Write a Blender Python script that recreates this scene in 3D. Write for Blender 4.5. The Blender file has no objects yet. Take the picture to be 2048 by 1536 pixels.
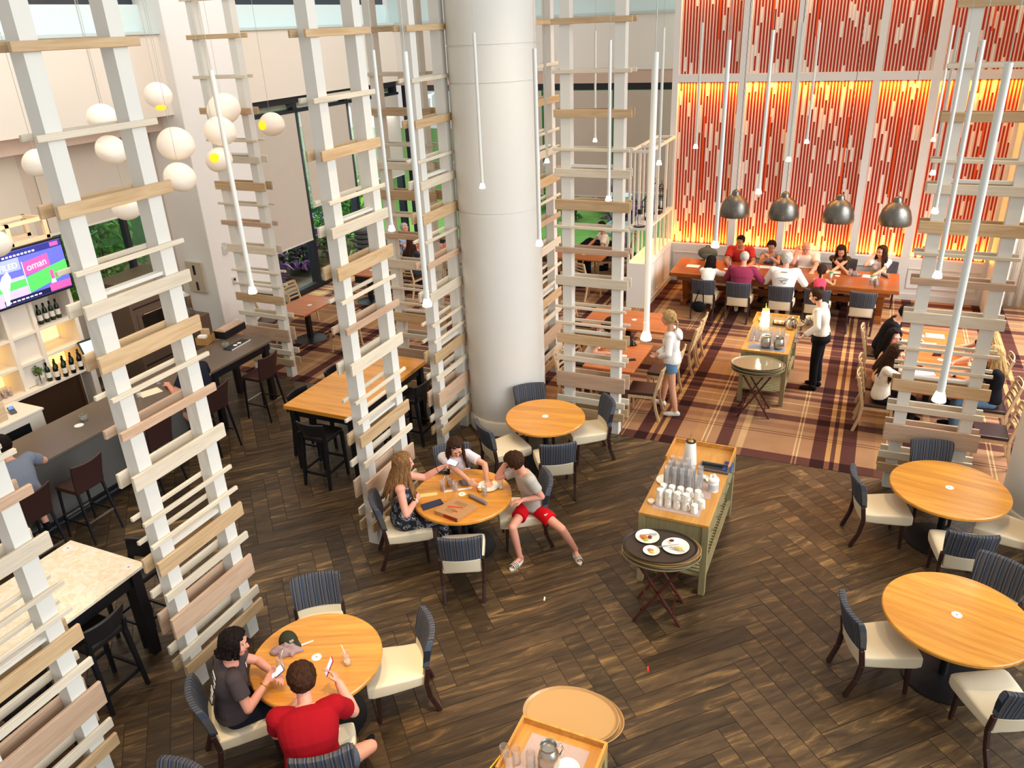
import bpy, bmesh, math, random
from mathutils import Vector, Matrix, Euler
random.seed(7)
SC = bpy.context.scene
COL = SC.collection
PI = math.pi
V = Vector
def R(d): return math.radians(d)

# ------------------------------------------------------------------ camera
FPX = 1570.0
H = 5.8
RM = Matrix(((0.91315863, 0.13651161, -0.38406497), (0.4056152, -0.39731031, 0.82317728), (-0.04021972, -0.90747402, -0.41817852)))
def P(px, py, z=0.0):
    """point at height z seen at a pixel of the 2048 x 1536 photograph"""
    v = RM @ V((px - 1024.0, py - 768.0, FPX)); t = (z - H) / v.z
    return V((v.x * t, v.y * t, z))
def PY(px, py, y):
    v = RM @ V((px - 1024.0, py - 768.0, FPX)); t = y / v.y
    return V((v.x * t, y, H + v.z * t))
def PX(px, py, x):
    v = RM @ V((px - 1024.0, py - 768.0, FPX)); t = x / v.x
    return V((x, v.y * t, H + v.z * t))
cam = bpy.data.cameras.new('camera'); cam_o = bpy.data.objects.new('camera', cam); COL.objects.link(cam_o)
cam.sensor_width = 36.0; cam.lens = FPX / 2048 * 36.0; cam.clip_end = 200
rx, dn, fw = RM.col[0], RM.col[1], RM.col[2]
cam_o.matrix_world = Matrix(((rx.x, -dn.x, -fw.x, 0), (rx.y, -dn.y, -fw.y, 0), (rx.z, -dn.z, -fw.z, H), (0, 0, 0, 1)))
SC.camera = cam_o
SC.view_settings.view_transform = 'Standard'; SC.view_settings.look = 'None'; SC.view_settings.gamma = 1.0
SC.view_settings.use_curve_mapping = False
SC.view_settings.exposure = 0.0
SC.cycles.max_bounces = 6; SC.cycles.diffuse_bounces = 3; SC.cycles.glossy_bounces = 2
SC.cycles.transmission_bounces = 4; SC.cycles.transparent_max_bounces = 16
SC.cycles.use_denoising = True
SC.cycles.sample_clamp_indirect = 6.0
SC.cycles.caustics_reflective = False; SC.cycles.caustics_refractive = False

# ------------------------------------------------------------------ materials
def lin(h):
    h = h.lstrip('#'); c = [int(h[i:i + 2], 16) / 255 for i in (0, 2, 4)]
    return tuple(x / 12.92 if x <= 0.04045 else ((x + 0.055) / 1.055) ** 2.4 for x in c) + (1.0,)
MATS = {}
def mat(name, col, rough=0.6, metal=0.0, spec=0.4, emit=None, estr=1.0, noise=0.0, nscale=8.0, bump=0.0, bscale=60.0, coat=0.0):
    if name in MATS: return MATS[name]
    m = bpy.data.materials.new(name); m.use_nodes = True; n = m.node_tree; b = n.nodes['Principled BSDF']
    c = lin(col); b.inputs['Base Color'].default_value = c
    b.inputs['Roughness'].default_value = rough; b.inputs['Metallic'].default_value = metal
    b.inputs['Specular IOR Level'].default_value = spec; b.inputs['Coat Weight'].default_value = coat
    if emit:
        b.inputs['Emission Color'].default_value = lin(emit); b.inputs['Emission Strength'].default_value = estr
    if noise or bump:
        tc = n.nodes.new('ShaderNodeTexCoord')
    if noise:
        nz = n.nodes.new('ShaderNodeTexNoise'); nz.inputs['Scale'].default_value = nscale; nz.inputs['Detail'].default_value = 5
        n.links.new(tc.outputs['Object'], nz.inputs['Vector'])
        mx = n.nodes.new('ShaderNodeMix'); mx.data_type = 'RGBA'
        mx.inputs[6].default_value = tuple(max(0, x * (1 - noise)) for x in c[:3]) + (1,)
        mx.inputs[7].default_value = tuple(min(1, x * (1 + noise)) for x in c[:3]) + (1,)
        n.links.new(nz.outputs['Fac'], mx.inputs[0]); n.links.new(mx.outputs[2], b.inputs['Base Color'])
    if bump:
        nb = n.nodes.new('ShaderNodeTexNoise'); nb.inputs['Scale'].default_value = bscale; nb.inputs['Detail'].default_value = 3
        n.links.new(tc.outputs['Object'], nb.inputs['Vector'])
        bp = n.nodes.new('ShaderNodeBump'); bp.inputs['Strength'].default_value = bump; bp.inputs['Distance'].default_value = 0.01
        n.links.new(nb.outputs['Fac'], bp.inputs['Height']); n.links.new(bp.outputs['Normal'], b.inputs['Normal'])
    MATS[name] = m
    return m
def wood(name, c1, c2, axis=0, scale=1.0, rough=0.45, var=0.12, coat=0.0, planks=0.0):
    """grain running along one object axis, tone shifted a little from object to object"""
    if name in MATS: return MATS[name]
    m = bpy.data.materials.new(name); m.use_nodes = True; n = m.node_tree; b = n.nodes['Principled BSDF']
    tc = n.nodes.new('ShaderNodeTexCoord'); oi = n.nodes.new('ShaderNodeObjectInfo')
    mp = n.nodes.new('ShaderNodeMapping'); s = [14.0 * scale] * 3; s[axis] = 1.1 * scale; mp.inputs['Scale'].default_value = s
    cmb = n.nodes.new('ShaderNodeCombineXYZ'); mu = n.nodes.new('ShaderNodeMath'); mu.operation = 'MULTIPLY'; mu.inputs[1].default_value = 37.0
    n.links.new(oi.outputs['Random'], mu.inputs[0])
    for i in range(3): n.links.new(mu.outputs[0], cmb.inputs[i])
    ad = n.nodes.new('ShaderNodeVectorMath'); ad.operation = 'ADD'
    n.links.new(tc.outputs['Object'], mp.inputs['Vector']); n.links.new(mp.outputs['Vector'], ad.inputs[0]); n.links.new(cmb.outputs[0], ad.inputs[1])
    nz = n.nodes.new('ShaderNodeTexNoise'); nz.inputs['Scale'].default_value = 1.0; nz.inputs['Detail'].default_value = 8; nz.inputs['Roughness'].default_value = 0.62; nz.inputs['Distortion'].default_value = 0.9
    n.links.new(ad.outputs[0], nz.inputs['Vector'])
    cr = n.nodes.new('ShaderNodeValToRGB'); cr.color_ramp.elements[0].position = 0.33; cr.color_ramp.elements[1].position = 0.66
    cr.color_ramp.elements[0].color = lin(c1); cr.color_ramp.elements[1].color = lin(c2)
    n.links.new(nz.outputs['Fac'], cr.inputs['Fac'])
    hs = n.nodes.new('ShaderNodeHueSaturation'); mr = n.nodes.new('ShaderNodeMapRange')
    mr.inputs['To Min'].default_value = 1 - var; mr.inputs['To Max'].default_value = 1 + var
    n.links.new(oi.outputs['Random'], mr.inputs['Value']); n.links.new(mr.outputs[0], hs.inputs['Value'])
    n.links.new(cr.outputs['Color'], hs.inputs['Color'])
    last = hs.outputs['Color']
    if planks:                                   # wide glued staves across the grain
        sx = n.nodes.new('ShaderNodeSeparateXYZ'); n.links.new(tc.outputs['Object'], sx.inputs[0])
        mm = n.nodes.new('ShaderNodeMath'); mm.operation = 'DIVIDE'; mm.inputs[1].default_value = planks
        n.links.new(sx.outputs[1 - axis], mm.inputs[0])
        fl = n.nodes.new('ShaderNodeMath'); fl.operation = 'FLOOR'; n.links.new(mm.outputs[0], fl.inputs[0])
        wn = n.nodes.new('ShaderNodeTexWhiteNoise'); wn.noise_dimensions = '1D'; n.links.new(fl.outputs[0], wn.inputs['W'])
        m2 = n.nodes.new('ShaderNodeMapRange'); m2.inputs['To Min'].default_value = 0.86; m2.inputs['To Max'].default_value = 1.1
        n.links.new(wn.outputs['Value'], m2.inputs['Value'])
        h2 = n.nodes.new('ShaderNodeHueSaturation'); n.links.new(m2.outputs[0], h2.inputs['Value']); n.links.new(last, h2.inputs['Color']); last = h2.outputs['Color']
    n.links.new(last, b.inputs['Base Color'])
    b.inputs['Roughness'].default_value = rough; b.inputs['Coat Weight'].default_value = coat; b.inputs['Coat Roughness'].default_value = 0.12
    MATS[name] = m
    return m
def striped(name, cols, axis, period, noise=0.0, rough=0.85):
    """woven stripes across one object axis"""
    if name in MATS: return MATS[name]
    m = bpy.data.materials.new(name); m.use_nodes = True; n = m.node_tree; b = n.nodes['Principled BSDF']
    tc = n.nodes.new('ShaderNodeTexCoord'); sx = n.nodes.new('ShaderNodeSeparateXYZ')
    n.links.new(tc.outputs['Object'], sx.inputs[0])
    nz = n.nodes.new('ShaderNodeTexNoise'); nz.inputs['Scale'].default_value = 22
    n.links.new(tc.outputs['Object'], nz.inputs['Vector'])
    ma = n.nodes.new('ShaderNodeMath'); ma.operation = 'MULTIPLY_ADD'; ma.inputs[1].default_value = noise
    n.links.new(nz.outputs['Fac'], ma.inputs[0]); n.links.new(sx.outputs[axis], ma.inputs[2])
    dv = n.nodes.new('ShaderNodeMath'); dv.operation = 'DIVIDE'; dv.inputs[1].default_value = period
    n.links.new(ma.outputs[0], dv.inputs[0])
    fr = n.nodes.new('ShaderNodeMath'); fr.operation = 'FRACT'; n.links.new(dv.outputs[0], fr.inputs[0])
    cr = n.nodes.new('ShaderNodeValToRGB'); cr.color_ramp.interpolation = 'CONSTANT'
    els = cr.color_ramp.elements
    while len(els) < len(cols): els.new(0.5)
    for e, (p, c) in zip(els, cols): e.position = p
    for e, (p, c) in zip(els, cols): e.color = lin(c)
    n.links.new(fr.outputs[0], cr.inputs['Fac']); n.links.new(cr.outputs['Color'], b.inputs['Base Color'])
    b.inputs['Roughness'].default_value = rough; b.inputs['Specular IOR Level'].default_value = 0.2
    MATS[name] = m
    return m
def glassy(name, tint='#ffffff', gloss=0.14, rough=0.03, haze=0.0):
    if name in MATS: return MATS[name]
    m = bpy.data.materials.new(name); m.use_nodes = True; n = m.node_tree
    for x in list(n.nodes): n.nodes.remove(x)
    o = n.nodes.new('ShaderNodeOutputMaterial'); mx = n.nodes.new('ShaderNodeMixShader'); t = n.nodes.new('ShaderNodeBsdfTransparent'); g = n.nodes.new('ShaderNodeBsdfGlossy')
    t.inputs['Color'].default_value = lin(tint); g.inputs['Roughness'].default_value = rough
    lw = n.nodes.new('ShaderNodeLayerWeight'); lw.inputs['Blend'].default_value = 0.35
    mr = n.nodes.new('ShaderNodeMapRange'); mr.inputs['To Min'].default_value = gloss * 0.35; mr.inputs['To Max'].default_value = min(1, gloss * 4)
    n.links.new(lw.outputs['Facing'], mr.inputs['Value']); n.links.new(mr.outputs[0], mx.inputs['Fac'])
    df = n.nodes.new('ShaderNodeBsdfDiffuse'); df.inputs['Color'].default_value = lin(tint); m2 = n.nodes.new('ShaderNodeMixShader'); m2.inputs['Fac'].default_value = haze
    n.links.new(t.outputs[0], m2.inputs[1]); n.links.new(df.outputs[0], m2.inputs[2])
    n.links.new(m2.outputs[0], mx.inputs[1]); n.links.new(g.outputs[0], mx.inputs[2]); n.links.new(mx.outputs[0], o.inputs['Surface'])
    MATS[name] = m
    return m

# ------------------------------------------------------------------ mesh builder
class MB:
    def __init__(self): self.v = []; self.f = []; self.mi = []; self.cur = 0
    def add(self, vs, fs):
        o = len(self.v); self.v += [tuple(x) for x in vs]; self.f += [tuple(i + o for i in f) for f in fs]; self.mi += [self.cur] * len(fs)
        return self
    def m(self, i): self.cur = i; return self
    def box(self, x0, x1, y0, y1, z0, z1):
        return self.add([(x0, y0, z0), (x1, y0, z0), (x1, y1, z0), (x0, y1, z0), (x0, y0, z1), (x1, y0, z1), (x1, y1, z1), (x0, y1, z1)],
            [(0, 3, 2, 1), (4, 5, 6, 7), (0, 1, 5, 4), (1, 2, 6, 5), (2, 3, 7, 6), (3, 0, 4, 7)])
    def cbox(self, c, s, rot=None):
        c = V(c); h = V(s) / 2; M = rot.to_matrix() if isinstance(rot, Euler) else (rot or Matrix.Identity(3))
        vs = [c + M @ V((sx * h.x, sy * h.y, sz * h.z)) for sz in (-1, 1) for sx, sy in ((-1, -1), (1, -1), (1, 1), (-1, 1))]
        return self.add(vs, [(0, 3, 2, 1), (4, 5, 6, 7), (0, 1, 5, 4), (1, 2, 6, 5), (2, 3, 7, 6), (3, 0, 4, 7)])
    def bar(self, a, b, w, d, up=(0, 0, 1), w2=None, d2=None):
        """rectangular bar from a to b, w across, d the other way, optionally tapering"""
        a, b = V(a), V(b); z = (b - a).normalized(); up = V(up)
        if abs(z.dot(up)) > 0.98: up = V((0, 1, 0))
        x = z.cross(up).normalized(); y = x.cross(z)
        w2 = w if w2 is None else w2; d2 = d if d2 is None else d2
        vs = []
        for p, ww, dd in ((a, w, d), (b, w2, d2)):
            for sx, sy in ((-1, -1), (1, -1), (1, 1), (-1, 1)): vs.append(p + x * sx * ww / 2 + y * sy * dd / 2)
        return self.add(vs, [(0, 1, 2, 3), (7, 6, 5, 4), (4, 5, 1, 0), (5, 6, 2, 1), (6, 7, 3, 2), (7, 4, 0, 3)])
    def lathe(self, prof, seg=24, c=(0, 0, 0), sx=1.0, sy=1.0, M=None):
        """prof: (r, z) pairs from bottom to top; open ends with r > 0 are capped"""
        c = V(c); vs = []; fs = []; k = len(prof)
        for r, z in prof:
            for i in range(seg):
                a = 2 * PI * i / seg; p = V((r * math.cos(a) * sx, r * math.sin(a) * sy, z)); vs.append(c + (M @ p if M else p))
        for j in range(k - 1):
            for i in range(seg):
                i2 = (i + 1) % seg; fs.append((j * seg + i, j * seg + i2, (j + 1) * seg + i2, (j + 1) * seg + i))
        fs.append(tuple(range(seg - 1, -1, -1))); fs.append(tuple((k - 1) * seg + i for i in range(seg)))
        return self.add(vs, fs)
    def cyl(self, a, b, r, r2=None, seg=12):
        a, b = V(a), V(b); r2 = r if r2 is None else r2; z = b - a; L = z.length
        q = z.to_track_quat('Z', 'Y').to_matrix()
        return self.lathe([(r, 0), (r2, L)], seg, a, M=q)
    def tube(self, pts, r, seg=8, closed=False):
        pts = [V(p) for p in pts]; n = len(pts); rr = r if isinstance(r, (list, tuple)) else [r] * n
        vs = []; fs = []; up = V((0, 0, 1)); prev = None
        for i, p in enumerate(pts):
            if closed: t = (pts[(i + 1) % n] - pts[i - 1]).normalized()
            else: t = (pts[min(i + 1, n - 1)] - pts[max(i - 1, 0)]).normalized()
            if prev is None:
                x = t.cross(up if abs(t.z) < 0.95 else V((0, 1, 0))).normalized()
            else:
                x = (prev - t * prev.dot(t)).normalized()
            prev = x; y = t.cross(x)
            for k in range(seg):
                a = 2 * PI * k / seg; vs.append(p + (x * math.cos(a) + y * math.sin(a)) * rr[i])
        for i in range(n if closed else n - 1):
            j = (i + 1) % n
            for k in range(seg):
                k2 = (k + 1) % seg; fs.append((i * seg + k, i * seg + k2, j * seg + k2, j * seg + k))
        if not closed:
            fs.append(tuple(range(seg - 1, -1, -1))); fs.append(tuple((n - 1) * seg + k for k in range(seg)))
        return self.add(vs, fs)
    def ball(self, c, r, seg=14, rings=9, M=None):
        r = V((r, r, r)) if isinstance(r, (int, float)) else V(r); c = V(c); vs = []; fs = []
        def pt(p): q = V((p.x * r.x, p.y * r.y, p.z * r.z)); return c + (M @ q if M else q)
        vs.append(pt(V((0, 0, -1))))
        for j in range(1, rings):
            t = -PI / 2 + PI * j / rings
            for i in range(seg):
                a = 2 * PI * i / seg; vs.append(pt(V((math.cos(a) * math.cos(t), math.sin(a) * math.cos(t), math.sin(t)))))
        vs.append(pt(V((0, 0, 1)))); top = len(vs) - 1
        for i in range(seg):
            i2 = (i + 1) % seg; fs.append((0, 1 + i2, 1 + i)); fs.append((top, 1 + (rings - 2) * seg + i, 1 + (rings - 2) * seg + i2))
        for j in range(rings - 2):
            for i in range(seg):
                i2 = (i + 1) % seg; o = 1 + j * seg; fs.append((o + i, o + i2, o + seg + i2, o + seg + i))
        return self.add(vs, fs)
    def cap(self, a, b, ra, rb=None, seg=12):
        """capsule with two radii"""
        a, b = V(a), V(b); rb = ra if rb is None else rb; d = b - a; L = d.length
        if L < 1e-5: return self.ball(a, max(ra, rb))
        q = d.to_track_quat('Z', 'Y').to_matrix(); prof = []
        for j in range(5):
            t = -PI / 2 + PI / 2 * j / 4; prof.append((max(1e-4, ra * math.cos(t)), ra * math.sin(t)))
        for j in range(5):
            t = PI / 2 * j / 4; prof.append((max(1e-4, rb * math.cos(t)), L + rb * math.sin(t)))
        return self.lathe(prof, seg, a, M=q)
    def loft(self, rings, seg=18, sup=2.0):
        """rings: (centre, axis u, axis v, half u, half v)"""
        vs = []; fs = []; k = len(rings)
        for c, u, v, a, b in rings:
            for i in range(seg):
                t = 2 * PI * i / seg; cx, cy = math.cos(t), math.sin(t); e = 2.0 / sup
                vs.append(V(c) + V(u) * a * math.copysign(abs(cx) ** e, cx) + V(v) * b * math.copysign(abs(cy) ** e, cy))
        for j in range(k - 1):
            for i in range(seg):
                i2 = (i + 1) % seg; fs.append((j * seg + i, j * seg + i2, (j + 1) * seg + i2, (j + 1) * seg + i))
        fs.append(tuple(range(seg - 1, -1, -1))); fs.append(tuple((k - 1) * seg + i for i in range(seg)))
        return self.add(vs, fs)
    def prism(self, poly, z0, z1):
        n = len(poly); vs = [(x, y, z0) for x, y in poly] + [(x, y, z1) for x, y in poly]
        fs = [tuple(range(n - 1, -1, -1)), tuple(range(n, 2 * n))] + [(i, (i + 1) % n, n + (i + 1) % n, n + i) for i in range(n)]
        return self.add(vs, fs)
    def mesh(self, name, mats, smooth=False):
        me = bpy.data.meshes.new(name); me.from_pydata(self.v, [], self.f)
        for x in (mats if isinstance(mats, (list, tuple)) else [mats]): me.materials.append(x)
        me.polygons.foreach_set('material_index', self.mi)
        if smooth is True: me.polygons.foreach_set('use_smooth', [True] * len(me.polygons))
        me.validate(); me.update()
        if smooth == 'auto' or (smooth and smooth is not True): me.shade_auto = None if False else None
        return me
    def build(self, name, mats, parent=None, smooth=False, bevel=0.0, subsurf=0, auto=False, segs=2):
        me = self.mesh(name, mats, smooth)
        bm = bmesh.new(); bm.from_mesh(me); bmesh.ops.recalc_face_normals(bm, faces=bm.faces)
        if auto:
            for e in bm.edges:
                if len(e.link_faces) == 2 and e.calc_face_angle(0) > R(38): e.smooth = False
            for f in bm.faces: f.smooth = True
        bm.to_mesh(me); bm.free()
        o = bpy.data.objects.new(name, me); COL.objects.link(o)
        if parent: o.parent = parent
        if bevel:
            md = o.modifiers.new('Bevel', 'BEVEL'); md.width = bevel; md.segments = segs; md.limit_method = 'ANGLE'; md.angle_limit = R(40)
        if subsurf:
            md = o.modifiers.new('Subdivision', 'SUBSURF'); md.levels = subsurf; md.render_levels = subsurf
        return o

def tag(o, label, cat, group=None, kind=None):
    if label: o['label'] = label
    if cat: o['category'] = cat
    if group: o['group'] = group
    if kind: o['kind'] = kind
    return o
def struct(o): o['kind'] = 'structure'; return o
def thing(name, label, cat, loc=(0, 0, 0), rz=0.0, group=None):
    o = bpy.data.objects.new(name, None); COL.objects.link(o); o.empty_display_size = 0.1
    o.location = loc; o.rotation_euler = (0, 0, rz)
    return tag(o, label, cat, group)
KIDS = {}
def kids(o):
    return [c for c in bpy.data.objects if c.parent == o]
def dup(root, label, loc, rz=0.0, group=None, kc=None):
    """a copy of a thing with copies of its parts and sub-parts"""
    r = root.copy(); COL.objects.link(r); r.location = loc; r.rotation_euler = (0, 0, rz); r['label'] = label
    if group: r['group'] = group
    for c in KIDS.setdefault(root.name, kids(root)):
        d = c.copy(); COL.objects.link(d); d.parent = r
        for g in KIDS.setdefault(c.name, kids(c)):
            e = g.copy(); COL.objects.link(e); e.parent = d
    return r
class Proto:
    """builds a thing the first time it is placed and copies it afterwards"""
    def __init__(self, make): self.make = make; self.o = None
    def __call__(self, label, loc, rz=0.0, group=None):
        if self.o is None:
            self.o = self.make(); self.o.location = loc; self.o.rotation_euler = (0, 0, rz); self.o['label'] = label
            if group: self.o['group'] = group
            return self.o
        return dup(self.o, label, loc, rz, group)
def text(name, s, size, m, parent, loc, rot=(0, 0, 0), ext=0.0008):
    cu = bpy.data.curves.new(name, 'FONT'); cu.body = s; cu.size = size; cu.extrude = ext; cu.align_x = 'CENTER'; cu.align_y = 'CENTER'
    t = bpy.data.objects.new(name, cu); COL.objects.link(t); dg = bpy.context.evaluated_depsgraph_get(); dg.update()
    me = bpy.data.meshes.new_from_object(t.evaluated_get(dg)); bpy.data.objects.remove(t); bpy.data.curves.remove(cu)
    me.materials.clear(); me.materials.append(m)
    o = bpy.data.objects.new(name, me); COL.objects.link(o); o.parent = parent; o.location = loc; o.rotation_euler = rot
    return o

# shared materials
M_WHITE = mat('white_paint', '#dedbd2', 0.5)
M_WALLW = mat('wall_paint', '#f6f2ea', 0.8)
M_CREAM = mat('cream_paint', '#f1e4d4', 0.8)
M_BLACK = mat('black_metal', '#15151a', 0.4)
M_DARKW = wood('dark_wood', '#2a1512', '#3a1f1a', 2, 1.0, 0.4)
M_SLATL = wood('ash_light', '#cdbfa8', '#ded2bd', 0, 1.6, 0.6, 0.06)
M_SLATM = wood('oak_natural', '#b4936a', '#cbae87', 0, 1.6, 0.55, 0.10)
M_SLATP = wood('oak_pinkish', '#b6957a', '#cbac91', 0, 1.6, 0.55, 0.08)
M_ORANGE = wood('honey_oak', '#cc8228', '#e6a241', 0, 1.0, 0.32, 0.04, 0.25, 0.14)
M_CHERRY = wood('cherry_top', '#b5602c', '#cd7a40', 0, 0.8, 0.3, 0.06, 0.3, 0.12)
M_LONG = wood('long_table_wood', '#7d4218', '#a05a26', 0, 0.7, 0.3, 0.02, 0.25, 0.16)
M_LIGHTW = wood('beech', '#c2a178', '#d4b58c', 2, 1.2, 0.5, 0.05)
M_CARTW = wood('cart_oak', '#b98038', '#d09a50', 1, 1.0, 0.4, 0.04)
M_CARTG = wood('cart_frame', '#8c8058', '#a0926a', 2, 1.0, 0.5, 0.04)
M_SEATC = mat('cream_vinyl', '#e6d8ba', 0.45, noise=0.05, nscale=5)
M_LEATHER = mat('brown_leather', '#3a2320', 0.35)
M_BLEATH = mat('black_leather', '#1d1a1b', 0.38)
M_STRIPE = striped('striped_weave', [(0.0, '#3a3f4a'), (0.10, '#5a616e'), (0.17, '#2b2e37'), (0.26, '#565a62'), (0.36, '#544d49'), (0.5, '#3a3d47'), (0.6, '#666d7c'), (0.66, '#33363f'), (0.78, '#575350'), (0.9, '#454a57')], 0, 0.13, 0.008)
M_STEEL = mat('steel', '#c9c9c6', 0.22, 1.0)
M_GLASS = glassy('clear_glass', '#ffffff', 0.13, haze=0.10)
M_PANE = glassy('window_glass', '#eef6f4', 0.06)
M_CHINA = mat('white_china', '#f6f2e6', 0.3)
M_PAPER = mat('paper', '#f4efe6', 0.8)
M_PHONE = mat('phone_black', '#0e1014', 0.2)
M_SCREEN = mat('phone_screen', '#c8d0f0', 0.2, emit='#c4ccf4', estr=0.9)
M_NAPKIN = mat('grey_napkin', '#837a78', 0.9, bump=0.4, bscale=40)
M_LILAC = mat('lilac_cloth', '#b9a29b', 0.95, bump=0.5, bscale=30)
M_LAMPLED = mat('warm_led', '#ffffff', 0.5, emit='#ffe2b0', estr=22.0)
# ------------------------------------------------------------------ floor of herringbone planks
def herringbone():
    W, L = 0.2, 1.2; bm_v = []; bm_f = []; cols = []
    mb = MB(); shades = []
    c, s = math.cos(R(45)), math.sin(R(45))
    x0, x1, y0, y1 = -13.0, 5.5, 0.0, 10.25
    n = int(L / W)
    out = []
    for i in range(-110, 110):
        for q in range(-10, 11):
            o2 = 2 * L * q
            out.append((i * W, i * W + o2, i * W + L, i * W + W + o2, 0))
            out.append((i * W + L, (i + 1) * W - L + o2, i * W + L + W, (i + 1) * W + o2, 1))
    for u0, v0, u1, v1, k in out:
        cu, cv = (u0 + u1) / 2, (v0 + v1) / 2
        X = cu * c - cv * s - 3.0; Y = cu * s + cv * c + 6.0
        if not (x0 - 0.9 < X < x1 + 0.9 and y0 - 0.9 < Y < y1 + 0.9): continue
        poly = []
        g = 0.003
        for u, v in ((u0 + g, v0 + g), (u1 - g, v0 + g), (u1 - g, v1 - g), (u0 + g, v1 - g)):
            poly.append((u * c - v * s - 3.0, u * s + v * c + 6.0))
        # clip to the carpet edge
        def clip(pl, f, inter):
            o = []
            for q in range(len(pl)):
                A, B = pl[q], pl[(q + 1) % len(pl)]
                if f(A): o.append(A)
                if f(A) != f(B): o.append(inter(A, B))
            return o
        poly = clip(poly, lambda p: p[1] <= y1, lambda A, B: (A[0] + (B[0] - A[0]) * (y1 - A[1]) / (B[1] - A[1]), y1))
        if len(poly) < 3: continue
        o = len(mb.v); mb.v += [(p[0], p[1], 0.0) for p in poly]; mb.f.append(tuple(range(o, o + len(poly)))); mb.mi.append(k)
        shades.append(random.random())
    me = mb.mesh('floor', [None])
    me.materials.clear()
    at = me.attributes.new('tone', 'FLOAT', 'FACE'); at.data.foreach_set('value', shades)
    for k in range(2):
        m = bpy.data.materials.new('herringbone_plank'); m.use_nodes = True; n_ = m.node_tree; b = n_.nodes['Principled BSDF']
        tc = n_.nodes.new('ShaderNodeTexCoord'); mp = n_.nodes.new('ShaderNodeMapping'); mp.vector_type = 'TEXTURE'
        mp.inputs['Rotation'].default_value = (0, 0, R(45) if k == 0 else R(135))
        n_.links.new(tc.outputs['Object'], mp.inputs['Vector'])
        at_ = n_.nodes.new('ShaderNodeAttribute'); at_.attribute_name = 'tone'
        mu = n_.nodes.new('ShaderNodeMath'); mu.operation = 'MULTIPLY'; mu.inputs[1].default_value = 91.0; n_.links.new(at_.outputs['Fac'], mu.inputs[0])
        sc = n_.nodes.new('ShaderNodeVectorMath'); sc.operation = 'MULTIPLY'; sc.inputs[1].default_value = (1.3, 9.0, 1.0); n_.links.new(mp.outputs[0], sc.inputs[0])
        cb = n_.nodes.new('ShaderNodeCombineXYZ'); n_.links.new(mu.outputs[0], cb.inputs[0]); n_.links.new(mu.outputs[0], cb.inputs[2])
        ad = n_.nodes.new('ShaderNodeVectorMath'); ad.operation = 'ADD'; n_.links.new(sc.outputs[0], ad.inputs[0]); n_.links.new(cb.outputs[0], ad.inputs[1])
        nz = n_.nodes.new('ShaderNodeTexNoise'); nz.inputs['Scale'].default_value = 1.0; nz.inputs['Detail'].default_value = 9; nz.inputs['Roughness'].default_value = 0.65; nz.inputs['Distortion'].default_value = 1.1
        n_.links.new(ad.outputs[0], nz.inputs['Vector'])
        cr = n_.nodes.new('ShaderNodeValToRGB'); e = cr.color_ramp.elements
        e[0].position = 0.34; e[0].color = lin('#33271a'); e[1].position = 0.76; e[1].color = lin('#947447'); k2 = e.new(0.55); k2.color = lin('#4e3d29')
        n_.links.new(nz.outputs['Fac'], cr.inputs['Fac'])
        mr = n_.nodes.new('ShaderNodeMapRange'); mr.inputs['To Min'].default_value = 0.6; mr.inputs['To Max'].default_value = 1.35; n_.links.new(at_.outputs['Fac'], mr.inputs['Value'])
        hs = n_.nodes.new('ShaderNodeHueSaturation'); n_.links.new(mr.outputs[0], hs.inputs['Value']); n_.links.new(cr.outputs[0], hs.inputs['Color'])
        n_.links.new(hs.outputs[0], b.inputs['Base Color']); b.inputs['Roughness'].default_value = 0.42; b.inputs['Specular IOR Level'].default_value = 0.35
        me.materials.append(m)
    o = bpy.data.objects.new('floor', me); COL.objects.link(o); struct(o)
    # dark bed the planks lie on
    bed = MB().box(-13.2, 5.6, 0.0, 10.25, -0.2, -0.004).build('floor_bed', mat('grout', '#2b221b', 0.9)); struct(bed)
herringbone()

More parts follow.
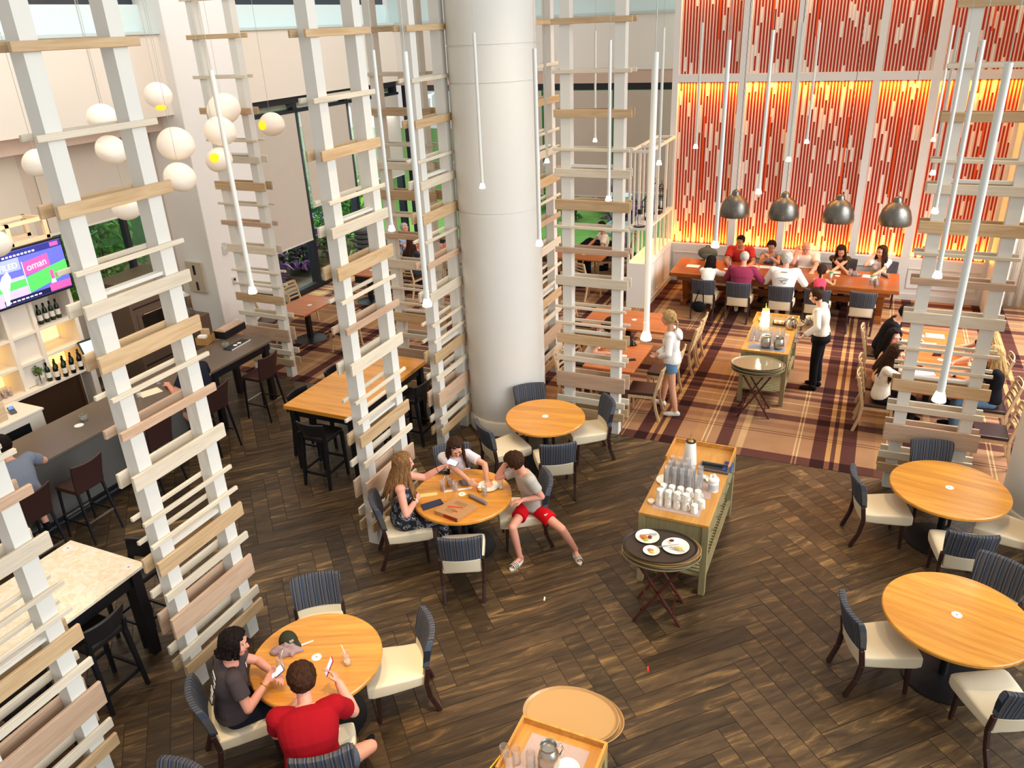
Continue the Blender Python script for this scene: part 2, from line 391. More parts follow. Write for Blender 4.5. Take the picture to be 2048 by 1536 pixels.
def carpet():
    m = bpy.data.materials.new('plaid_carpet'); m.use_nodes = True; n = m.node_tree; b = n.nodes['Principled BSDF']
    tc = n.nodes.new('ShaderNodeTexCoord'); sx = n.nodes.new('ShaderNodeSeparateXYZ'); n.links.new(tc.outputs['Object'], sx.inputs[0])
    def stripes(axis, off, per, marks):
        a = n.nodes.new('ShaderNodeMath'); a.operation = 'SUBTRACT'; a.inputs[1].default_value = off; n.links.new(sx.outputs[axis], a.inputs[0])
        d = n.nodes.new('ShaderNodeMath'); d.operation = 'DIVIDE'; d.inputs[1].default_value = per; n.links.new(a.outputs[0], d.inputs[0])
        f = n.nodes.new('ShaderNodeMath'); f.operation = 'FRACT'; n.links.new(d.outputs[0], f.inputs[0])
        cr = n.nodes.new('ShaderNodeValToRGB'); cr.color_ramp.interpolation = 'CONSTANT'; e = cr.color_ramp.elements
        while len(e) < len(marks): e.new(0.5)
        for q, (p, v) in zip(e, marks): q.position = p / per
        for q, (p, v) in zip(e, marks): q.color = (v, v, v, 1)
        n.links.new(f.outputs[0], cr.inputs['Fac']); return cr.outputs['Color']
    # 0 = dark brown, .5 = ground, 1 = cream line ; x origin at the dark band D (x = -0.27)
    per = 2.52
    dx = stripes(0, -0.27, per, [(0, 0.0), (0.18, 0.62), (0.25, 0.08), (0.31, 0.62), (0.38, 0.0), (0.58, 0.5), (0.82, 0.56), (0.97, 0.95), (0.99, 0.5), (1.03, 0.95), (1.05, 0.5), (1.19, 0.05), (1.37, 0.5), (1.47, 0.78), (1.57, 0.5), (2.27, 0.88), (2.29, 0.5), (2.32, 0.88), (2.34, 0.5)])
    dy = stripes(1, 10.25, per, [(0, 0.05), (0.22, 0.5), (0.80, 0.12), (0.82, 0.5), (0.87, 0.12), (0.89, 0.5), (1.02, 0.4), (1.18, 0.5), (1.30, 0.08), (1.50, 0.5), (1.66, 0.88), (1.68, 0.5), (1.93, 0.88), (1.96, 0.5), (2.12, 0.12), (2.24, 0.3), (2.28, 0.5), (2.36, 0.2), (2.44, 0.5)])
    mx = n.nodes.new('ShaderNodeMix'); mx.data_type = 'RGBA'; mx.inputs[0].default_value = 0.5; n.links.new(dx, mx.inputs[6]); n.links.new(dy, mx.inputs[7])
    nz = n.nodes.new('ShaderNodeTexNoise'); nz.inputs['Scale'].default_value = 3.0; nz.inputs['Detail'].default_value = 4; n.links.new(tc.outputs['Object'], nz.inputs['Vector'])
    cr = n.nodes.new('ShaderNodeValToRGB'); e = cr.color_ramp.elements
    e[0].position = 0.04; e[0].color = lin('#331a19'); e[1].position = 0.5; e[1].color = lin('#aa7f5c')
    for p, c in ((0.27, '#5d3831'), (0.36, '#7d5440'), (0.44, '#986c52'), (0.56, '#bd8d56'), (0.72, '#d9b78a')):
        q = e.new(p); q.color = lin(c)
    n.links.new(mx.outputs[2], cr.inputs['Fac'])
    mr = n.nodes.new('ShaderNodeMapRange'); mr.inputs['To Min'].default_value = 0.66; mr.inputs['To Max'].default_value = 0.92; n.links.new(nz.outputs['Fac'], mr.inputs['Value'])
    hs = n.nodes.new('ShaderNodeHueSaturation'); n.links.new(mr.outputs[0], hs.inputs['Value']); n.links.new(cr.outputs[0], hs.inputs['Color'])
    n.links.new(hs.outputs[0], b.inputs['Base Color']); b.inputs['Roughness'].default_value = 0.95; b.inputs['Specular IOR Level'].default_value = 0.1
    o = MB().box(-12.2, 9.0, 10.25, 19.6, -0.2, 0.004).build('floor_carpet', m); struct(o)
carpet()

# ------------------------------------------------------------------ walls
M_FRAME = mat('window_frame_black', '#22242a', 0.45)
M_SHADE = mat('roller_fabric', '#cfc3b4', 0.95, noise=0.03, nscale=3)
M_PALE = mat('pale_aqua', '#dfeeec', 0.6)
WL = -12.15          # fascia plane of the left wall
# left wall: fascia band, soffit and the wall above it
b = MB(); b.box(-12.55, WL, 2.0, 19.6, 4.48, 5.86); b.build('wall_left_fascia', M_CREAM); struct(bpy.data.objects['wall_left_fascia'])
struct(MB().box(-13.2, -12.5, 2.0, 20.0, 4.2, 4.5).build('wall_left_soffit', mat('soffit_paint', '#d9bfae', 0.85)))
struct(MB().box(-12.7, WL + 0.06, 2.0, 19.6, 5.86, 5.92).build('trim_1', mat('ledge_paint', '#cfdcd8', 0.7), bevel=0.01))
struct(MB().box(-12.75, -12.5, 2.0, 19.9, 5.92, 6.36).m(0).build('wall_left_upper', M_PALE))
struct(MB().box(-12.85, -12.6, 2.0, 19.9, 6.36, 6.62).build('window_1', mat('dark_glass_band', '#3b4048', 0.2)))
struct(MB().box(-12.75, -12.5, 2.0, 19.9, 6.62, 7.6).build('wall_left_top', M_PALE))
# bar back wall set back under the soffit, with a window strip
wb = MB()
wb.box(-13.15, -12.9, 2.0, 11.6, 0, 1.25); wb.box(-13.15, -12.9, 2.0, 11.6, 3.15, 4.2)
for a, c in ((2.0, 6.4), (8.75, 9.0), (11.2, 11.6)): wb.box(-13.15, -12.9, a, c, 1.25, 3.15)
struct(wb.build('wall_bar', mat('bar_wall', '#c6b5a4', 0.85)))
def window(name, axis, c, a0, a1, z0, z1, mull, rails=(), fw=0.09, dep=0.12):
    """black framed window in a wall plane; axis 'x' means the wall is x = c"""
    r = thing(name, None, None); r['kind'] = 'structure'
    f = MB()
    def bx(p0, p1, q0, q1, d0=-dep / 2, d1=dep / 2):
        if axis == 'x': f.box(c + d0, c + d1, p0, p1, q0, q1)
        else: f.box(p0, p1, c + d0, c + d1, q0, q1)
    bx(a0, a1, z0, z0 + fw); bx(a0, a1, z1 - fw, z1)
    for q in [a0 + fw / 2, a1 - fw / 2] + list(mull): bx(q - fw / 2, q + fw / 2, z0 + fw, z1 - fw, -dep / 2 - 0.002, dep / 2 + 0.002)
    for q in rails: bx(a0 + fw, a1 - fw, q - fw / 2, q + fw / 2, -dep / 2 + 0.004, dep / 2 - 0.004)
    f.build('window_frame', M_FRAME, r)
    g = MB()
    if axis == 'x': g.box(c - 0.004, c + 0.004, a0, a1, z0, z1)
    else: g.box(a0, a1, c - 0.004, c + 0.004, z0, z1)
    g.build('pane', M_PANE, r)
    return r
window('window_2', 'x', -13.02, 6.4, 8.75, 1.25, 3.15, [7.6])
window('window_3', 'x', -13.02, 9.0, 11.2, 1.25, 3.15, [9.75, 10.6])
window('window_4', 'x', -12.3, 13.2, 19.55, 0.0, 4.48, [15.16, 17.16, 18.15], (), 0.14, 0.18)
struct(MB().box(-12.4, -12.15, 13.2, 19.55, 4.14, 4.2).build('trim_2', M_FRAME))
# the pier between bar and windows
struct(MB().box(-12.95, -11.95, 11.58, 13.22, 0, 7.6).build('pillar_pier', mat('plaster_white', '#faf6f1', 0.85, bump=0.15, bscale=25), bevel=0.02))
# back wall behind the slat screens, parallel to the orange panels
YB = 19.6
struct(MB().box(-12.4, -4.2, YB, YB + 0.25, 4.66, 5.86).build('wall_back_fascia', M_WALLW))
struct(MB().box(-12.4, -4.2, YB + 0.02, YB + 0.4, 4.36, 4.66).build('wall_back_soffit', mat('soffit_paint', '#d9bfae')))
struct(MB().box(-12.4, -4.2, YB - 0.05, YB + 0.3, 5.86, 5.92).build('trim_3', mat('ledge_paint', '#cfdcd8')))
struct(MB().box(-12.4, -4.2, YB + 0.2, YB + 0.4, 5.92, 7.6).build('wall_back_upper', M_PALE))
window('window_5', 'y', YB + 0.12, -12.1, -4.25, 0.0, 4.36, [-10.2, -7.85, -6.0], (), 0.15, 0.18)
# roller shades hanging inside the windows
def shade(label, x0, x1, y0, y1, z0, z1, axis):
    r = thing('window_blind', label, 'roller shade', ((x0 + x1) / 2, (y0 + y1) / 2, z0), 0, 'roller shades')
    hx, hy = (x1 - x0) / 2, (y1 - y0) / 2
    MB().box(-hx, hx, -hy, hy, 0.03, z1 - z0).build('fabric', M_SHADE, r)
    if axis == 'x': MB().box(-0.012, 0.012, -hy, hy, 0, 0.035).build('hem_bar', mat('shade_bar', '#e2ddd2', 0.4), r)
    else: MB().box(-hx, hx, -0.012, 0.012, 0, 0.035).build('hem_bar', mat('shade_bar', '#e2ddd2', 0.4), r)
shade('wide beige roller shade between white pier and first black mullion, lowered nearly to the plants', -12.164, -12.156, 13.3, 15.07, 1.22, 4.14, 'x')
shade('beige roller shade in the middle bay of the left window wall', -12.164, -12.156, 15.26, 17.06, 1.95, 4.14, 'x')
shade('narrow beige roller shade on the left window wall, second bay from the corner', -12.164, -12.156, 17.26, 18.07, 2.0, 4.14, 'x')
shade('beige roller shade at the corner end of the left window wall', -12.164, -12.156, 18.25, 19.5, 2.0, 4.14, 'x')
shade('beige roller shade on the back window beside the white lattice shelf', -5.92, -4.3, 19.556, 19.564, 1.75, 4.2, 'y')
shade('beige roller shade on the back window behind the slatted screen', -7.77, -6.08, 19.556, 19.564, 1.6, 4.2, 'y')
shade('beige roller shade on the back window hidden half by the round column', -10.1, -7.95, 19.556, 19.564, 1.6, 4.2, 'y')
shade('beige blind across the window above the television', -12.886, -12.878, 6.4, 8.75, 2.72, 4.15, 'x')
shade('beige blind above the stainless oven at the back of the bar', -12.886, -12.878, 9.0, 11.2, 2.75, 4.15, 'x')
# panel wall
YW = 18.2
PX_ = [(-4.17, -2.88), (-2.71, -1.80), (-1.65, -0.265), (-0.125, 0.775), (0.94, 2.33)]
w = MB()
w.box(-4.3, 2.5, YW + 0.16, YW + 0.4, 0, 7.8)
edges = [-4.3] + [e for p in PX_ for e in p] + [2.5]
for i in range(0, len(edges), 2): w.box(edges[i], edges[i + 1], YW, YW + 0.16, 0, 7.8)
for x0, x1 in PX_:
    w.box(x0, x1, YW, YW + 0.16, 0, 0.9); w.box(x0, x1, YW, YW + 0.16, 4.46, 4.62); w.box(x0, x1, YW, YW + 0.16, 6.55, 7.8)
struct(w.build('wall_right', mat('panel_wall_paint', '#e9e6df', 0.7)))
bb = MB()
bb.box(-4.3, 2.5, YW - 0.025, YW, 0, 0.14)
for x0, x1 in ((-4.1, -2.9), (-2.7, -1.8), (-1.65, -0.27), (-0.12, 0.78), (0.95, 2.3)):
    for a, c, z0, z1 in ((x0, x1, 0.68, 0.71), (x0, x1, 0.26, 0.29), (x0, x0 + 0.03, 0.29, 0.68), (x1 - 0.03, x1, 0.29, 0.68)): bb.box(a, c, YW - 0.018, YW, z0, z1)
struct(bb.build('baseboard_right', M_WHITE, bevel=0.004))
M_RED = mat('red_backing', '#c23420', 0.6); M_BOUNCE = wood('bounce_pink_slat', '#e0b8a4', '#ecccb9', 2, 0.6, 0.6, 0.03); M_FILL = wood('white_slat', '#e4ddd4', '#efe9e1', 2, 0.6, 0.6, 0.03); M_ORED = mat('orange_strip', '#e0581e', 0.5)  # pink of the full-height slats is red bounce light put into their colour
def panel(label, x0, x1, z0, z1, rs):
    rnd = random.Random(rs); r = thing('slatted_wall_panel', label, 'wall panel', ((x0 + x1) / 2, YW + 0.15, z0), 0, 'orange and white slatted wall panels')
    W = x1 - x0; Hh = z1 - z0
    MB().box(-W / 2 + 0.002, W / 2 - 0.002, -0.012, 0.008, 0, Hh).build('backing', M_RED, r)
    n = int(W / 0.062); p = W / n; s = MB(); g = MB(); cell = 0.29; k = int(Hh / cell) + 1
    s.m(0)
    for i in range(n):
        x = -W / 2 + i * p
        s.box(x + 0.004, x + 0.029, -0.034, -0.012, 0.002, Hh - 0.002)
        on = rnd.random() < 0.22; z = -rnd.random() * 0.25
        while z < Hh:
            ln = cell * (rnd.choice((1, 1, 1, 2)) if on else rnd.choice((1, 2, 2, 3)))
            if on: g.box(x + 0.029, x + p + 0.002, -0.034, -0.012, max(0.002, z), min(Hh - 0.002, z + ln))
            z += ln; on = (not on) if on else rnd.random() < 0.30
    s.build('slats', M_BOUNCE, r); g.build('filler_slats', M_FILL, r)
    ob = MB(); xo = -W / 2 + p * rnd.randrange(3, n - 3)
    ob.box(xo - 0.002, xo + 0.036, -0.043, -0.037, Hh * 0.35, Hh * 0.8); ob.build('accent_strip', M_ORED, r)
nm = ['leftmost', 'second from left', 'middle', 'second from right', 'rightmost']
for i, (x0, x1) in enumerate(PX_):
    panel('lower red and white slatted wall panel glowing orange, %s of the lower row' % nm[i], x0, x1, 0.9, 4.46, 10 + i)
    panel('upper red and white slatted wall panel, %s of the upper row' % nm[i], x0, x1, 4.62, 6.55, 30 + i)
# right side: curtain, glazed door wall, far wall
cur = MB(); pts = []
for i in range(41): pts.append((2.5 + i * 0.03, YW - 0.12 + 0.05 * math.sin(i * 1.25)))
for i in range(40):
    (xa, ya), (xb, yb) = pts[i], pts[i + 1]; cur.add([(xa, ya, 0.1), (xb, yb, 0.1), (xb, yb, 4.3), (xa, ya, 4.3), (xa, ya + 0.006, 0.1), (xb, yb + 0.006, 0.1), (xb, yb + 0.006, 4.3), (xa, ya + 0.006, 4.3)], [(0, 1, 2, 3), (7, 6, 5, 4), (0, 4, 5, 1), (3, 2, 6, 7), (0, 3, 7, 4), (1, 5, 6, 2)])
tag(cur.build('curtain', mat('curtain_cloth', '#ded4c4', 0.95), smooth=True), 'pleated cream curtain at the right end of the orange slatted wall', 'curtain')
struct(MB().box(2.4, 2.62, 17.0, 18.2, 0, 7.6).build('trim_4', M_WHITE))
window('window_6', 'y', YW + 0.5, 3.7, 9.0, 0.0, 3.2, [5.4, 7.2], (), 0.1, 0.12)
struct(MB().box(2.5, 9.0, YW + 0.4, YW + 0.65, 3.2, 7.8).build('wall_right_end', M_WALLW))
# round columns
def column(name, x, y, r, rings, top=7.8):
    prof = [(r, 0.0)]
    for z in rings: prof += [(r, z - 0.012), (r - 0.012, z - 0.008), (r - 0.012, z + 0.008), (r, z + 0.012)]
    prof.append((r, top))
    o = MB().lathe(prof, 64, (x, y, 0)).build(name, mat('column_paint', '#e3e0d8', 0.55), auto=True); struct(o)
    q = MB().lathe([(r + 0.03, 0), (r + 0.03, 0.2), (r + 0.012, 0.225), (r - 0.02, 0.225)], 64, (x, y, 0)).build('trim_5', mat('column_base_paint', '#e4dccb', 0.5), auto=True); struct(q)
column('pillar', -4.84, 10.2, 0.6, [3.42, 5.1, 5.55])
column('pillar', 2.70, 9.95, 0.70, [3.3, 5.1])
# outdoors ground
struct(MB().box(-40, 20, 19.9, 45, -0.3, -0.05).build('ground_outside', mat('lawn', '#6f9a4c', 0.9, noise=0.25, nscale=4)))
struct(MB().box(-40, -12.5, -5, 19.9, -0.3, -0.06).build('ground_garden', mat('soil', '#5a4a3c', 0.9, noise=0.3, nscale=3)))

# ------------------------------------------------------------------ light
wd = bpy.data.worlds.new('World'); SC.world = wd; wd.use_nodes = True; bgn = wd.node_tree.nodes['Background']
bgn.inputs['Color'].default_value = (1.0, 0.965, 0.92, 1); bgn.inputs['Strength'].default_value = 0.66
def area(name, loc, tgt, sx, sy, power, col, spread=180):
    l = bpy.data.lights.new(name, 'AREA'); l.shape = 'RECTANGLE'; l.size = sx; l.size_y = sy; l.energy = power; l.color = col; l.spread = R(spread)
    o = bpy.data.objects.new(name, l); COL.objects.link(o); o.location = loc
    o.rotation_euler = (V(tgt) - V(loc)).to_track_quat('-Z', 'Y').to_euler(); return o
def spot(name, loc, tgt, power, col, size=60, blend=0.6, rad=0.08):
    l = bpy.data.lights.new(name, 'SPOT'); l.energy = power; l.color = col; l.spot_size = R(size); l.spot_blend = blend; l.shadow_soft_size = rad
    o = bpy.data.objects.new(name, l); COL.objects.link(o); o.location = loc
    o.rotation_euler = (V(tgt) - V(loc)).to_track_quat('-Z', 'Y').to_euler(); return o
WARM = (1.0, 0.72, 0.42); COOL = (0.86, 0.94, 1.0)
area('atrium_window_light', (9.5, 6.0, 7.0), (-4, 7, 2.5), 9, 6, 500, COOL, 120)
sl = bpy.data.lights.new('atrium_daylight', 'SUN'); sl.energy = 1.5; sl.color = (0.88, 0.95, 1.0); sl.angle = R(50); so = bpy.data.objects.new('atrium_daylight', sl); COL.objects.link(so); so.rotation_euler = V((-1, 0.22, -0.42)).to_track_quat('-Z', 'Y').to_euler()
area('door_daylight', (5.2, 14.5, 5.0), (3.2, 14.0, 0), 3.5, 5, 600, (1, 1, 1), 120)
area('garden_daylight', (-13.0, 16.4, 3.4), (-9, 15.5, 0.0), 6, 1.6, 480, (0.9, 0.97, 1.0))
area('garden_sky_light', (-15.6, 12.5, 7.5), (-14.2, 12.5, 0), 16, 4, 1500, (0.95, 1, 0.95))
area('lawn_sky_light', (-7, 23.0, 8.5), (-7, 23.6, 0), 16, 5, 1000, (0.97, 1, 0.95))
for i, (x, y, p) in enumerate(((-3.9, 4.1, 260), (-3.9, 6.9, 240), (-3.8, 9.1, 160), (1.2, 6.7, 230), (1.3, 9.0, 170), (-1.5, 3.4, 800), (-1.5, 7.6, 200), (-1.2, 12.6, 260), (-3.9, 12.6, 170), (-8.3, 14.0, 120), (1.3, 12.6, 110), (-6.5, 8.6, 200), (-6.6, 3.4, 300), (-1.6, 16.0, 150), (-9.4, 7.0, 140))):
    spot('downlight', (x, y, 8.2), (x, y, 0), p * 2.2, WARM, 46, 0.7, 0.1)
area('bar_fill_light', (-8.6, 9.5, 8.0), (-12.0, 9.5, 4.0), 9, 3, 120, (1.0, 0.9, 0.78))  # warm fill added to brighten the left wall, no fitting there
area('back_bar_light', (-10.6, 7.0, 4.1), (-11.6, 7.0, 1.0), 3, 0.6, 45, (1.0, 0.8, 0.55))
# strips that graze the orange panels
for x0, x1 in PX_:
    area('panel_strip_light', ((x0 + x1) / 2, YW + 0.03, 0.93), ((x0 + x1) / 2, YW + 0.12, 2.4), x1 - x0, 0.03, 34, (1.0, 0.34, 0.01))
    area('panel_strip_light', ((x0 + x1) / 2, YW + 0.03, 4.43), ((x0 + x1) / 2, YW + 0.12, 3.0), x1 - x0, 0.03, 34, (1.0, 0.34, 0.01))
    area('panel_strip_light', ((x0 + x1) / 2, YW + 0.03, 6.52), ((x0 + x1) / 2, YW + 0.12, 5.0), x1 - x0, 0.03, 22, (1.0, 0.5, 0.12))

# ------------------------------------------------------------------ slatted screens
SL = [(0.24, 0.37, 1), (0.45, 0.55, 0), (0.71, 0.95, 2), (1.14, 1.22, 0), (1.42, 1.57, 1), (1.72, 1.76, 0), (1.97, 2.01, 0), (2.32, 2.46, 0), (2.80, 2.88, 2), (3.15, 3.19, 0),
      (3.41, 3.55, 1), (3.86, 3.97, 0), (4.20, 4.24, 0), (4.63, 4.73, 1), (5.17, 5.22, 0), (5.75, 5.82, 1), (6.30, 6.40, 0), (6.85, 6.95, 1)]
PW = 0.137; SP = 0.735
SLM = {}
def screen(label, x, y, axis):
    """x, y: near-left lower corner of the first post; axis the way the boards run"""
    rz = 0.0 if axis == 'x' else R(90)
    r = thing('slatted_screen', label, 'slatted screen', (x, y, 0), rz, 'tall slatted wooden screens')
    # local frame: boards run along +X, front face at local y = 0 (x screens) or local y = -PW side (y screens)
    for k in range(2):
        key = ('post', k)
        if key not in SLM: SLM[key] = MB().box(0, PW, 0, PW, 0, 7.4).mesh('post', M_WHITE)
        o = bpy.data.objects.new('post', SLM[key]); COL.objects.link(o); o.parent = r; o.location = (k * SP, 0, 0)
    L = SP + PW + 0.2
    for q, (z0, z1, c) in enumerate(SL):
        for side in range(2):
            key = ('slat', round(z1 - z0, 3), c)
            if key not in SLM: SLM[key] = MB().box(-L / 2, L / 2, -0.016, 0.016, 0, z1 - z0).mesh('slat', (M_SLATL, M_SLATM, M_SLATP)[c])
            o = bpy.data.objects.new('slat', SLM[key]); COL.objects.link(o); o.parent = r
            o.location = ((SP + PW) / 2 + (random.random() - .5) * 0.03, -0.018 if side == 0 else PW + 0.018, z0)
            md = o.modifiers.new('Bevel', 'BEVEL'); md.width = 0.004; md.segments = 1
    for z in (1.585, 3.98):
        if 'rail' not in SLM: SLM['rail'] = MB().box(PW, SP, 0.03, 0.1, 0, 0.03).mesh('rail', M_WHITE)
        o = bpy.data.objects.new('rail', SLM['rail']); COL.objects.link(o); o.parent = r; o.location = (0, 0, z)
    return r
# screens whose boards run away from the entrance side (front faces +x)
for lab, x, y in (('tall slatted screen of white posts at the lower left corner, beside the marble high table', -5.345, 2.03),
                  ('tall slatted screen standing behind the dark-haired woman in the grey shirt', -5.345, 3.905),
                  ('tall slatted screen standing behind the woman in the floral dress', -4.965, 6.54),
                  ('tall slatted screen touching the left side of the round white column', -5.345, 8.98),
                  ('slatted screen half hidden behind the right side of the round white column', -4.755, 11.39)):
    screen(lab, x, y, 'y')
for lab, x, y in (('far slatted screen at the end of the dark bar counter, near the white pier', -10.16, 10.36),
                  ('slatted screen behind the wooden high table, seen between two nearer screens', -6.87, 10.3),
                  ('slatted screen to the right of the round white column, facing the entrance', -3.9, 10.25),
                  ('slatted screen on the right, beside the round table and the seated women', 0.665, 10.05)):
    screen(lab, x, y, 'x')
# ------------------------------------------------------------------ tables
def disc(parent, x, y, z, r=0.045):
    o = MB().lathe([(r, 0), (r, 0.003)], 20, (x, y, z)).m(1).lathe([(r * 0.22, 0), (r * 0.22, 0.0036)], 4, (x, y, z)).build('table_sticker', [M_PAPER, mat('sticker_mark', '#8a7f74', 0.8)], parent); return o
def round_table(label, x, y, r, ang):
    t = thing('round_table', label, 'table', (x, y, 0), R(ang), 'round wooden tables')
    MB().lathe([(r - 0.02, 0.695), (r, 0.705), (r, 0.73), (r - 0.008, 0.74)], 72).build('table_top', M_ORANGE, t, auto=True)
    MB().lathe([(0.04, 0.03), (0.04, 0.66), (0.16, 0.68), (0.16, 0.695)], 20).build('pedestal', M_BLACK, t, auto=True)
    MB().lathe([(0.36, 0.0), (0.36, 0.012), (0.06, 0.05)], 40).build('base_plate', M_BLACK, t, auto=True)
    disc(t, 0.0, 0.0, 0.7405)
    return t
T1 = (-3.76, 9.12); T2 = (-3.94, 6.91); T3 = (-3.94, 4.08); T4 = (1.29, 9.0); T5 = (1.24, 6.69)
round_table('empty round wooden table in front of the round white column', *T1, 0.56, 10)
round_table('round wooden table with a pizza box and drinks, three people seated around', *T2, 0.59, 20)
round_table('round wooden table with a cap and two glasses, nearest the lower left', *T3, 0.58, 25)
round_table('empty round wooden table beside the right slatted screen, catching a pale window reflection', *T4, 0.63, -12)
round_table('empty round wooden table at the right edge, lower of the two right-hand tables', *T5, 0.625, -15)

def square_table(label, x, y, sx, sy, top, h=0.75, base='disc'):
    t = thing('dining_table', label, 'table', (x, y, 0), 0, 'rectangular pedestal tables')
    MB().box(-sx / 2, sx / 2, -sy / 2, sy / 2, h - 0.04, h).build('table_top', top, t, bevel=0.006)
    MB().box(-0.045, 0.045, -0.045, 0.045, 0.03, h - 0.05).box(-0.25, 0.25, -0.05, 0.05, h - 0.055, h - 0.04).build('pedestal', M_BLACK, t)
    MB().lathe([(0.33, 0.0), (0.33, 0.012), (0.06, 0.05)], 32).build('base_plate', M_BLACK, t, auto=True)
    disc(t, 0.1, 0.0, h + 0.0005)
    return t
square_table('small cherry wood table by the left windows, near the end of the bar', -10.2, 12.1, 0.8, 1.15, M_CHERRY)
square_table('second cherry wood table by the left windows, behind the high table screen', -10.35, 14.6, 0.8, 0.8, M_CHERRY)
square_table('cherry wood table behind the slatted screen, with a black phone on it', -3.43, 11.55, 0.84, 1.2, M_CHERRY)
square_table('empty cherry wood table beside the standing girl, next to the white lattice shelf', -3.75, 13.25, 1.55, 0.95, M_CHERRY)
square_table('table with a black jacket heap behind the column screen, near the back window', -6.1, 17.2, 1.3, 0.8, M_CHERRY)
square_table('table of the man in the blue striped shirt, far behind the screens', -9.9, 16.4, 0.8, 1.6, M_CHERRY)
square_table('cherry wood table on the right shared by seated women behind the right slatted screen', 1.25, 12.95, 0.95, 2.7, M_CHERRY)

# long trestle table under the dome lamps
t = thing('long_table', 'long dark-stained trestle table set under four grey dome lamps', 'table', (-1.48, 16.83, 0))
MB().box(-2.25, 2.25, -0.6, 0.6, 0.70, 0.78).build('table_top', M_LONG, t, bevel=0.008)
MB().box(-2.1, 2.1, -0.5, -0.46, 0.6, 0.7).box(-2.1, 2.1, 0.46, 0.5, 0.6, 0.7).build('apron', M_LONG, t)
for sx in (-1.95, 0, 1.95):
    k = MB()
    k.box(sx - 0.07, sx + 0.07, -0.42, 0.42, 0.0, 0.1); k.box(sx - 0.07, sx + 0.07, -0.36, 0.36, 0.6, 0.7)
    for s in (-1, 1): k.bar((sx, 0.12 * s, 0.1), (sx, 0.30 * s, 0.62), 0.13, 0.13)
    k.build('trestle', M_LONG, t, bevel=0.008)
MB().box(-1.9, 1.9, -0.04, 0.04, 0.28, 0.4).build('stretcher', M_LONG, t)

# high tables
def high_table(label, x0, x1, y0, y1, top, legw, thick=0.05, h=1.07, discs=(), tmat=None):
    t = thing('high_table', label, 'high table', ((x0 + x1) / 2, (y0 + y1) / 2, 0)); a, c = (x1 - x0) / 2, (y1 - y0) / 2
    MB().box(-a, a, -c, c, h - thick, h).build('table_top', top, t, bevel=0.005)
    for sx in (-1, 1):
        for sy in (-1, 1):
            px, py = sx * (a - 0.07), sy * (c - 0.12)
            MB().bar((px, py, 0), (px, py, 0.3), legw * .8, legw * .8, w2=legw * .9, d2=legw * .9).bar((px, py, 0.3), (px, py, h - thick), legw, legw).build('leg', M_BLACK, t, bevel=0.004)
    MB().box(-a + .05, a - .05, -c + .1, -c + .14, h - 0.19, h - thick).box(-a + .05, a - .05, c - .14, c - .1, h - 0.19, h - thick).box(-a + .05, -a + .09, -c + .1, c - .1, h - .19, h - thick).box(a - .09, a - .05, -c + .1, c - .1, h - .19, h - thick).build('apron', M_BLACK, t)
    for dx, dy in discs: disc(t, dx, dy, h + 0.0005, 0.055)
    return t
high_table('long wooden high table with black legs between the slatted screens', -7.1, -5.98, 7.62, 9.7, M_ORANGE, 0.09, 0.06, discs=[(-0.35, 0.25)])
M_MARBLE = mat('beige_marble', '#ecdcc0', 0.25)
mm = M_MARBLE.node_tree; bq = mm.nodes['Principled BSDF']; tcq = mm.nodes.new('ShaderNodeTexCoord'); nq = mm.nodes.new('ShaderNodeTexNoise'); nq.inputs['Scale'].default_value = 9; nq.inputs['Detail'].default_value = 10; nq.inputs['Distortion'].default_value = 2.2
mm.links.new(tcq.outputs['Object'], nq.inputs['Vector']); cq = mm.nodes.new('ShaderNodeValToRGB'); eq = cq.color_ramp.elements
eq[0].position = 0.36; eq[0].color = lin('#ecd9b6'); eq[1].position = 0.6; eq[1].color = lin('#f6ecd8'); e3 = eq.new(0.46); e3.color = lin('#f0e0c4')
mm.links.new(nq.outputs['Fac'], cq.inputs['Fac']); mm.links.new(cq.outputs[0], bq.inputs['Base Color'])
high_table('beige marble high table with thick black legs at the lower left', -7.15, -6.08, 2.35, 4.24, M_MARBLE, 0.11, 0.035, discs=[(-0.43, 0.83), (0.43, 0.83)])

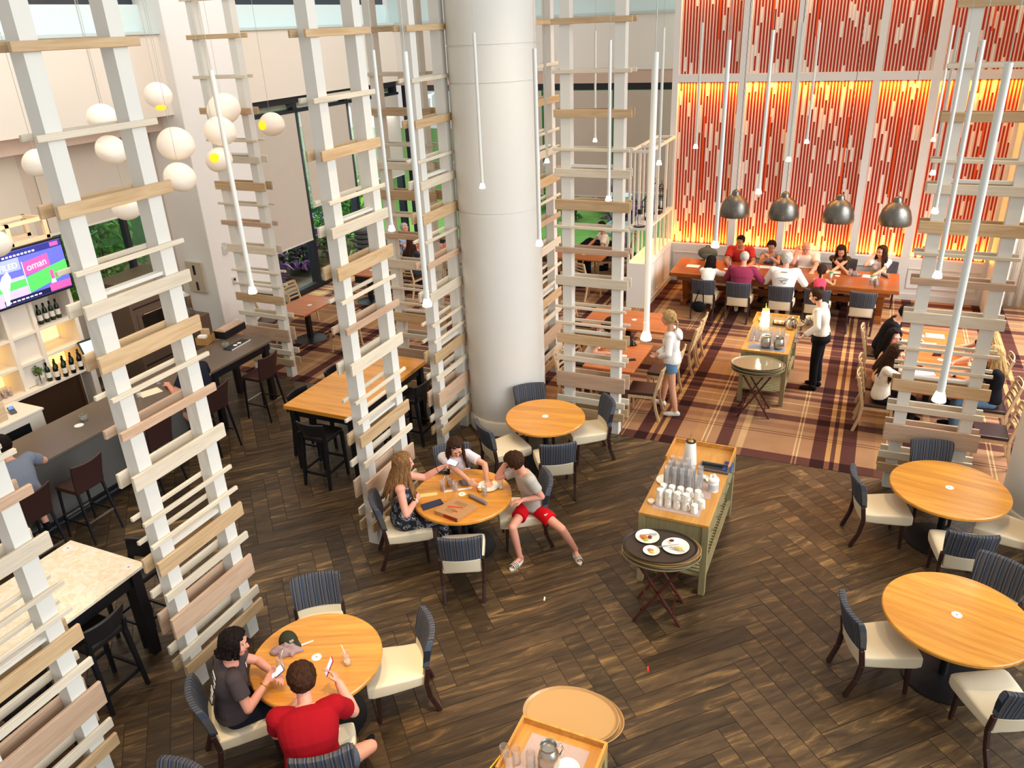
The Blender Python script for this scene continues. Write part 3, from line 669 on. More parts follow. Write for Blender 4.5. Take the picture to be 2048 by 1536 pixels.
# ------------------------------------------------------------------ chairs
def make_dining_chair():
    t = thing('dining_chair', 'x', 'chair')
    # front is +y ; seat height .48
    s = MB(); rows = []
    for y, z0, z1, w in ((-0.25, 0.345, 0.47, 0.225), (-0.1, 0.335, 0.47, 0.235), (0.1, 0.33, 0.485, 0.25), (0.24, 0.33, 0.49, 0.255), (0.29, 0.345, 0.475, 0.25)):
        rows.append(((0, y, (z0 + z1) / 2), (1, 0, 0), (0, 0, 1), w, (z1 - z0) / 2))
    s.loft(rows, 20, 7.0); s.build('seat', M_SEATC, t, auto=True, bevel=0.006)
    def backring(z, hw, y, th, bow):
        vs = []
        n = 9
        for i in range(n):
            u = -1 + 2 * i / (n - 1); vs.append((u * hw, y - bow * (1 - u * u), z))
        for i in range(n):
            u = 1 - 2 * i / (n - 1); vs.append((u * hw, y - bow * (1 - u * u) + th, z))
        return vs
    def back(name, levels, m):
        b = MB(); n = 18
        for lv in levels: b.v += backring(*lv)
        for j in range(len(levels) - 1):
            for i in range(n): i2 = (i + 1) % n; b.f.append((j * n + i, j * n + i2, (j + 1) * n + i2, (j + 1) * n + i)); b.mi.append(0)
        for i in range(8):
            o = 0; b.f.append((o + i + 1, o + i, o + 17 - i, o + 16 - i)); b.mi.append(0)
            o = (len(levels) - 1) * n; b.f.append((o + i, o + i + 1, o + 16 - i, o + 17 - i)); b.mi.append(0)
        return b.build(name, m, t, auto=True, bevel=0.01)
    back('lower_back', [(0.36, 0.205, -0.25, 0.05, 0.02), (0.45, 0.21, -0.262, 0.05, 0.03), (0.545, 0.215, -0.275, 0.05, 0.035)], M_SEATC)
    back('backrest', [(0.55, 0.225, -0.28, 0.06, 0.035), (0.68, 0.235, -0.30, 0.065, 0.045), (0.80, 0.245, -0.325, 0.065, 0.05), (0.865, 0.245, -0.34, 0.055, 0.05), (0.875, 0.235, -0.338, 0.045, 0.05)], M_STRIPE)
    for sx in (-1, 1):
        MB().bar((sx * 0.20, 0.2, 0.36), (sx * 0.205, 0.215, 0), 0.045, 0.045, w2=0.03, d2=0.03).build('leg', M_DARKW, t, bevel=0.004)
        k = MB(); pts = [(sx * 0.232, -0.265, 0.56), (sx * 0.232, -0.24, 0.38), (sx * 0.225, -0.265, 0.2), (sx * 0.215, -0.34, 0.0)]
        for a, c in zip(pts, pts[1:]): k.bar(a, c, 0.035, 0.045)
        k.build('leg', M_DARKW, t, bevel=0.006)
    return t
dining_chair = Proto(make_dining_chair)
CH = {}
def seat_chair(key, label, tab, ang, r, group='cream chairs with striped backs', spin=0):
    """chair pushed to a round table: ang is where its back is seen from the table centre, r the distance of the back"""
    d = V((math.cos(R(ang)), math.sin(R(ang)), 0)); c = V((tab[0], tab[1], 0)) + d * (r - 0.3)
    f = ang + 180 + spin; dining_chair(label, c, R(f - 90), group); CH[key] = (c, f); return c
seat_chair('a1', 'striped-back chair between the round column and the empty round table', T1, 129, 0.80)
seat_chair('a2', 'striped-back chair at the empty column table, on the side toward the pizza table', T1, -129, 0.95)
seat_chair('a3', 'striped-back chair at the empty column table, its cream back panel toward the camera', T1, -59, 1.02)
seat_chair('a4', 'striped-back chair at the empty column table, on the side toward the slatted screen', T1, 36, 0.92)
seat_chair('b1', 'striped-back chair under the woman in the floral dress', T2, -143, 1.0)
seat_chair('b2', 'striped-back chair of the girl with sunglasses on her head', T2, 125, 0.98)
seat_chair('b3', 'striped-back chair the boy in red shorts sits sideways on', T2, 31, 1.0)
seat_chair('b4', 'empty striped-back chair in front of the pizza box table', T2, -64, 1.02)
seat_chair('c1', 'striped-back chair of the dark-haired woman in the grey shirt', T3, -127, 1.0)
seat_chair('c2', 'empty striped-back chair on the far side of the cap table', T3, 127, 0.98)
seat_chair('c3', 'empty striped-back chair to the right of the cap table, cream seat in full view', T3, 39, 0.98)
seat_chair('c4', 'striped-back chair of the person in the red shirt', T3, -51, 1.15)
seat_chair('d1', 'striped-back chair to the left of the right-hand table by the screen', T4, -165, 1.0)
seat_chair('d2', 'striped-back chair between the right slatted screen and the empty table', T4, 101, 0.86)
seat_chair('d3', 'striped-back chair in front of the right-hand table by the screen, back toward the camera', T4, -82, 1.08)
seat_chair('d4', 'striped-back chair cut by the right edge, in front of the beige round column', T4, -14, 0.93)
seat_chair('e1', 'striped-back chair to the left of the lower right table', T5, -157, 0.95)
seat_chair('e2', 'striped-back chair on the far side of the lower right table', T5, 62, 0.92)
seat_chair('e3', 'striped-back chair in the lower right corner with a bright blue side', T5, -62, 1.0)
dining_chair('top of a striped-back chair cut by the bottom edge at the lower left', P(365, 1540, 0.86) + V((0.0, -0.3, -0.86)), R(180), 'cream chairs with striped backs')
LX = [(-2.88, 'of the hooded child, black bag on it'), (-2.18, 'of the white-haired man in the purple shirt'), (-1.36, 'of the grey-haired man in the printed white shirt'), (-0.68, 'of the girl in the pink top'), (0.14, 'standing empty at the right end of the near side')]
for i, (x, s) in enumerate(LX):
    c = V((x, 15.95 + (0.06 if i == 4 else 0), 0)); dining_chair('striped-back chair at the long table, ' + s, c, 0, 'cream chairs with striped backs'); CH['f%d' % i] = (c, 90)
for i, (x, s) in enumerate([(-2.45, 'man in the red shirt'), (-1.75, 'woman with praying hands'), (-1.05, 'bald man in white'), (-0.3, 'woman in the olive top'), (0.5, 'woman in the white t-shirt')]):
    c = V((x, 17.66, 0)); dining_chair('cream chair at the wall behind the ' + s, c, R(180), 'cream chairs with striped backs'); CH['g%d' % i] = (c, 270)

def make_slat_chair():
    t = thing('ladder_back_chair', 'x', 'chair')
    MB().box(-0.22, 0.22, -0.2, 0.22, 0.43, 0.48).build('seat', M_LEATHER, t, bevel=0.018, segs=3)
    MB().box(-0.21, 0.21, -0.2, -0.165, 0.38, 0.43).box(-0.21, 0.21, 0.17, 0.205, 0.38, 0.43).box(-0.21, -0.175, -0.165, 0.17, 0.38, 0.43).box(0.175, 0.21, -0.165, 0.17, 0.38, 0.43).build('seat_frame', M_LIGHTW, t)
    for sx in (-1, 1):
        MB().bar((sx * 0.195, 0.19, 0.43), (sx * 0.2, 0.2, 0), 0.04, 0.04, w2=0.028, d2=0.028).build('leg', M_LIGHTW, t, bevel=0.004)
        k = MB(); pts = [(sx * 0.20, -0.31, 0.88), (sx * 0.205, -0.25, 0.64), (sx * 0.205, -0.20, 0.42), (sx * 0.205, -0.23, 0.2), (sx * 0.205, -0.29, 0)]
        for a, c in zip(pts, pts[1:]): k.bar(a, c, 0.03, 0.042)
        k.build('leg', M_LIGHTW, t, bevel=0.005)
    for z, y in ((0.55, -0.232), (0.63, -0.252), (0.71, -0.272), (0.79, -0.29), (0.865, -0.308)):
        s = MB(); n = 7; h = 0.05 if z > 0.8 else 0.036
        pts = [((-1 + 2 * i / (n - 1)) * 0.195, y - 0.03 * (1 - (-1 + 2 * i / (n - 1)) ** 2)) for i in range(n)]
        for a, c in zip(pts, pts[1:]): s.bar((a[0], a[1], z), (c[0], c[1], z), 0.014, h)
        s.build('slat', M_LIGHTW, t)
    return t
slat_chair = Proto(make_slat_chair)
g = 'beech ladder-back chairs'
for key, lab, x, y, f in (('h1', 'ladder-back chair with brown seat turned in front of the small window table near the bar', -9.05, 11.75, 165),
        ('h2', 'ladder-back chair at the far side of the small window table near the bar', -10.95, 12.9, 0), ('h3', 'ladder-back chair half hidden by the far bar-end screen', -10.95, 11.75, 20),
        ('h4', 'ladder-back chair seen between column and screen, on the left of the phone table', -4.03, 11.13, 0), ('h11', 'ladder-back chair of the diner in pale clothes at the phone table', -4.03, 11.8, 0), ('h5', 'ladder-back chair nearest the camera beside the phone table', -2.86, 11.05, 185),
        ('h6', 'ladder-back chair behind the standing girl at the phone table', -2.75, 11.85, 180), ('h7', 'ladder-back chair right of the empty cherry table, nearer one', -2.72, 12.95, 180),
        ('h8', 'ladder-back chair right of the empty cherry table, farther one', -2.72, 13.5, 180), ('h9', 'ladder-back chair at the jacket table behind the screen', -5.6, 16.35, 60),
        ('h10', 'ladder-back chair on the far left of the empty cherry table behind the screen', -4.75, 13.6, 0), ('k1', 'ladder-back chair behind the woman in the peach top', 0.52, 12.35, 0),
        ('k2', 'ladder-back chair behind the long-haired woman in white', 0.52, 11.75, 0), ('k3', 'ladder-back chair of the person in black at the right table', 0.5, 13.75, 0),
        ('k4', 'empty ladder-back chair with shiny seat beside the beige column on the right', 1.95, 11.25, 180), ('k5', 'ladder-back chair of the nearer woman in black on the right', 2.0, 12.1, 180),
        ('k6', 'ladder-back chair of the farther blonde woman on the right', 2.0, 13.1, 180), ('m1', 'ladder-back chair of the man in the blue striped shirt', -10.6, 16.6, 0), ('m2', 'ladder-back chair of the woman in the dark patterned top', -9.6, 15.3, 80),
        ('m3', 'ladder-back chair of the diner in red behind the second screen', -9.15, 16.6, 180), ('n1', 'ladder-back chair of the man in glasses at the jacket table', -5.75, 18.0, 210), ('n2', 'ladder-back chair of the man in the coral shirt', -7.0, 17.6, 0), ('n3', 'ladder-back chair of the grey-shirted diner behind the man in glasses', -5.5, 18.7, 200)):
    slat_chair(lab, (x, y, 0), R(f - 90), g); CH[key] = (V((x, y, 0)), f)

def make_bar_chair():
    t = thing('bar_chair', 'x', 'bar chair')
    MB().box(-0.2, 0.2, -0.19, 0.21, 0.70, 0.76).build('seat', M_LEATHER, t, bevel=0.015, segs=3)
    b = MB(); L = [(0.72, 0.2, -0.19), (0.85, 0.205, -0.205), (1.0, 0.215, -0.235), (1.1, 0.22, -0.265)]
    for z, hw, y in L:
        b.v += [((-1 + 2 * i / 6) * hw, y - 0.02 * (1 - (-1 + 2 * i / 6) ** 2), z + 0.03 * ((-1 + 2 * i / 6) ** 2) * (z > 1)) for i in range(7)] + [((1 - 2 * i / 6) * hw, y + 0.03 - 0.02 * (1 - (1 - 2 * i / 6) ** 2), z + 0.03 * ((1 - 2 * i / 6) ** 2) * (z > 1)) for i in range(7)]
    n = 14
    for j in range(3):
        for i in range(n): i2 = (i + 1) % n; b.f.append((j * n + i, j * n + i2, (j + 1) * n + i2, (j + 1) * n + i)); b.mi.append(0)
    for i in range(6): b.f.append((i + 1, i, 13 - i, 12 - i)); b.f.append((42 + i, 43 + i, 54 - i, 55 - i)); b.mi += [0, 0]
    b.build('backrest', M_LEATHER, t, auto=True, bevel=0.006)
    for sx in (-1, 1):
        MB().bar((sx * 0.18, 0.18, 0.71), (sx * 0.2, 0.21, 0), 0.03, 0.03, w2=0.02, d2=0.02).build('leg', M_BLACK, t)
        MB().bar((sx * 0.18, -0.17, 0.71), (sx * 0.21, -0.27, 0), 0.03, 0.03, w2=0.02, d2=0.02).build('leg', M_BLACK, t)
        MB().bar((sx * 0.195, 0.2, 0.28), (sx * 0.205, -0.23, 0.28), 0.018, 0.018).build('side_rail', M_BLACK, t)
    MB().bar((-0.195, 0.2, 0.3), (0.195, 0.2, 0.3), 0.02, 0.02).build('foot_rail', M_STEEL, t); MB().bar((-0.2, -0.225, 0.3), (0.2, -0.225, 0.3), 0.02, 0.02).build('foot_rail', M_STEEL, t)
    return t
bar_chair = Proto(make_bar_chair)
for key, lab, x, y in (('bar0', 'brown leather bar chair of the man in the grey t-shirt at the bar', -8.62, 4.72), ('bar1', 'empty brown leather bar chair between the grey-shirted man and the near screen', -8.62, 5.45), ('bar2', 'brown leather bar chair seen through the near left screen', -8.62, 6.6),
        ('bar3', 'brown leather bar chair of the person in navy at the bar', -8.66, 7.75), ('bar4', 'brown leather bar chair at the far right end of the bar', -8.72, 8.95)):
    bar_chair(lab, (x, y, 0), R(90), 'leather bar chairs along the counter'); CH[key] = (V((x, y, 0)), 180)

def make_stool():
    t = thing('counter_stool', 'x', 'high stool')
    MB().box(-0.21, 0.21, -0.19, 0.21, 0.69, 0.76).build('seat', M_BLEATH, t, bevel=0.02, segs=3)
    b = MB(); n = 9
    rows = [(0.80, 0.19, -0.20), (0.9, 0.21, -0.215), (1.0, 0.225, -0.235)]
    for z, hw, y in rows:
        b.v += [((-1 + 2 * i / 8) * hw, y - 0.05 * (1 - (-1 + 2 * i / 8) ** 2), z) for i in range(n)] + [((1 - 2 * i / 8) * hw, y + 0.035 - 0.05 * (1 - (1 - 2 * i / 8) ** 2), z) for i in range(n)]
    m = 18
    for j in range(2):
        for i in range(m): i2 = (i + 1) % m; b.f.append((j * m + i, j * m + i2, (j + 1) * m + i2, (j + 1) * m + i)); b.mi.append(0)
    for i in range(8): b.f.append((i + 1, i, 17 - i, 16 - i)); b.f.append((36 + i, 37 + i, 52 - i, 53 - i)); b.mi += [0, 0]
    b.build('backrest', M_BLEATH, t, auto=True, bevel=0.008)
    for sx in (-1, 1):
        MB().bar((sx * 0.19, 0.19, 0.7), (sx * 0.2, 0.2, 0), 0.045, 0.045, w2=0.032, d2=0.032).build('leg', M_BLACK, t)
        MB().bar((sx * 0.195, -0.205, 0.84), (sx * 0.19, -0.18, 0.7), 0.035, 0.045).bar((sx * 0.19, -0.18, 0.7), (sx * 0.21, -0.25, 0), 0.045, 0.045, w2=0.032, d2=0.032).build('leg', M_BLACK, t)
        MB().bar((sx * 0.195, 0.19, 0.24), (sx * 0.2, -0.225, 0.24), 0.025, 0.03).build('stretcher', M_BLACK, t)
    MB().bar((-0.2, 0.195, 0.3), (0.2, 0.195, 0.3), 0.025, 0.03).build('stretcher', M_BLACK, t); MB().bar((-0.2, -0.215, 0.2), (0.2, -0.215, 0.2), 0.025, 0.03).build('stretcher', M_BLACK, t)
    return t
stool = Proto(make_stool)
for lab, x, y, f in (('black stool at the near short end of the wooden high table', -6.5, 7.62, 90), ('black stool on the right long side of the wooden high table, seen through the screen', -5.92, 9.1, 180), ('second black stool on the right long side of the wooden high table, nearer the camera', -5.92, 8.35, 180),
        ('black stool on the left long side of the wooden high table, near end', -7.12, 8.2, 0), ('black stool on the left long side of the wooden high table, far end', -7.12, 9.1, 0),
        ('black stool tucked under the right side of the marble high table', -6.12, 3.55, 180), ('black stool at the far short end of the marble high table', -6.5, 4.33, 270), ('black stool by the marble high table nearest the bottom edge', -6.12, 2.75, 180)):
    stool(lab, (x, y, 0), R(f - 90), 'black counter stools')

# ------------------------------------------------------------------ service stations
def station(label, x, y, yl, wl, knobs=3):
    """x, y centre of the near end; box grows toward +y"""
    t = thing('service_station', label, 'service cart', (x, y + yl / 2, 0), 0, 'wooden service stations')
    a, c, h = wl / 2, yl / 2, 0.92
    MB().box(-a, a, -c, c, h - 0.035, h).build('top', M_CARTW, t, bevel=0.005)
    MB().box(-a + .02, a - .02, -c + .02, c - .02, h - 0.3, h - 0.036).build('cabinet_body', M_CARTG, t, bevel=0.004)
    for sx in (-1, 1):
        for sy in (-1, 1): MB().box(sx * (a - .035) - .035, sx * (a - .035) + .035, sy * (c - .035) - .035, sy * (c - .035) + .035, 0, h - 0.037).build('leg', M_CARTG, t, bevel=0.004)
    s = MB()
    for i in range(int(yl / 0.06)): s.box(-a + .05, a - .05, -c + .03 + i * .06, -c + .07 + i * .06, 0.22, 0.24)
    s.box(-a + .01, -a + .05, -c + .06, c - .06, 0.19, 0.25); s.box(a - .05, a - .01, -c + .06, c - .06, 0.19, 0.25)
    s.build('slatted_shelf', M_CARTG, t)
    n = knobs
    for i in range(n):
        y0 = -c + 0.1 + i * (yl - 0.2) / n; y1 = y0 + (yl - 0.2) / n - 0.03
        d = MB().box(a - .022, a - 0.004, y0, y1, h - 0.28, h - 0.06).build('drawer', M_CARTG, t, bevel=0.004)
        for fy in (0.22, 0.78):
            yy = y0 + (y1 - y0) * fy
            MB().lathe([(0.008, 0), (0.008, 0.012), (0.02, 0.02), (0.022, 0.03), (0.012, 0.036)], 14, (a - .004, yy, h - 0.17), M=Euler((0, R(90), 0)).to_matrix()).build('knob', M_STEEL, d, auto=True)
    MB().box(-a, a, c - .02, c, h, h + 0.06).box(-a, -a + .02, c - .5, c - .02, h, h + .06).box(a - .02, a, c - .5, c - .02, h, h + .06).build('gallery_rail', M_CARTW, t)
    return t
station('wooden service station stacked with upside-down mugs and glasses, on the dark plank floor', -1.45, 7.02, 1.68, 0.76)
station('wooden service station with a lit lamp on the plaid carpet, beside the server', -1.19, 12.02, 1.68, 0.72)
station('wooden service station cut by the bottom edge, with a lilac cloth', -1.55, 2.3, 1.68, 0.68)

# folding tray stands with stacked oval trays
M_TRAY = mat('tan_tray', '#b08d5e', 0.35, coat=0.3); M_TRAYG = mat('grey_tan_tray', '#a39878', 0.35); M_TRAYB = mat('brown_black_tray', '#2b211b', 0.5)
M_REDW = wood('red_brown_wood', '#3a1512', '#54211b', 2, 1.0, 0.45)
def make_stand():
    t = thing('tray_stand', 'x', 'folding stand')
    for s in (-1, 1):
        for k in (-1, 1):
            MB().bar((k * 0.24, s * 0.19 + k * .013, 0), (-k * 0.2, s * 0.19 + k * .013, 0.72), 0.02, 0.04, up=(0, 1, 0)).build('leg', M_REDW, t)
    for k in (-1, 1):
        MB().bar((k * 0.2, -0.2, 0.715), (k * 0.2, 0.2, 0.715), 0.025, 0.035).build('top_rail', M_REDW, t)
        MB().bar((k * 0.165, -0.18, 0.14), (k * 0.165, 0.18, 0.14), 0.018, 0.03).build('stretcher', M_REDW, t)
    MB().bar((-0.15, -.17, 0.735), (0.15, -.17, 0.735), 0.04, 0.004).bar((-0.15, .17, 0.735), (0.15, .17, 0.735), 0.04, 0.004).build('strap', M_BLACK, t)
    return t
stand = Proto(make_stand)
def make_tray(m, inner=None):
    def f():
        t = thing('oval_tray', 'x', 'tray'); sx, sy = 0.385, 0.285
        a = MB().lathe([(0.93, 0), (0.96, 0.004), (1.0, 0.024), (0.985, 0.026), (0.94, 0.008), (0.0001, 0.008)], 56, sx=sx, sy=sy).build('tray_body', m, t, auto=True)
        if inner: MB().lathe([(0.92, 0.0085), (0.92, 0.011)], 56, sx=sx, sy=sy).build('anti_slip_liner', inner, t)
        return t
    return f
tan_tray = Proto(make_tray(M_TRAY, mat('tan_liner', '#b8915c', 0.3, coat=0.3))); grey_tray = Proto(make_tray(M_TRAYG, mat('grey_liner', '#8d7f60', 0.12, coat=0.6))); black_tray = Proto(make_tray(M_TRAYB, mat('brown_liner', '#3a2d22', 0.55)))
gt = 'oval trays stacked on the stands'
for name, c, rz, mix in (('plate-laden', (-1.47, 6.6), 8, 'b'), ('shiny', (-1.235, 11.68), 6, 'g'), ('plain tan', (-1.59, 4.27), 6, 't')):
    where = {'b': 'the mug service station', 'g': 'the lamp-lit service station on the carpet', 't': 'the station at the bottom edge'}[mix]
    stand('folding red-brown tray stand in front of ' + where, (c[0], c[1], 0), R(rz), 'folding tray stands')
    z = 0.738; k = 5 if mix != 't' else 3
    for i in range(k):
        pr = (grey_tray if mix == 'g' else tan_tray) if not (mix == 'b' and i == k - 1) else black_tray
        if mix == 'b' and i < 2: pr = grey_tray
        o = ['bottom', 'second from bottom', 'middle', 'fourth from bottom', 'top'] if k == 5 else ['bottom', 'middle', 'top']
        pr('%s oval tray stacked in front of %s' % (o[i], where), (c[0] + (0.02 if i % 2 else -0.015), c[1] + (0.012 if i % 2 else -0.008), z), R(rz + i), gt); z += 0.0265
    if mix == 'b': ZTRAY = z - 0.0265 + 0.0115

# ------------------------------------------------------------------ bar counter and back bar
M_BTOP = mat('bar_top', '#66574a', 0.3, noise=0.08, nscale=2); M_BFRONT = mat('bar_front', '#5a5753', 0.5)
t = thing('bar_counter', 'long dark bar counter with grey front running along the left', 'bar counter', (-9.4, 5.4, 0))
MB().box(-0.45, 0.45, -3.4, 4.25, 1.03, 1.07).build('counter_top', M_BTOP, t, bevel=0.006)
MB().box(-0.36, 0.36, -3.4, 2.6, 0.12, 1.03).build('counter_body', M_BFRONT, t)
MB().box(-0.3, 0.3, -3.4, 2.6, 0, 0.12).box(0.36, 0.375, -3.4, 2.6, 0.13, 0.2).build('plinth', M_BLACK, t)
for sx in (-1, 1):
    for yy in (2.9, 4.1): MB().box(sx * 0.37 - 0.045, sx * 0.37 + 0.045, yy - 0.045, yy + 0.045, 0, 1.03).build('leg', M_BLACK, t)
MB().box(-0.4, 0.4, 2.6, 4.2, 0.9, 1.03).build('apron', M_BLACK, t)
MB().tube([(0.5, -3.3, 0.2), (0.5, 2.6, 0.2)], 0.02).build('foot_rail', M_BLACK, t)

M_BACKW = mat('backbar_paint', '#e9dccb', 0.55)
t = thing('back_bar_cabinet', 'cream back bar cabinet with shelves, glass rows and the television above', 'bar cabinet', (-11.65, 6.9, 0))
c = MB()
c.box(-0.35, 0.32, -2.6, 1.15, 0.9, 0.95)                     # worktop
c.box(-0.35, 0.26, -2.6, -0.35, 0, 0.9); c.box(-0.35, 0.26, 1.05, 1.15, 0, 0.9); c.box(-0.35, 0.0, -0.35, 1.05, 0, 0.9)
c.build('base', M_BACKW, t, bevel=0.004)
s = MB()
for y in (-1.55, -0.75, -0.02, 0.42, 1.1): s.box(-0.3, 0.22, y - 0.03, y + 0.03, 0.95, 2.28)
for z in (1.34, 1.78, 2.28): s.box(-0.29, 0.215, -1.55, 1.1, z - 0.02, z + 0.02)
s.box(-0.32, -0.29, -1.55, 1.1, 0.95, 3.06); s.box(-0.295, 0.2, -1.55, 1.1, 2.3, 2.34); s.box(-0.295, 0.2, -1.55, 1.1, 3.04, 3.08); s.box(0.12, 0.16, 0.0, 0.42, 0.96, 2.28)
s.build('shelves', M_BACKW, t)
l = MB()
for z in (3.08, 3.36):
    l.box(0.14, 0.2, -1.55, 1.1, z, z + 0.05); l.box(-0.3, -0.24, -1.55, 1.1, z, z + 0.05)
for y in (-1.5, -0.85, -0.2, 0.45, 1.05):
    for x in (-0.27, 0.17): l.box(x - 0.03, x + 0.03, y - 0.03, y + 0.03, 3.08, 3.41)
    l.box(-0.27, 0.17, y - 0.03, y + 0.03, 3.36, 3.41)
l.build('top_lattice', mat('lattice_wood', '#dcc4a4', 0.5), t)
d = MB().box(0.0, 0.02, -0.3, 1.02, 0.08, 0.82).build('fridge_door', mat('dark_bronze', '#5a4230', 0.25, 0.4), t)
MB().tube([(0.06, 0.96, 0.15), (0.06, 0.96, 0.78)], 0.012).build('handle', mat('copper', '#a5724a', 0.3, 0.8), d)
MB().box(-0.27, -0.262, -1.5, 1.05, 0.97, 1.3).box(-0.27, -0.262, -1.5, 1.05, 1.4, 1.74).build('back_glow', mat('shelf_light', '#ffe9b0', 0.5, emit='#ffcf73', estr=1.6), t)
# television
t = thing('television', 'flat television showing a baseball game above the back bar', 'television', (-11.36, 7.35, 2.68), R(90))
MB().box(-0.70, 0.70, -0.03, 0.03, -0.41, 0.41).build('bezel', M_BLACK, t, bevel=0.006)
TVM = lambda n_, c_: mat('tv_' + n_, c_, 0.3, emit=c_, estr=0.85)
MB().box(-0.67, 0.67, -0.034, -0.03, -0.375, 0.38).build('screen', TVM('blue', '#5a62c8'), t)
pic = MB(); mats = [TVM('green', '#4fd05c'), TVM('pink', '#e0559c'), TVM('lilac', '#b9a9e8'), TVM('navy', '#2a2f7c'), TVM('white', '#e8e6ff'), TVM('sky', '#8f9be6'), TVM('dark', '#1a1c40')]
L_ = -0.0355
def tp(i, poly, d=0): pic.m(i).add([(x, L_ - d * .0008, z) for x, z in poly], [tuple(range(len(poly)))])
tp(0, [(-0.02, -0.28), (0.67, -0.16), (0.67, 0.06), (-0.02, -0.04)]); tp(2, [(-0.67, -0.37), (-0.04, -0.37), (-0.04, 0.0), (-0.67, 0.0)]); tp(0, [(-0.67, -0.18), (-0.04, -0.16), (-0.04, -0.05), (-0.67, -0.05)], 1)
tp(5, [(-0.67, 0.1), (-0.06, 0.1), (-0.06, 0.28), (-0.67, 0.28)], 1); tp(1, [(-0.02, -0.02), (0.40, 0.02), (0.40, 0.22), (-0.02, 0.18)], 2); tp(3, [(-0.67, 0.28), (0.67, 0.28), (0.67, 0.375), (-0.67, 0.375)], 2)
tp(1, [(0.48, 0.3), (0.62, 0.3), (0.62, 0.36), (0.48, 0.36)], 3); tp(6, [(-0.45, -0.37), (0.67, -0.37), (0.67, -0.29), (-0.45, -0.29)], 2); tp(1, [(0.30, -0.36), (0.66, -0.36), (0.66, -0.25), (0.30, -0.25)], 3)
tp(4, [(-0.035, -0.29), (-0.025, -0.29), (-0.025, 0.2), (-0.035, 0.2)], 3)
tp(4, [(-0.42, -0.2), (-0.34, -0.2), (-0.25, 0.02), (-0.28, 0.12), (-0.38, 0.06), (-0.46, -0.06)], 3); tp(4, [(-0.44, -0.36), (-0.38, -0.36), (-0.34, -0.2), (-0.42, -0.2)], 3); tp(6, [(-0.58, -0.16), (-0.5, -0.2), (-0.48, -0.1), (-0.54, -0.06)], 3)
tp(1, [(0.36, -0.18), (0.42, -0.18), (0.42, -0.04), (0.36, -0.04)], 3); tp(4, [(0.34, -0.24), (0.43, -0.24), (0.42, -0.18), (0.36, -0.18)], 3)
for q in range(9): tp(4, [(-0.3 + q * 0.06, 0.3), (-0.26 + q * 0.06, 0.3), (-0.26 + q * 0.06, 0.325), (-0.3 + q * 0.06, 0.325)], 3)
for q in range(8): tp(4, [(-0.4 + q * 0.07, -0.345), (-0.35 + q * 0.07, -0.345), (-0.35 + q * 0.07, -0.325), (-0.4 + q * 0.07, -0.325)], 3)
pic.build('picture', mats, t)
text('screen_text', 'oman', 0.15, TVM('white', '#e8e6ff'), t, (0.19, -0.0385, 0.1), (R(90), R(-5), 0))
text('screen_text', 'OAS FILED', 0.12, TVM('white', '#e8e6ff'), t, (-0.38, -0.0385, 0.17), (R(90), 0, 0))
# ------------------------------------------------------------------ people
M_SKIN = mat('skin', '#dba284', 0.5, noise=0.04, nscale=12); M_SKINT = mat('skin_tan', '#c08660', 0.5, noise=0.04, nscale=12); M_SKINR = mat('skin_rosy', '#dd9a82', 0.5, noise=0.05, nscale=12); M_SKIND = mat('skin_dark', '#94603f', 0.5)
M_EYEW = mat('eye_white', '#efe8e0', 0.3); M_IRIS = mat('iris', '#2a1a12', 0.2); M_LIPS = mat('lips', '#a8584e', 0.5)
def hairmat(n, c1, c2):
    m = wood('hair_' + n, c1, c2, 2, 5.0, 0.7, 0.0); m.node_tree.nodes['Principled BSDF'].inputs['Specular IOR Level'].default_value = 0.12; return m
HAIRTEX = bpy.data.textures.new('hair_waves', 'CLOUDS'); HAIRTEX.noise_scale = .035
HB = hairmat('dark', '#0e0a09', '#201511'); HBR = hairmat('brown', '#24150d', '#452a19'); HLB = hairmat('light_brown', '#543620', '#9a7148'); HGY = hairmat('grey', '#8e8a84', '#d5d0c8'); HBL = hairmat('blond', '#8a6a3c', '#cba873')
def remesh(mb, name, mats, vox, parent, smooth=4, fac=0.5):
    me = mb.mesh(name, mats); o = bpy.data.objects.new(name, me); COL.objects.link(o)
    r = o.modifiers.new('r', 'REMESH'); r.mode = 'VOXEL'; r.voxel_size = vox; r.use_smooth_shade = True
    if smooth:
        s = o.modifiers.new('s', 'SMOOTH'); s.factor = fac; s.iterations = smooth
    dg = bpy.context.evaluated_depsgraph_get(); dg.update()
    m2 = bpy.data.meshes.new_from_object(o.evaluated_get(dg)); bpy.data.objects.remove(o); bpy.data.meshes.remove(me)
    m2.name = name
    bm = bmesh.new(); bm.from_mesh(m2)                        # keep only the outer skin
    seen = set(); best = []
    for f in bm.faces:
        if f in seen: continue
        st = [f]; seen.add(f); isl = []
        while st:
            q = st.pop(); isl.append(q)
            for e in q.edges:
                for g in e.link_faces:
                    if g not in seen: seen.add(g); st.append(g)
        if len(isl) > len(best): best = isl
    keep = set(best); bmesh.ops.delete(bm, geom=[f for f in bm.faces if f not in keep], context='FACES')
    bm.to_mesh(m2); bm.free()
    m2.materials.clear()
    for x in (mats if isinstance(mats, (list, tuple)) else [mats]): m2.materials.append(x)
    m2.polygons.foreach_set('use_smooth', [True] * len(m2.polygons))
    o = bpy.data.objects.new(name, m2); COL.objects.link(o); o.parent = parent
    return o
def ik(a, b, l1, l2, pole):
    a, b = V(a), V(b); d = b - a; L = d.length; mx = (l1 + l2) * 0.999
    if L > mx: b = a + d * (mx / L); d = b - a; L = mx
    n = d / L; x = (l1 * l1 - l2 * l2 + L * L) / (2 * L); h = math.sqrt(max(0, l1 * l1 - x * x))
    p = V(pole); p = p - n * p.dot(n)
    if p.length < 1e-4: p = V((0, 0, -1)) - n * n.z * -1
    return a + n * x + p.normalized() * h, b
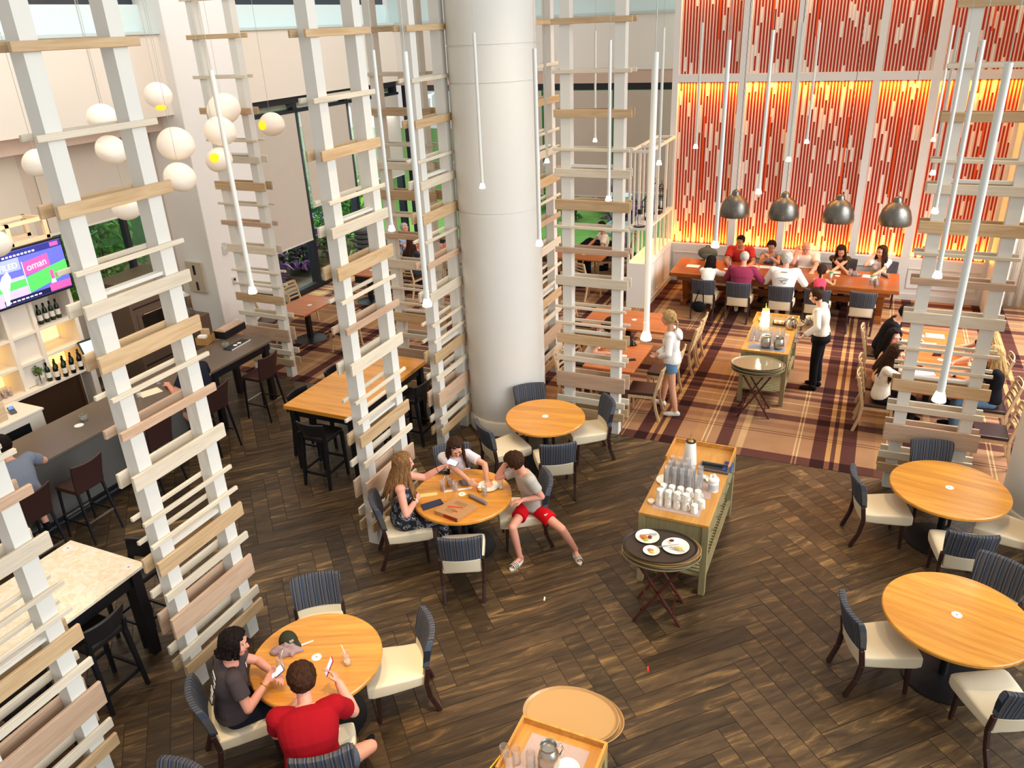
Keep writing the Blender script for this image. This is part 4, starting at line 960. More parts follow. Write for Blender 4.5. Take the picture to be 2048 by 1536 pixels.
def hand(mb, W, D, N, s, curl=0.35, flip=1, spread=0.0):
    """palm from the wrist W along D, palm facing N, five fingers; flip puts the thumb on one side"""
    D = V(D).normalized(); N = V(N); N = (N - D * N.dot(D)).normalized(); S = D.cross(N) * flip
    for k in range(4):
        o = S * (0.030 - 0.020 * k) * s; L = (0.082, 0.086, 0.082, 0.074)[k] * s
        mb.cap(W + o * 0.6, W + D * L + o, 0.016 * s, 0.0125 * s, 8)
    for k in range(4):
        o = S * (0.030 - 0.020 * k) * s * (1 + spread); L = (0.082, 0.086, 0.082, 0.074)[k] * s; p = W + D * L + o
        ln = (0.036, 0.041, 0.038, 0.030)[k] * s; c = curl * (1 + 0.12 * k); dd = D.copy(); r = 0.0098 * s
        for j in range(3):
            a = c * (0.7, 1.0, 0.8)[j]; dd = (dd * math.cos(a) + N * math.sin(a)).normalized()
            if j: N2 = N
            q = p + dd * ln * (1.0, 0.72, 0.58)[j]; mb.cap(p, q, r, r * 0.88, 8); p = q; r *= 0.9
    p = W + D * 0.025 * s + S * 0.026 * s; d1 = (D * 0.62 + S * 0.75 + N * 0.25).normalized(); q = p + d1 * 0.042 * s; mb.cap(p, q, 0.015 * s, 0.0115 * s, 8)
    d2 = (D * 0.85 + S * 0.2 + N * 0.45).normalized(); mb.cap(q, q + d2 * 0.033 * s, 0.0112 * s, 0.009 * s, 8)
def person(label, pos, face, s=1.0, seat=None, lean=8, slouch=10, side=0, twist=0, male=False, heavy=1.0, head=(0, 10, 0), la=None, ra=None, lpole=None, rpole=None, ll=None, rl=None, llpole=None, rlpole=None,
           skin=None, hair=('short', None), top=('tee', None), bottom=('pants', None), shoes=None, vox=0.011, curl=(0.5, 0.5), palmL=(0, 0, -1), palmR=(0, 0, -1), local=False, neck=True, dress=None, thumb=(1, 1), extra=None, age=1.0):
    skin = skin or M_SKIN
    root = thing('person', label, 'person', (pos[0], pos[1], 0), R(face - 90))
    Mi = Matrix.Rotation(-R(face - 90), 4, 'Z') @ Matrix.Translation((-pos[0], -pos[1], 0))
    def tl(p): return V(p) if local else Mi @ V(p)
    st = s
    hz = (seat + 0.085 * s) if seat is not None else 0.955 * s
    pel = V((0, 0, hz + 0.02))
    L = 0.50 * s; n = 12; a0, a1 = lean - slouch * 0.4, lean + slouch
    cs = [pel.copy()]; Ts = []
    for i in range(n):
        a = R(a0 + (a1 - a0) * i / (n - 1)); sd = R(side * min(1, i / (n - 1) * 1.2 + .15))
        d = V((math.sin(sd), math.sin(a) * math.cos(sd), math.cos(a) * math.cos(sd))); Ts.append(d); cs.append(cs[-1] + d * (L / n))
    def spine(t):
        x = max(0, min(0.9999, t)) * n; i = int(x); return cs[i] + (cs[i + 1] - cs[i]) * (x - i) if t >= 0 else cs[0] + Ts[0] * (t * L)
    def axes(t):
        T = Ts[max(0, min(n - 1, int(max(0, t) * n)))]; tw = R(twist * max(0, min(1, t)))
        S = V((math.cos(tw), math.sin(tw), 0)); S = (S - T * S.dot(T)).normalized(); return S, T.cross(S), T
    if male: prof = [(-.17, .10, .09), (-.05, .155, .115), (.1, .158, .115), (.35, .148, .105), (.6, .168, .118), (.78, .178, .115), (.9, .165, .095), (.97, .10, .075), (1.0, .066, .066)]
    else: prof = [(-.17, .10, .09), (-.05, .168, .12), (.1, .163, .115), (.35, .128, .095), (.6, .145, .112), (.78, .152, .105), (.9, .142, .085), (.97, .085, .068), (1.0, .058, .06)]
    def torso(mb, t0, t1, inf, hem=0.0):
        rings = []; ts = [p[0] for p in prof]
        m = 14
        for i in range(m + 1):
            t = t0 + (t1 - t0) * i / m; j = 0
            while j < len(prof) - 2 and t > prof[j + 1][0]: j += 1
            f = (t - prof[j][0]) / (prof[j + 1][0] - prof[j][0]); f = max(0, min(1, f)); A = prof[j][1] + (prof[j + 1][1] - prof[j][1]) * f; B = prof[j][2] + (prof[j + 1][2] - prof[j][2]) * f
            S, F, T = axes(t); hv = heavy if t < 0.9 else 1.0; e = inf + hem * max(0, 1 - (t - t0) / 0.3)
            rings.append((spine(t) + F * (0.012 * (heavy - 1) * 4 if 0 < t < .5 else 0), S, F, A * s * hv + e, B * s * hv + e))
        mb.loft(rings, 22, 2.3)
        if not male and t1 > 0.7 and t0 < .6 and age > 0.9:
            S, F, T = axes(.68)
            for k in (-1, 1): mb.ball(spine(.66) + S * 0.068 * s * k + F * (0.078 * s), V((0.062, 0.055, 0.06)) * s + V((inf, inf, inf)))
    S, F, T = axes(0.9)
    sh = (0.182 if male else 0.158) * s * (1 + (heavy - 1) * 0.6)
    nb = spine(1.0); shl = {-1: spine(.89) - S * sh, 1: spine(.89) + S * sh}
    ua, fa = 0.285 * s, 0.245 * s; ar = (0.052 if male else 0.045) * s * (0.5 + 0.5 * heavy)
    arms = {}
    for k, tg, pole in ((-1, la, lpole), (1, ra, rpole)):
        if tg is None: tg2 = shl[k] + V((0.06 * k, 0.10, -0.47)) * s; pl = V((k * .3, -1, 0))
        else: tg2 = tl(tg); pl = V((k * 0.7, -0.4, -0.8)) if pole is None else (V(pole) if local else (Mi.to_3x3() @ V(pole)))
        e, w = ik(shl[k], tg2, ua, fa, pl); arms[k] = (shl[k], e, w)
    th, sn = 0.43 * s, 0.42 * s; hipw = 0.092 * s; legs = {}
    for k, tg, pole in ((-1, ll, llpole), (1, rl, rlpole)):
        hp = pel + V((hipw * k, 0.01, -0.05 * s))
        if tg is None: tg2 = V((hipw * k * 1.15, 0.42 * s, 0.08 * s)) if seat is not None else V((hipw * k, 0.0, 0.08 * s))
        else: tg2 = tl(tg) + V((0, 0, 0.075 * s))
        pl = V((k * 0.12, 0.8, 0.9)) if seat is not None else V((0, 1, 0))
        if pole is not None: pl = Mi.to_3x3() @ V(pole)
        kn, an = ik(hp, tg2, th, sn, pl); legs[k] = (hp, kn, an)
    # head
    hy, hp_, hr = head; Rh = Euler((R(-hp_), 0, R(hy)), 'ZXY').to_matrix() @ Euler((0, R(hr), 0)).to_matrix()
    tw = Matrix.Rotation(R(twist), 3, 'Z'); Rh = tw @ Rh
    up = (Ts[-1] * 0.55 + V((0, 0, 1)) * 0.45).normalized()
    hs = s ** 0.55 * 1.03 if age > 0.9 else 0.97
    hc = nb + up * 0.075 * s + (Rh @ V((0, 0.022, 0.105))) * hs
    def hd(x, y, z): return hc + Rh @ (V((x, y, z)) * hs)
    b = MB()
    torso(b, -.17, 1.0, 0)
    b.cap(nb - up * 0.03, hc + Rh @ V((0, -0.02, -0.05)), (0.058 if male else 0.05) * s, (0.056 if male else 0.048) * s)
    def e3(x, y, z): return V((x, y, z)) * hs
    b.ball(hd(0, -0.012, 0.028), e3(.074, .093, .086), M=Rh); b.ball(hd(0, .025, -.03), e3(.062, .066, .075), M=Rh); b.ball(hd(0, .052, -.082), e3(.034, .033, .026), M=Rh)
    for k in (-1, 1):
        b.ball(hd(.036 * k, .055, -.022), e3(.028, .03, .032), M=Rh); b.ball(hd(.077 * k, -.012, -.008), e3(.012, .02, .032), M=Rh); b.ball(hd(.03 * k, .073, .038), e3(.03, .016, .012), M=Rh)
    b.cap(hd(0, .082, .022), hd(0, .104, -.02), .009 * hs, .0145 * hs, 8); b.ball(hd(.011, .09, -.024), .010 * hs, 8, 6); b.ball(hd(-.011, .09, -.024), .010 * hs, 8, 6); b.ball(hd(0, .08, -.052), e3(.026, .014, .014), M=Rh)
    for k in (-1, 1):
        a, e, w = arms[k]
        b.ball(a, ar * 1.25); b.cap(spine(.86) + S * sh * 0.55 * k, a, ar * 1.35, ar * 1.2); b.cap(a, e, ar * 1.08, ar * 0.86); b.cap(e, e + (w - e) * 0.35, ar * 0.86, ar * 0.88); b.cap(e + (w - e) * 0.35, w, ar * 0.88, ar * 0.58)
        pn = palmL if k < 0 else palmR; pn = V(pn) if local else Mi.to_3x3() @ V(pn)
        hand(b, w, w - e, pn, s * (1.05 if male else 0.95), curl[0 if k < 0 else 1], thumb[0 if k < 0 else 1])
        hp, kn, an = legs[k]; tr = 0.083 * s * heavy
        b.cap(hp, kn, tr, 0.056 * s); b.cap(kn, kn + (an - kn) * .35, .054 * s, .054 * s * (0.6 + 0.4 * heavy)); b.cap(kn + (an - kn) * .35, an, .054 * s * (0.6 + 0.4 * heavy), .036 * s)
        fd = V((kn.x - hp.x, kn.y - hp.y, 0)); fd = (fd.normalized() if fd.length > 0.05 else V((0, 1, 0))); fd = (fd * .5 + V((0.25 * k, 1, 0)).normalized() * .5).normalized()
        legs[k] += (fd,)
        hl = an + V((0, 0, -.038 * s)) - fd * .03 * s; b.cap(an, hl, .037 * s, .034 * s); b.cap(hl, hl + fd * .14 * s - V((0, 0, .006)), .034 * s, .030 * s); b.cap(hl + fd * .13 * s - V((0, 0, .006)), hl + fd * .2 * s - V((0, 0, .014)), .033 * s, .018 * s)
    remesh(b, 'body', skin, vox, root)
    # face
    for k in (-1, 1):
        ey = MB().ball(hd(.031 * k, .0795, .018), e3(.0135, .0085, .0085), 12, 8, M=Rh).build('eye', M_EYEW, root, smooth=True)
        MB().ball(hd(.031 * k, .0865, .017), e3(.0062, .0032, .0068), 10, 6, M=Rh).build('iris', M_IRIS, ey, smooth=True)
        MB().tube([hd(k * .014, .092, .036), hd(k * .031, .092, .041), hd(k * .049, .08, .034)], [.0035, .0045, .002], 6).build('eyebrow', hair[1] or HB, root, smooth=True)
    MB().tube([hd(-.024, .083, -.053), hd(-.01, .0955, -.0515), hd(0, .0965, -.053), hd(.01, .0955, -.0515), hd(.024, .083, -.053)], [.002, .0062, .0065, .0062, .002], 6).build('mouth', M_LIPS, root, smooth=True)
    # hair
    style, hm = hair
    def caphair(th, front, nape, name='hair', wid=1.0):
        m = MB(); seg, rg = 28, 18
        idx = {}
        def keep(p):
            return p.z > nape and not (p.y > 0.02 and p.z < front + 0.02 * (1 - abs(p.x) / .08)) and not (abs(p.x) > .055 and p.y > -0.012 and p.z < front - 0.055)
        pts = [[V((math.cos(2 * PI * i / seg) * math.cos(-PI / 2 + PI * j / rg), math.sin(2 * PI * i / seg) * math.cos(-PI / 2 + PI * j / rg), math.sin(-PI / 2 + PI * j / rg))) for i in range(seg)] for j in range(rg + 1)]
        def base(p, q): return V((p.x * (.076 + q) * wid, p.y * (.096 + q) - .013, p.z * (.089 + q) + .028))
        vs = []; fs = []
        for j in range(rg):
            for i in range(seg):
                q = [pts[j][i], pts[j][(i + 1) % seg], pts[j + 1][(i + 1) % seg], pts[j + 1][i]]
                if keep(base((q[0] + q[2]) / 2, 0)):
                    f = []
                    for (jj, ii) in ((j, i), (j, (i + 1) % seg), (j + 1, (i + 1) % seg), (j + 1, i)):
                        if (jj, ii) not in idx: idx[(jj, ii)] = len(vs); vs.append(base(pts[jj][ii], 0.001))
                        f.append(idx[(jj, ii)])
                    fs.append(tuple(f))
        m.add([hd(*v) for v in vs], fs)
        bmx = m.mesh(name, hm, True); bb_ = bmesh.new(); bb_.from_mesh(bmx); bmesh.ops.remove_doubles(bb_, verts=bb_.verts, dist=1e-5); bmesh.ops.recalc_face_normals(bb_, faces=bb_.faces); bb_.to_mesh(bmx); bb_.free()
        o = bpy.data.objects.new(name, bmx); COL.objects.link(o); o.parent = root
        sd = o.modifiers.new('Solidify', 'SOLIDIFY'); sd.thickness = th * hs; sd.offset = 1.0
        su = o.modifiers.new('Subdivision', 'SUBSURF'); su.levels = 2; su.render_levels = 2
        dp = o.modifiers.new('Displace', 'DISPLACE'); dp.strength = .016 * min(1.5, th / .02); dp.texture = HAIRTEX; dp.mid_level = .4; su2 = o.modifiers.new('Subdivision2', 'SUBSURF'); su2.levels = 0; su2.render_levels = 0
        return o
    rnd = random.Random(len(label))
    def strands(par, count, length, a_from, a_to, spread=1.0, r0=.017, back=0.05, tip=.006, fwd=0.0):
        m = MB()
        for i in range(count):
            a = R(a_from + (a_to - a_from) * i / (count - 1) + rnd.uniform(-4, 4)); ca, sa = math.cos(a), math.sin(a)
            ln = length * rnd.uniform(.86, 1.06); p = [hd(ca * .03, sa * .04 - .012, .118), hd(ca * .07, sa * .088 - .013, .075), hd(ca * .088, sa * .105 - .012, .01), hd(ca * .09, sa * .1 - .016, -.06)]
            d = V((0, 0, -1)); q = p[-1]; out = Rh @ V((ca * .035 * spread, sa * .05 * spread - back * (sa < 0.2) + fwd, 0))
            for j in range(1, 5): p.append(q + d * ln * j / 4 + out * (j / 4) + V((rnd.uniform(-.008, .008), rnd.uniform(-.008, .008), 0)))
            m.tube(p, [.008, r0 * .8, r0, r0, r0, r0 * .95, r0 * .8, tip], 7)
        return m.build('hair_lengths', hm, par, smooth=True)
    if style == 'short': caphair(.026, .072, -.045)
    elif style == 'crop': caphair(.012, .075, -.05)
    elif style == 'cropfull': caphair(.032, .06, -.062)
    elif style == 'bob': h = caphair(.03, .07, -.06, wid=1.04); strands(h, 26, .03 * s, 155, 385, .5, .018, .02)
    elif style == 'long': h = caphair(.026, .075, -.06); strands(h, 34, .30 * s, 158, 382, 1.0, .018, .045)
    elif style == 'longer': h = caphair(.028, .075, -.06); strands(h, 46, .36 * s, 150, 390, 1.9, .022, .06)
    elif style in ('tied', 'bun', 'braid'):
        h = caphair(.022, .075, -.06)
        if style == 'bun':
            m = MB(); m.ball(hd(0, -.1, .075), .045, 14, 9)
            for i in range(9): m.ball(hd(rnd.uniform(-.03, .03), -.1 + rnd.uniform(-.035, .03), .075 + rnd.uniform(-.03, .035)), .02, 8, 6)
            m.build('hair_bun', hm, h, smooth=True)
        else:
            m = MB(); q = hd(0, -.105, .0)
            ln = .26 * s if style == 'braid' else .2 * s
            for i in range(12 if style == 'braid' else 6):
                f = i / 11.0
                if style == 'braid': m.ball(q + V((.012 * (-1) ** i, -.015 - .03 * f, -ln * f)), V((.024, .022, .022)) * (1 - .4 * f), 8, 6)
                else: m.tube([hd(rnd.uniform(-.02, .02), -.1, .01), q + V((rnd.uniform(-.02, .02), -.04, -.06)), q + V((rnd.uniform(-.02, .02), -.03, -ln))], [.012, .018, .006], 6)
            m.build('hair_tail', hm, h, smooth=True)
    # clothes
    tv = max(vox, .009)
    kind, tm = top
    if kind:
        c = MB(); inf = .013
        t0 = {'tee': -.12, 'long': -.14, 'polo': -.12, 'shirt': -.14, 'tank': -.1, 'dress': -.16, 'crop': .1, 'vest': -.12, 'tucked': .06}[kind]; t1 = .955 if kind in ('tank', 'dress') else .975
        torso(c, t0, t1, inf, .012 if kind not in ('tucked',) else .004)
        if kind in ('tank', 'dress') and True:
            for k in (-1, 1): c.cap(spine(.8) + S * sh * .62 * k + F * .05 * s, spine(.94) + S * sh * .6 * k, .03 * s, .03 * s); c.cap(spine(.94) + S * sh * .6 * k, spine(.78) + S * sh * .62 * k - F * .05 * s, .03 * s, .03 * s)
        sl = {'tee': .62, 'polo': .66, 'vest': .25, 'long': 1.9, 'shirt': 1.88, 'tucked': 1.9}.get(kind, 0)
        if sl:
            for k in (-1, 1):
                a, e, w = arms[k]
                c.cap(spine(.86) + S * sh * .6 * k, a, ar * 1.3 + inf, ar * 1.3 + inf)
                if sl <= 1: c.cyl(a, a + (e - a) * sl, ar * 1.2 + inf, ar * 1.02 + inf + .008, 16); c.ball(a, ar * 1.28 + inf)
                else: c.ball(a, ar * 1.28 + inf); c.cap(a, e, ar * 1.15 + inf, ar * .95 + inf); c.cyl(e, e + (w - e) * (sl - 1), ar * .95 + inf, ar * .68 + inf, 16); c.ball(e, ar * .95 + inf)
        nm = {'tee': 't_shirt', 'polo': 'polo_shirt', 'shirt': 'shirt', 'long': 'sweater', 'tank': 'tank_top', 'dress': 'dress_bodice', 'crop': 'top', 'vest': 'sleeveless_top', 'tucked': 'shirt'}[kind]
        remesh(c, nm, tm, tv, root, 3)
    kind, bm_ = bottom
    if kind:
        c = MB(); inf = .012; ln = {'pants': 1.93, 'shorts': .55, 'short_shorts': .33, 'capri': 1.5, 'skirt': .75}[kind]
        torso(c, -.17, .16 if kind != 'skirt' else .1, inf * .8)
        for k in (-1, 1):
            hp, kn, an, fd = legs[k]; tr = 0.083 * s * heavy
            if ln <= 1:
                fl = .02 if kind != 'skirt' else .03
                c.ball(hp, tr + inf + .004); c.cyl(hp, hp + (kn - hp) * ln, tr + inf + .004, tr + (0.056 * s - tr) * ln + inf + fl, 18)
            else:
                c.ball(hp, tr + inf); c.cap(hp, kn, tr + inf, .056 * s + inf + .004); c.cyl(kn, kn + (an - kn) * (ln - 1), .058 * s + inf, .044 * s + inf + .01, 18)
        if kind == 'skirt': c.cap(legs[-1][0] + (legs[-1][1] - legs[-1][0]) * .2, legs[1][0] + (legs[1][1] - legs[1][0]) * .2, .09 * s); c.cap(legs[-1][0] + (legs[-1][1] - legs[-1][0]) * .6, legs[1][0] + (legs[1][1] - legs[1][0]) * .6, .07 * s)
        remesh(c, {'pants': 'trousers', 'shorts': 'shorts', 'short_shorts': 'shorts', 'capri': 'trousers', 'skirt': 'skirt'}[kind], bm_, tv, root, 3)
    if shoes:
        for k in (-1, 1):
            hp, kn, an, fd = legs[k]; c = MB(); hl = an + V((0, 0, -.036 * s)) - fd * .032 * s
            c.cap(an + V((0, 0, -.005)), hl, .042 * s, .041 * s); c.cap(hl, hl + fd * .15 * s - V((0, 0, .005)), .042 * s, .041 * s); c.cap(hl + fd * .15 * s - V((0, 0, .005)), hl + fd * .215 * s - V((0, 0, .01)), .041 * s, .027 * s)
            remesh(c, 'shoe', shoes, tv, root, 2)
    info = dict(root=root, hd=hd, Rh=Rh, arms=arms, legs=legs, spine=spine, axes=axes, M=Mi.inverted(), hs=hs, s=s, Mi=Mi)
    return info
# ------------------------------------------------------------------ the guests and staff
def cl(n, c, **k): return mat('cloth_' + n, c, 0.9, spec=0.15, bump=0.25, bscale=26, **k)
C_CHAR = cl('charcoal', '#4a4142'); C_NAVY = cl('navy', '#20222e'); C_RED = cl('red', '#960d1a'); C_DENIM = cl('denim', '#5f7f9c', noise=.15, nscale=14); C_JEANS = cl('blue_shorts', '#4c5766'); C_WHITE = cl('white', '#eeeae4'); C_BLACK = cl('black', '#16161a')
C_GREY = cl('grey_tee', '#b5ada1'); C_BLUEGREY = cl('blue_grey', '#7b7f8c'); C_REDS = cl('red_shorts', '#cc0f1c'); C_PLUM = cl('plum', '#8e3350'); C_CORAL = cl('coral', '#d87e63'); C_OLIVE = cl('olive', '#4b4224'); C_PEACH = cl('peach', '#e9b48c'); C_PINK = cl('pink', '#d8475f', noise=.35, nscale=30)
C_SRV = cl('server_shirt', '#cfc4b4'); C_IVORY = cl('ivory', '#e9dfcd'); C_MINT = cl('mint', '#8db38b'); C_BLUEST = striped('blue_stripe_cloth', [(0, '#5d6f96'), (.5, '#c9d0de')], 0, .03); C_KHAKI = cl('khaki', '#a9987c'); C_LAV = cl('white_lavender', '#e2dbe0'); C_TEAL = cl('dark_green', '#2c3a38'); C_BLUESH = cl('slate_blue', '#6a7d9c')
C_ORED = cl('brick_red', '#b8352e'); C_PATT = mat('cloth_pattern_dark', '#2b2d38', .9, noise=.7, nscale=22)
def floral():
    m = bpy.data.materials.new('cloth_floral'); m.use_nodes = True; n = m.node_tree; b = n.nodes['Principled BSDF']
    tc = n.nodes.new('ShaderNodeTexCoord'); nz = n.nodes.new('ShaderNodeTexNoise'); nz.inputs['Scale'].default_value = 9; n.links.new(tc.outputs['Object'], nz.inputs['Vector'])
    mx = n.nodes.new('ShaderNodeMix'); mx.data_type = 'VECTOR'; mx.inputs[0].default_value = .12; n.links.new(tc.outputs['Object'], mx.inputs[4]); n.links.new(nz.outputs['Color'], mx.inputs[5])
    vo = n.nodes.new('ShaderNodeTexVoronoi'); vo.feature = 'SMOOTH_F1'; vo.inputs['Scale'].default_value = 17; n.links.new(mx.outputs[1], vo.inputs['Vector'])
    cr = n.nodes.new('ShaderNodeValToRGB'); cr.color_ramp.interpolation = 'CONSTANT'; e = cr.color_ramp.elements
    e[0].position = 0; e[0].color = lin('#1b1d27'); e[1].position = .24; e[1].color = lin('#c9c9cf')
    for p, c in ((.30, '#1b1d27'), (.40, '#aeb0ba'), (.44, '#1b1d27')): q = e.new(p); q.color = lin(c)
    n.links.new(vo.outputs['Distance'], cr.inputs['Fac']); n.links.new(cr.outputs[0], b.inputs['Base Color']); b.inputs['Roughness'].default_value = .85
    return m
C_FLOR = floral()
def fwd(c, f, d): return (c[0] + math.cos(R(f)) * d, c[1] + math.sin(R(f)) * d)
SEAT = 0.475
# woman in the grey shirt, phone in both hands
c, f = CH['c1']; pp = P(543, 1352, .88)
W1 = person('dark-haired person in a charcoal t-shirt looking aside, phone held over the cap table', fwd(c, f, -.06), f, .95, SEAT, 5, 14, heavy=1.2, head=(-18, 14, 0), la=pp + V((-.03, .05, -.02)), ra=pp + V((-.02, -.06, -.03)), lpole=(-.6, .6, -.3), rpole=(.2, -1, -.8),
            hair=('bob', HB), top=('tee', C_CHAR), bottom=('pants', C_NAVY), shoes=C_BLACK, vox=.0065, curl=(.5, .45), palmL=(.3, -.4, -.8), palmR=(.1, .5, .8), skin=M_SKINR)
pr = W1['root']
S_, F_, T_ = W1['axes'](.72); q = W1['spine'](.74) + F_ * .148 + S_ * -.075
MB().ball(q, (.030, .008, .03), 14, 9).build('shirt_logo', M_WHITE, pr, smooth=True)
MB().ball(q + V((-.01, .009, .006)), .004, 8, 6).ball(q + V((.01, .009, .006)), .004, 8, 6).build('shirt_logo_marks', M_BLACK, pr)
bt = MB()
for i, (u, v) in enumerate(((0, 0), (.0, -.05), (.0, -.09), (.01, -.13), (0, -.17), (-.01, -.21), (.0, -.25))):
    S_, F_, T_ = W1['axes'](.7); p0 = W1['spine'](.82) + T_ * v - F_ * (.132 + .01 * (i > 2)) + S_ * (.03 + .01 * (i % 2)); bt.cbox(p0, (.11 - .008 * i, .006, .018), Matrix((S_, F_, T_)).transposed())
bt.build('shirt_back_print', M_WHITE, pr)
a, e, w = W1['arms'][1]; d = (w - e).normalized(); MB().tube([w - d * .02 + (d.orthogonal().normalized() * math.cos(t) + d.cross(d.orthogonal().normalized()) * math.sin(t)) * .03 for t in [2 * PI * i / 16 for i in range(16)]], .007, 6, True).build('watch_band', mat('gold', '#d8b25a', .3, .8), pr, smooth=True)
# person in red
c, f = CH['c4']; ph2 = P(664, 1338, .95)
W2 = person('person in a red t-shirt seen from behind, holding up a phone at the cap table', (fwd(c, f, -.17)[0] - .05, fwd(c, f, -.17)[1] - .06), f, 1.02, SEAT, 18, 32, male=True, heavy=1.28, head=(12, 30, 0), ra=P(678, 1366, .92), rpole=(.9, -.5, -.8), la=P(592, 1412, .77), lpole=(-.35, -.5, -1),
            rl=P(724, 1512, 0), rlpole=(.9, .2, .7), hair=('cropfull', HBR), top=('tee', C_RED), bottom=('shorts', C_JEANS), shoes=C_BLACK, vox=.0065, curl=(.6, .6), palmR=(-.9, -.2, .1), palmL=(0, 0, -1), skin=M_SKINR)
# woman in floral dress reaching out
c, f = CH['b1']; ph3 = P(893, 934, 1.03)
W3 = person('long-haired woman in a black floral dress reaching across with a phone', fwd(c, f, -.02), f, 1.02, SEAT, 2, 7, twist=-12, heavy=1.12, head=(20, 8, 0), la=ph3 + V((-.05, -.02, 0)), lpole=(-.2, .3, -1), ra=P(832, 1000, .84), rpole=(.4, -1, -.9),
            hair=('longer', HLB), top=('dress', C_FLOR), bottom=('capri', C_FLOR), vox=.0065, curl=(.5, .9), palmL=(.2, -.3, -.9), palmR=(-.5, .8, 0), skin=M_SKINR)
a, e, w = W3['arms'][1]
def band(info, k, f, r, tr, m, name):
    a, e, w = info['arms'][k]; d = (w - e).normalized(); x = d.orthogonal().normalized(); y = d.cross(x); p = w - d * f
    MB().tube([p + (x * math.cos(t) + y * math.sin(t)) * r for t in [2 * PI * i / 18 for i in range(18)]], tr, 6, True).build(name, m, info['root'], smooth=True)
    return p, x, y, d
p, x, y, d = band(W3, 1, .02, .031, .008, M_WHITE, 'watch_band')
MB().cbox(p + (W3['Mi'].to_3x3() @ V((0, -.5, .85))).normalized() * .033, (.03, .03, .012)).build('watch_face', M_BLACK, W3['root'], bevel=.003)
band(W3, -1, .06, .03, .005, M_BLACK, 'wrist_band')
# sunglasses-on-head girl
c, f = CH['b2']
W4 = person('girl with sunglasses on her hair leaning over a plate of pizza', fwd(c, f, .02), f, .95, SEAT, 16, 14, head=(6, 36, 0), la=P(975, 962, .79), ra=P(965, 985, .80), lpole=(.9, .1, -.1), rpole=(-.9, -.5, -.2),
            hair=('long', HBR), top=('tee', C_LAV), bottom=('pants', C_TEAL), shoes=C_BLACK, vox=.0065, curl=(.3, .8), palmL=(0, 0, -1), palmR=(.5, .4, -.6))
sg = MB(); hd = W4['hd']
for k in (-1, 1): sg.ball(hd(.034 * k, .055, .118), (.028, .02, .02), 14, 9, M=W4['Rh'])
sg.tube([hd(-.075, -.01, .07), hd(-.06, .045, .105), hd(0, .065, .118), hd(.06, .045, .105), hd(.075, -.01, .07)], .0045, 6)
sg.build('sunglasses', mat('dark_lens', '#0d0e12', .08), W4['root'], smooth=True)
# boy sprawled sideways
bs = P(1064, 1018, .50)
W5 = person('boy in a grey t-shirt and red shorts slumped with his head in his hand', (bs.x, bs.y), 262, .93, .47, 4, 10, side=14, twist=-34, head=(-35, 42, 14), ra=P(1012, 925, 1.08), rpole=(-.2, -.1, -1), la=P(1045, 1000, .74), lpole=(.5, .3, -.3), male=True, heavy=.88, age=.8,
            ll=P(1151, 1108, 0.02), rl=P(1040, 1122, 0.02), llpole=(.5, -.8, .9), rlpole=(-.2, -1, .9), hair=('cropfull', HBR), top=('tee', C_GREY), bottom=('shorts', C_REDS), vox=.0065, curl=(.4, 1.0), palmR=(.6, .4, -.2), skin=M_SKINR)
# slides with stripes, side stripes and a small three-bar mark on the shorts
for k in (-1, 1):
    hp, kn, an, fd = W5['legs'][k]; rt = fd.cross(V((0, 0, 1))); hl = an + V((0, 0, -.07)) - fd * .045
    so = MB(); ring = []
    for i in range(20):
        t = 2 * PI * i / 20; u, v = math.cos(t), math.sin(t); ring.append((hl + fd * (.115 + .135 * u) + rt * (.044 * v * (1.0 + .1 * u))))
    for z in (-.012, .014): so.v += [(q.x, q.y, z + .013 + 0 * q.z) for q in ring]
    so.f = [tuple(range(19, -1, -1)), tuple(range(20, 40))] + [(i, (i + 1) % 20, 20 + (i + 1) % 20, 20 + i) for i in range(20)]; so.mi = [0] * len(so.f)
    o = so.build('slide_sandal', M_WHITE, W5['root'], bevel=.004)
    st = MB(); arc = [(-.046, .012), (-.044, .045), (-.026, .068), (0, .076), (.026, .068), (.044, .045), (.046, .012)]
    for j, mi_ in enumerate((0, 1, 0, 1, 0, 1, 0)):
        st.m(mi_); o0 = .125 + j * .012
        for (a0, z0), (a1, z1) in zip(arc, arc[1:]):
            q = [hl + fd * o0 + rt * a0, hl + fd * o0 + rt * a1, hl + fd * (o0 + .012) + rt * a1, hl + fd * (o0 + .012) + rt * a0]; zz = (z0, z1, z1, z0)
            st.add([(p.x, p.y, z) for p, z in zip(q, zz)] + [(p.x, p.y, z - .006) for p, z in zip(q, zz)], [(0, 1, 2, 3), (7, 6, 5, 4), (0, 4, 5, 1), (1, 5, 6, 2), (2, 6, 7, 3), (3, 7, 4, 0)])
    st.build('sandal_strap', [M_WHITE, M_BLACK], o)
hp, kn, an, fd = W5['legs'][-1]
ax = (kn - hp).normalized(); sd = V((-1, 0, 0)); sd = (sd - ax * sd.dot(ax)).normalized(); fr = ax.cross(sd); fr = fr if fr.z > 0 else -fr
sp = MB()
for j in (-1, 0, 1):
    for i in range(6):
        t0, t1 = i / 6 * .5, (i + 1) / 6 * .5; r0 = .085 + .0; r1 = .087
        def pt(t, o): r = .0885 + t * .013; an_ = .16 * j + o; return hp + (kn - hp) * t + (sd * math.cos(an_) + fr * math.sin(an_)) * r
        sp.add([pt(t0, -.05), pt(t0, .05), pt(t1, .05), pt(t1, -.05)], [(0, 1, 2, 3)])
sp.build('shorts_stripes', M_WHITE, W5['root'])
lg = MB(); cc = hp + (kn - hp) * .42
for j, hgt in enumerate((.012, .02, .028)):
    b0 = cc + fr * (.086) + sd * (.03 - j * .014); lg.cbox(b0 - ax * (hgt / 2 - .014), (.009, hgt, .012), Matrix((sd, ax, fr)).transposed())
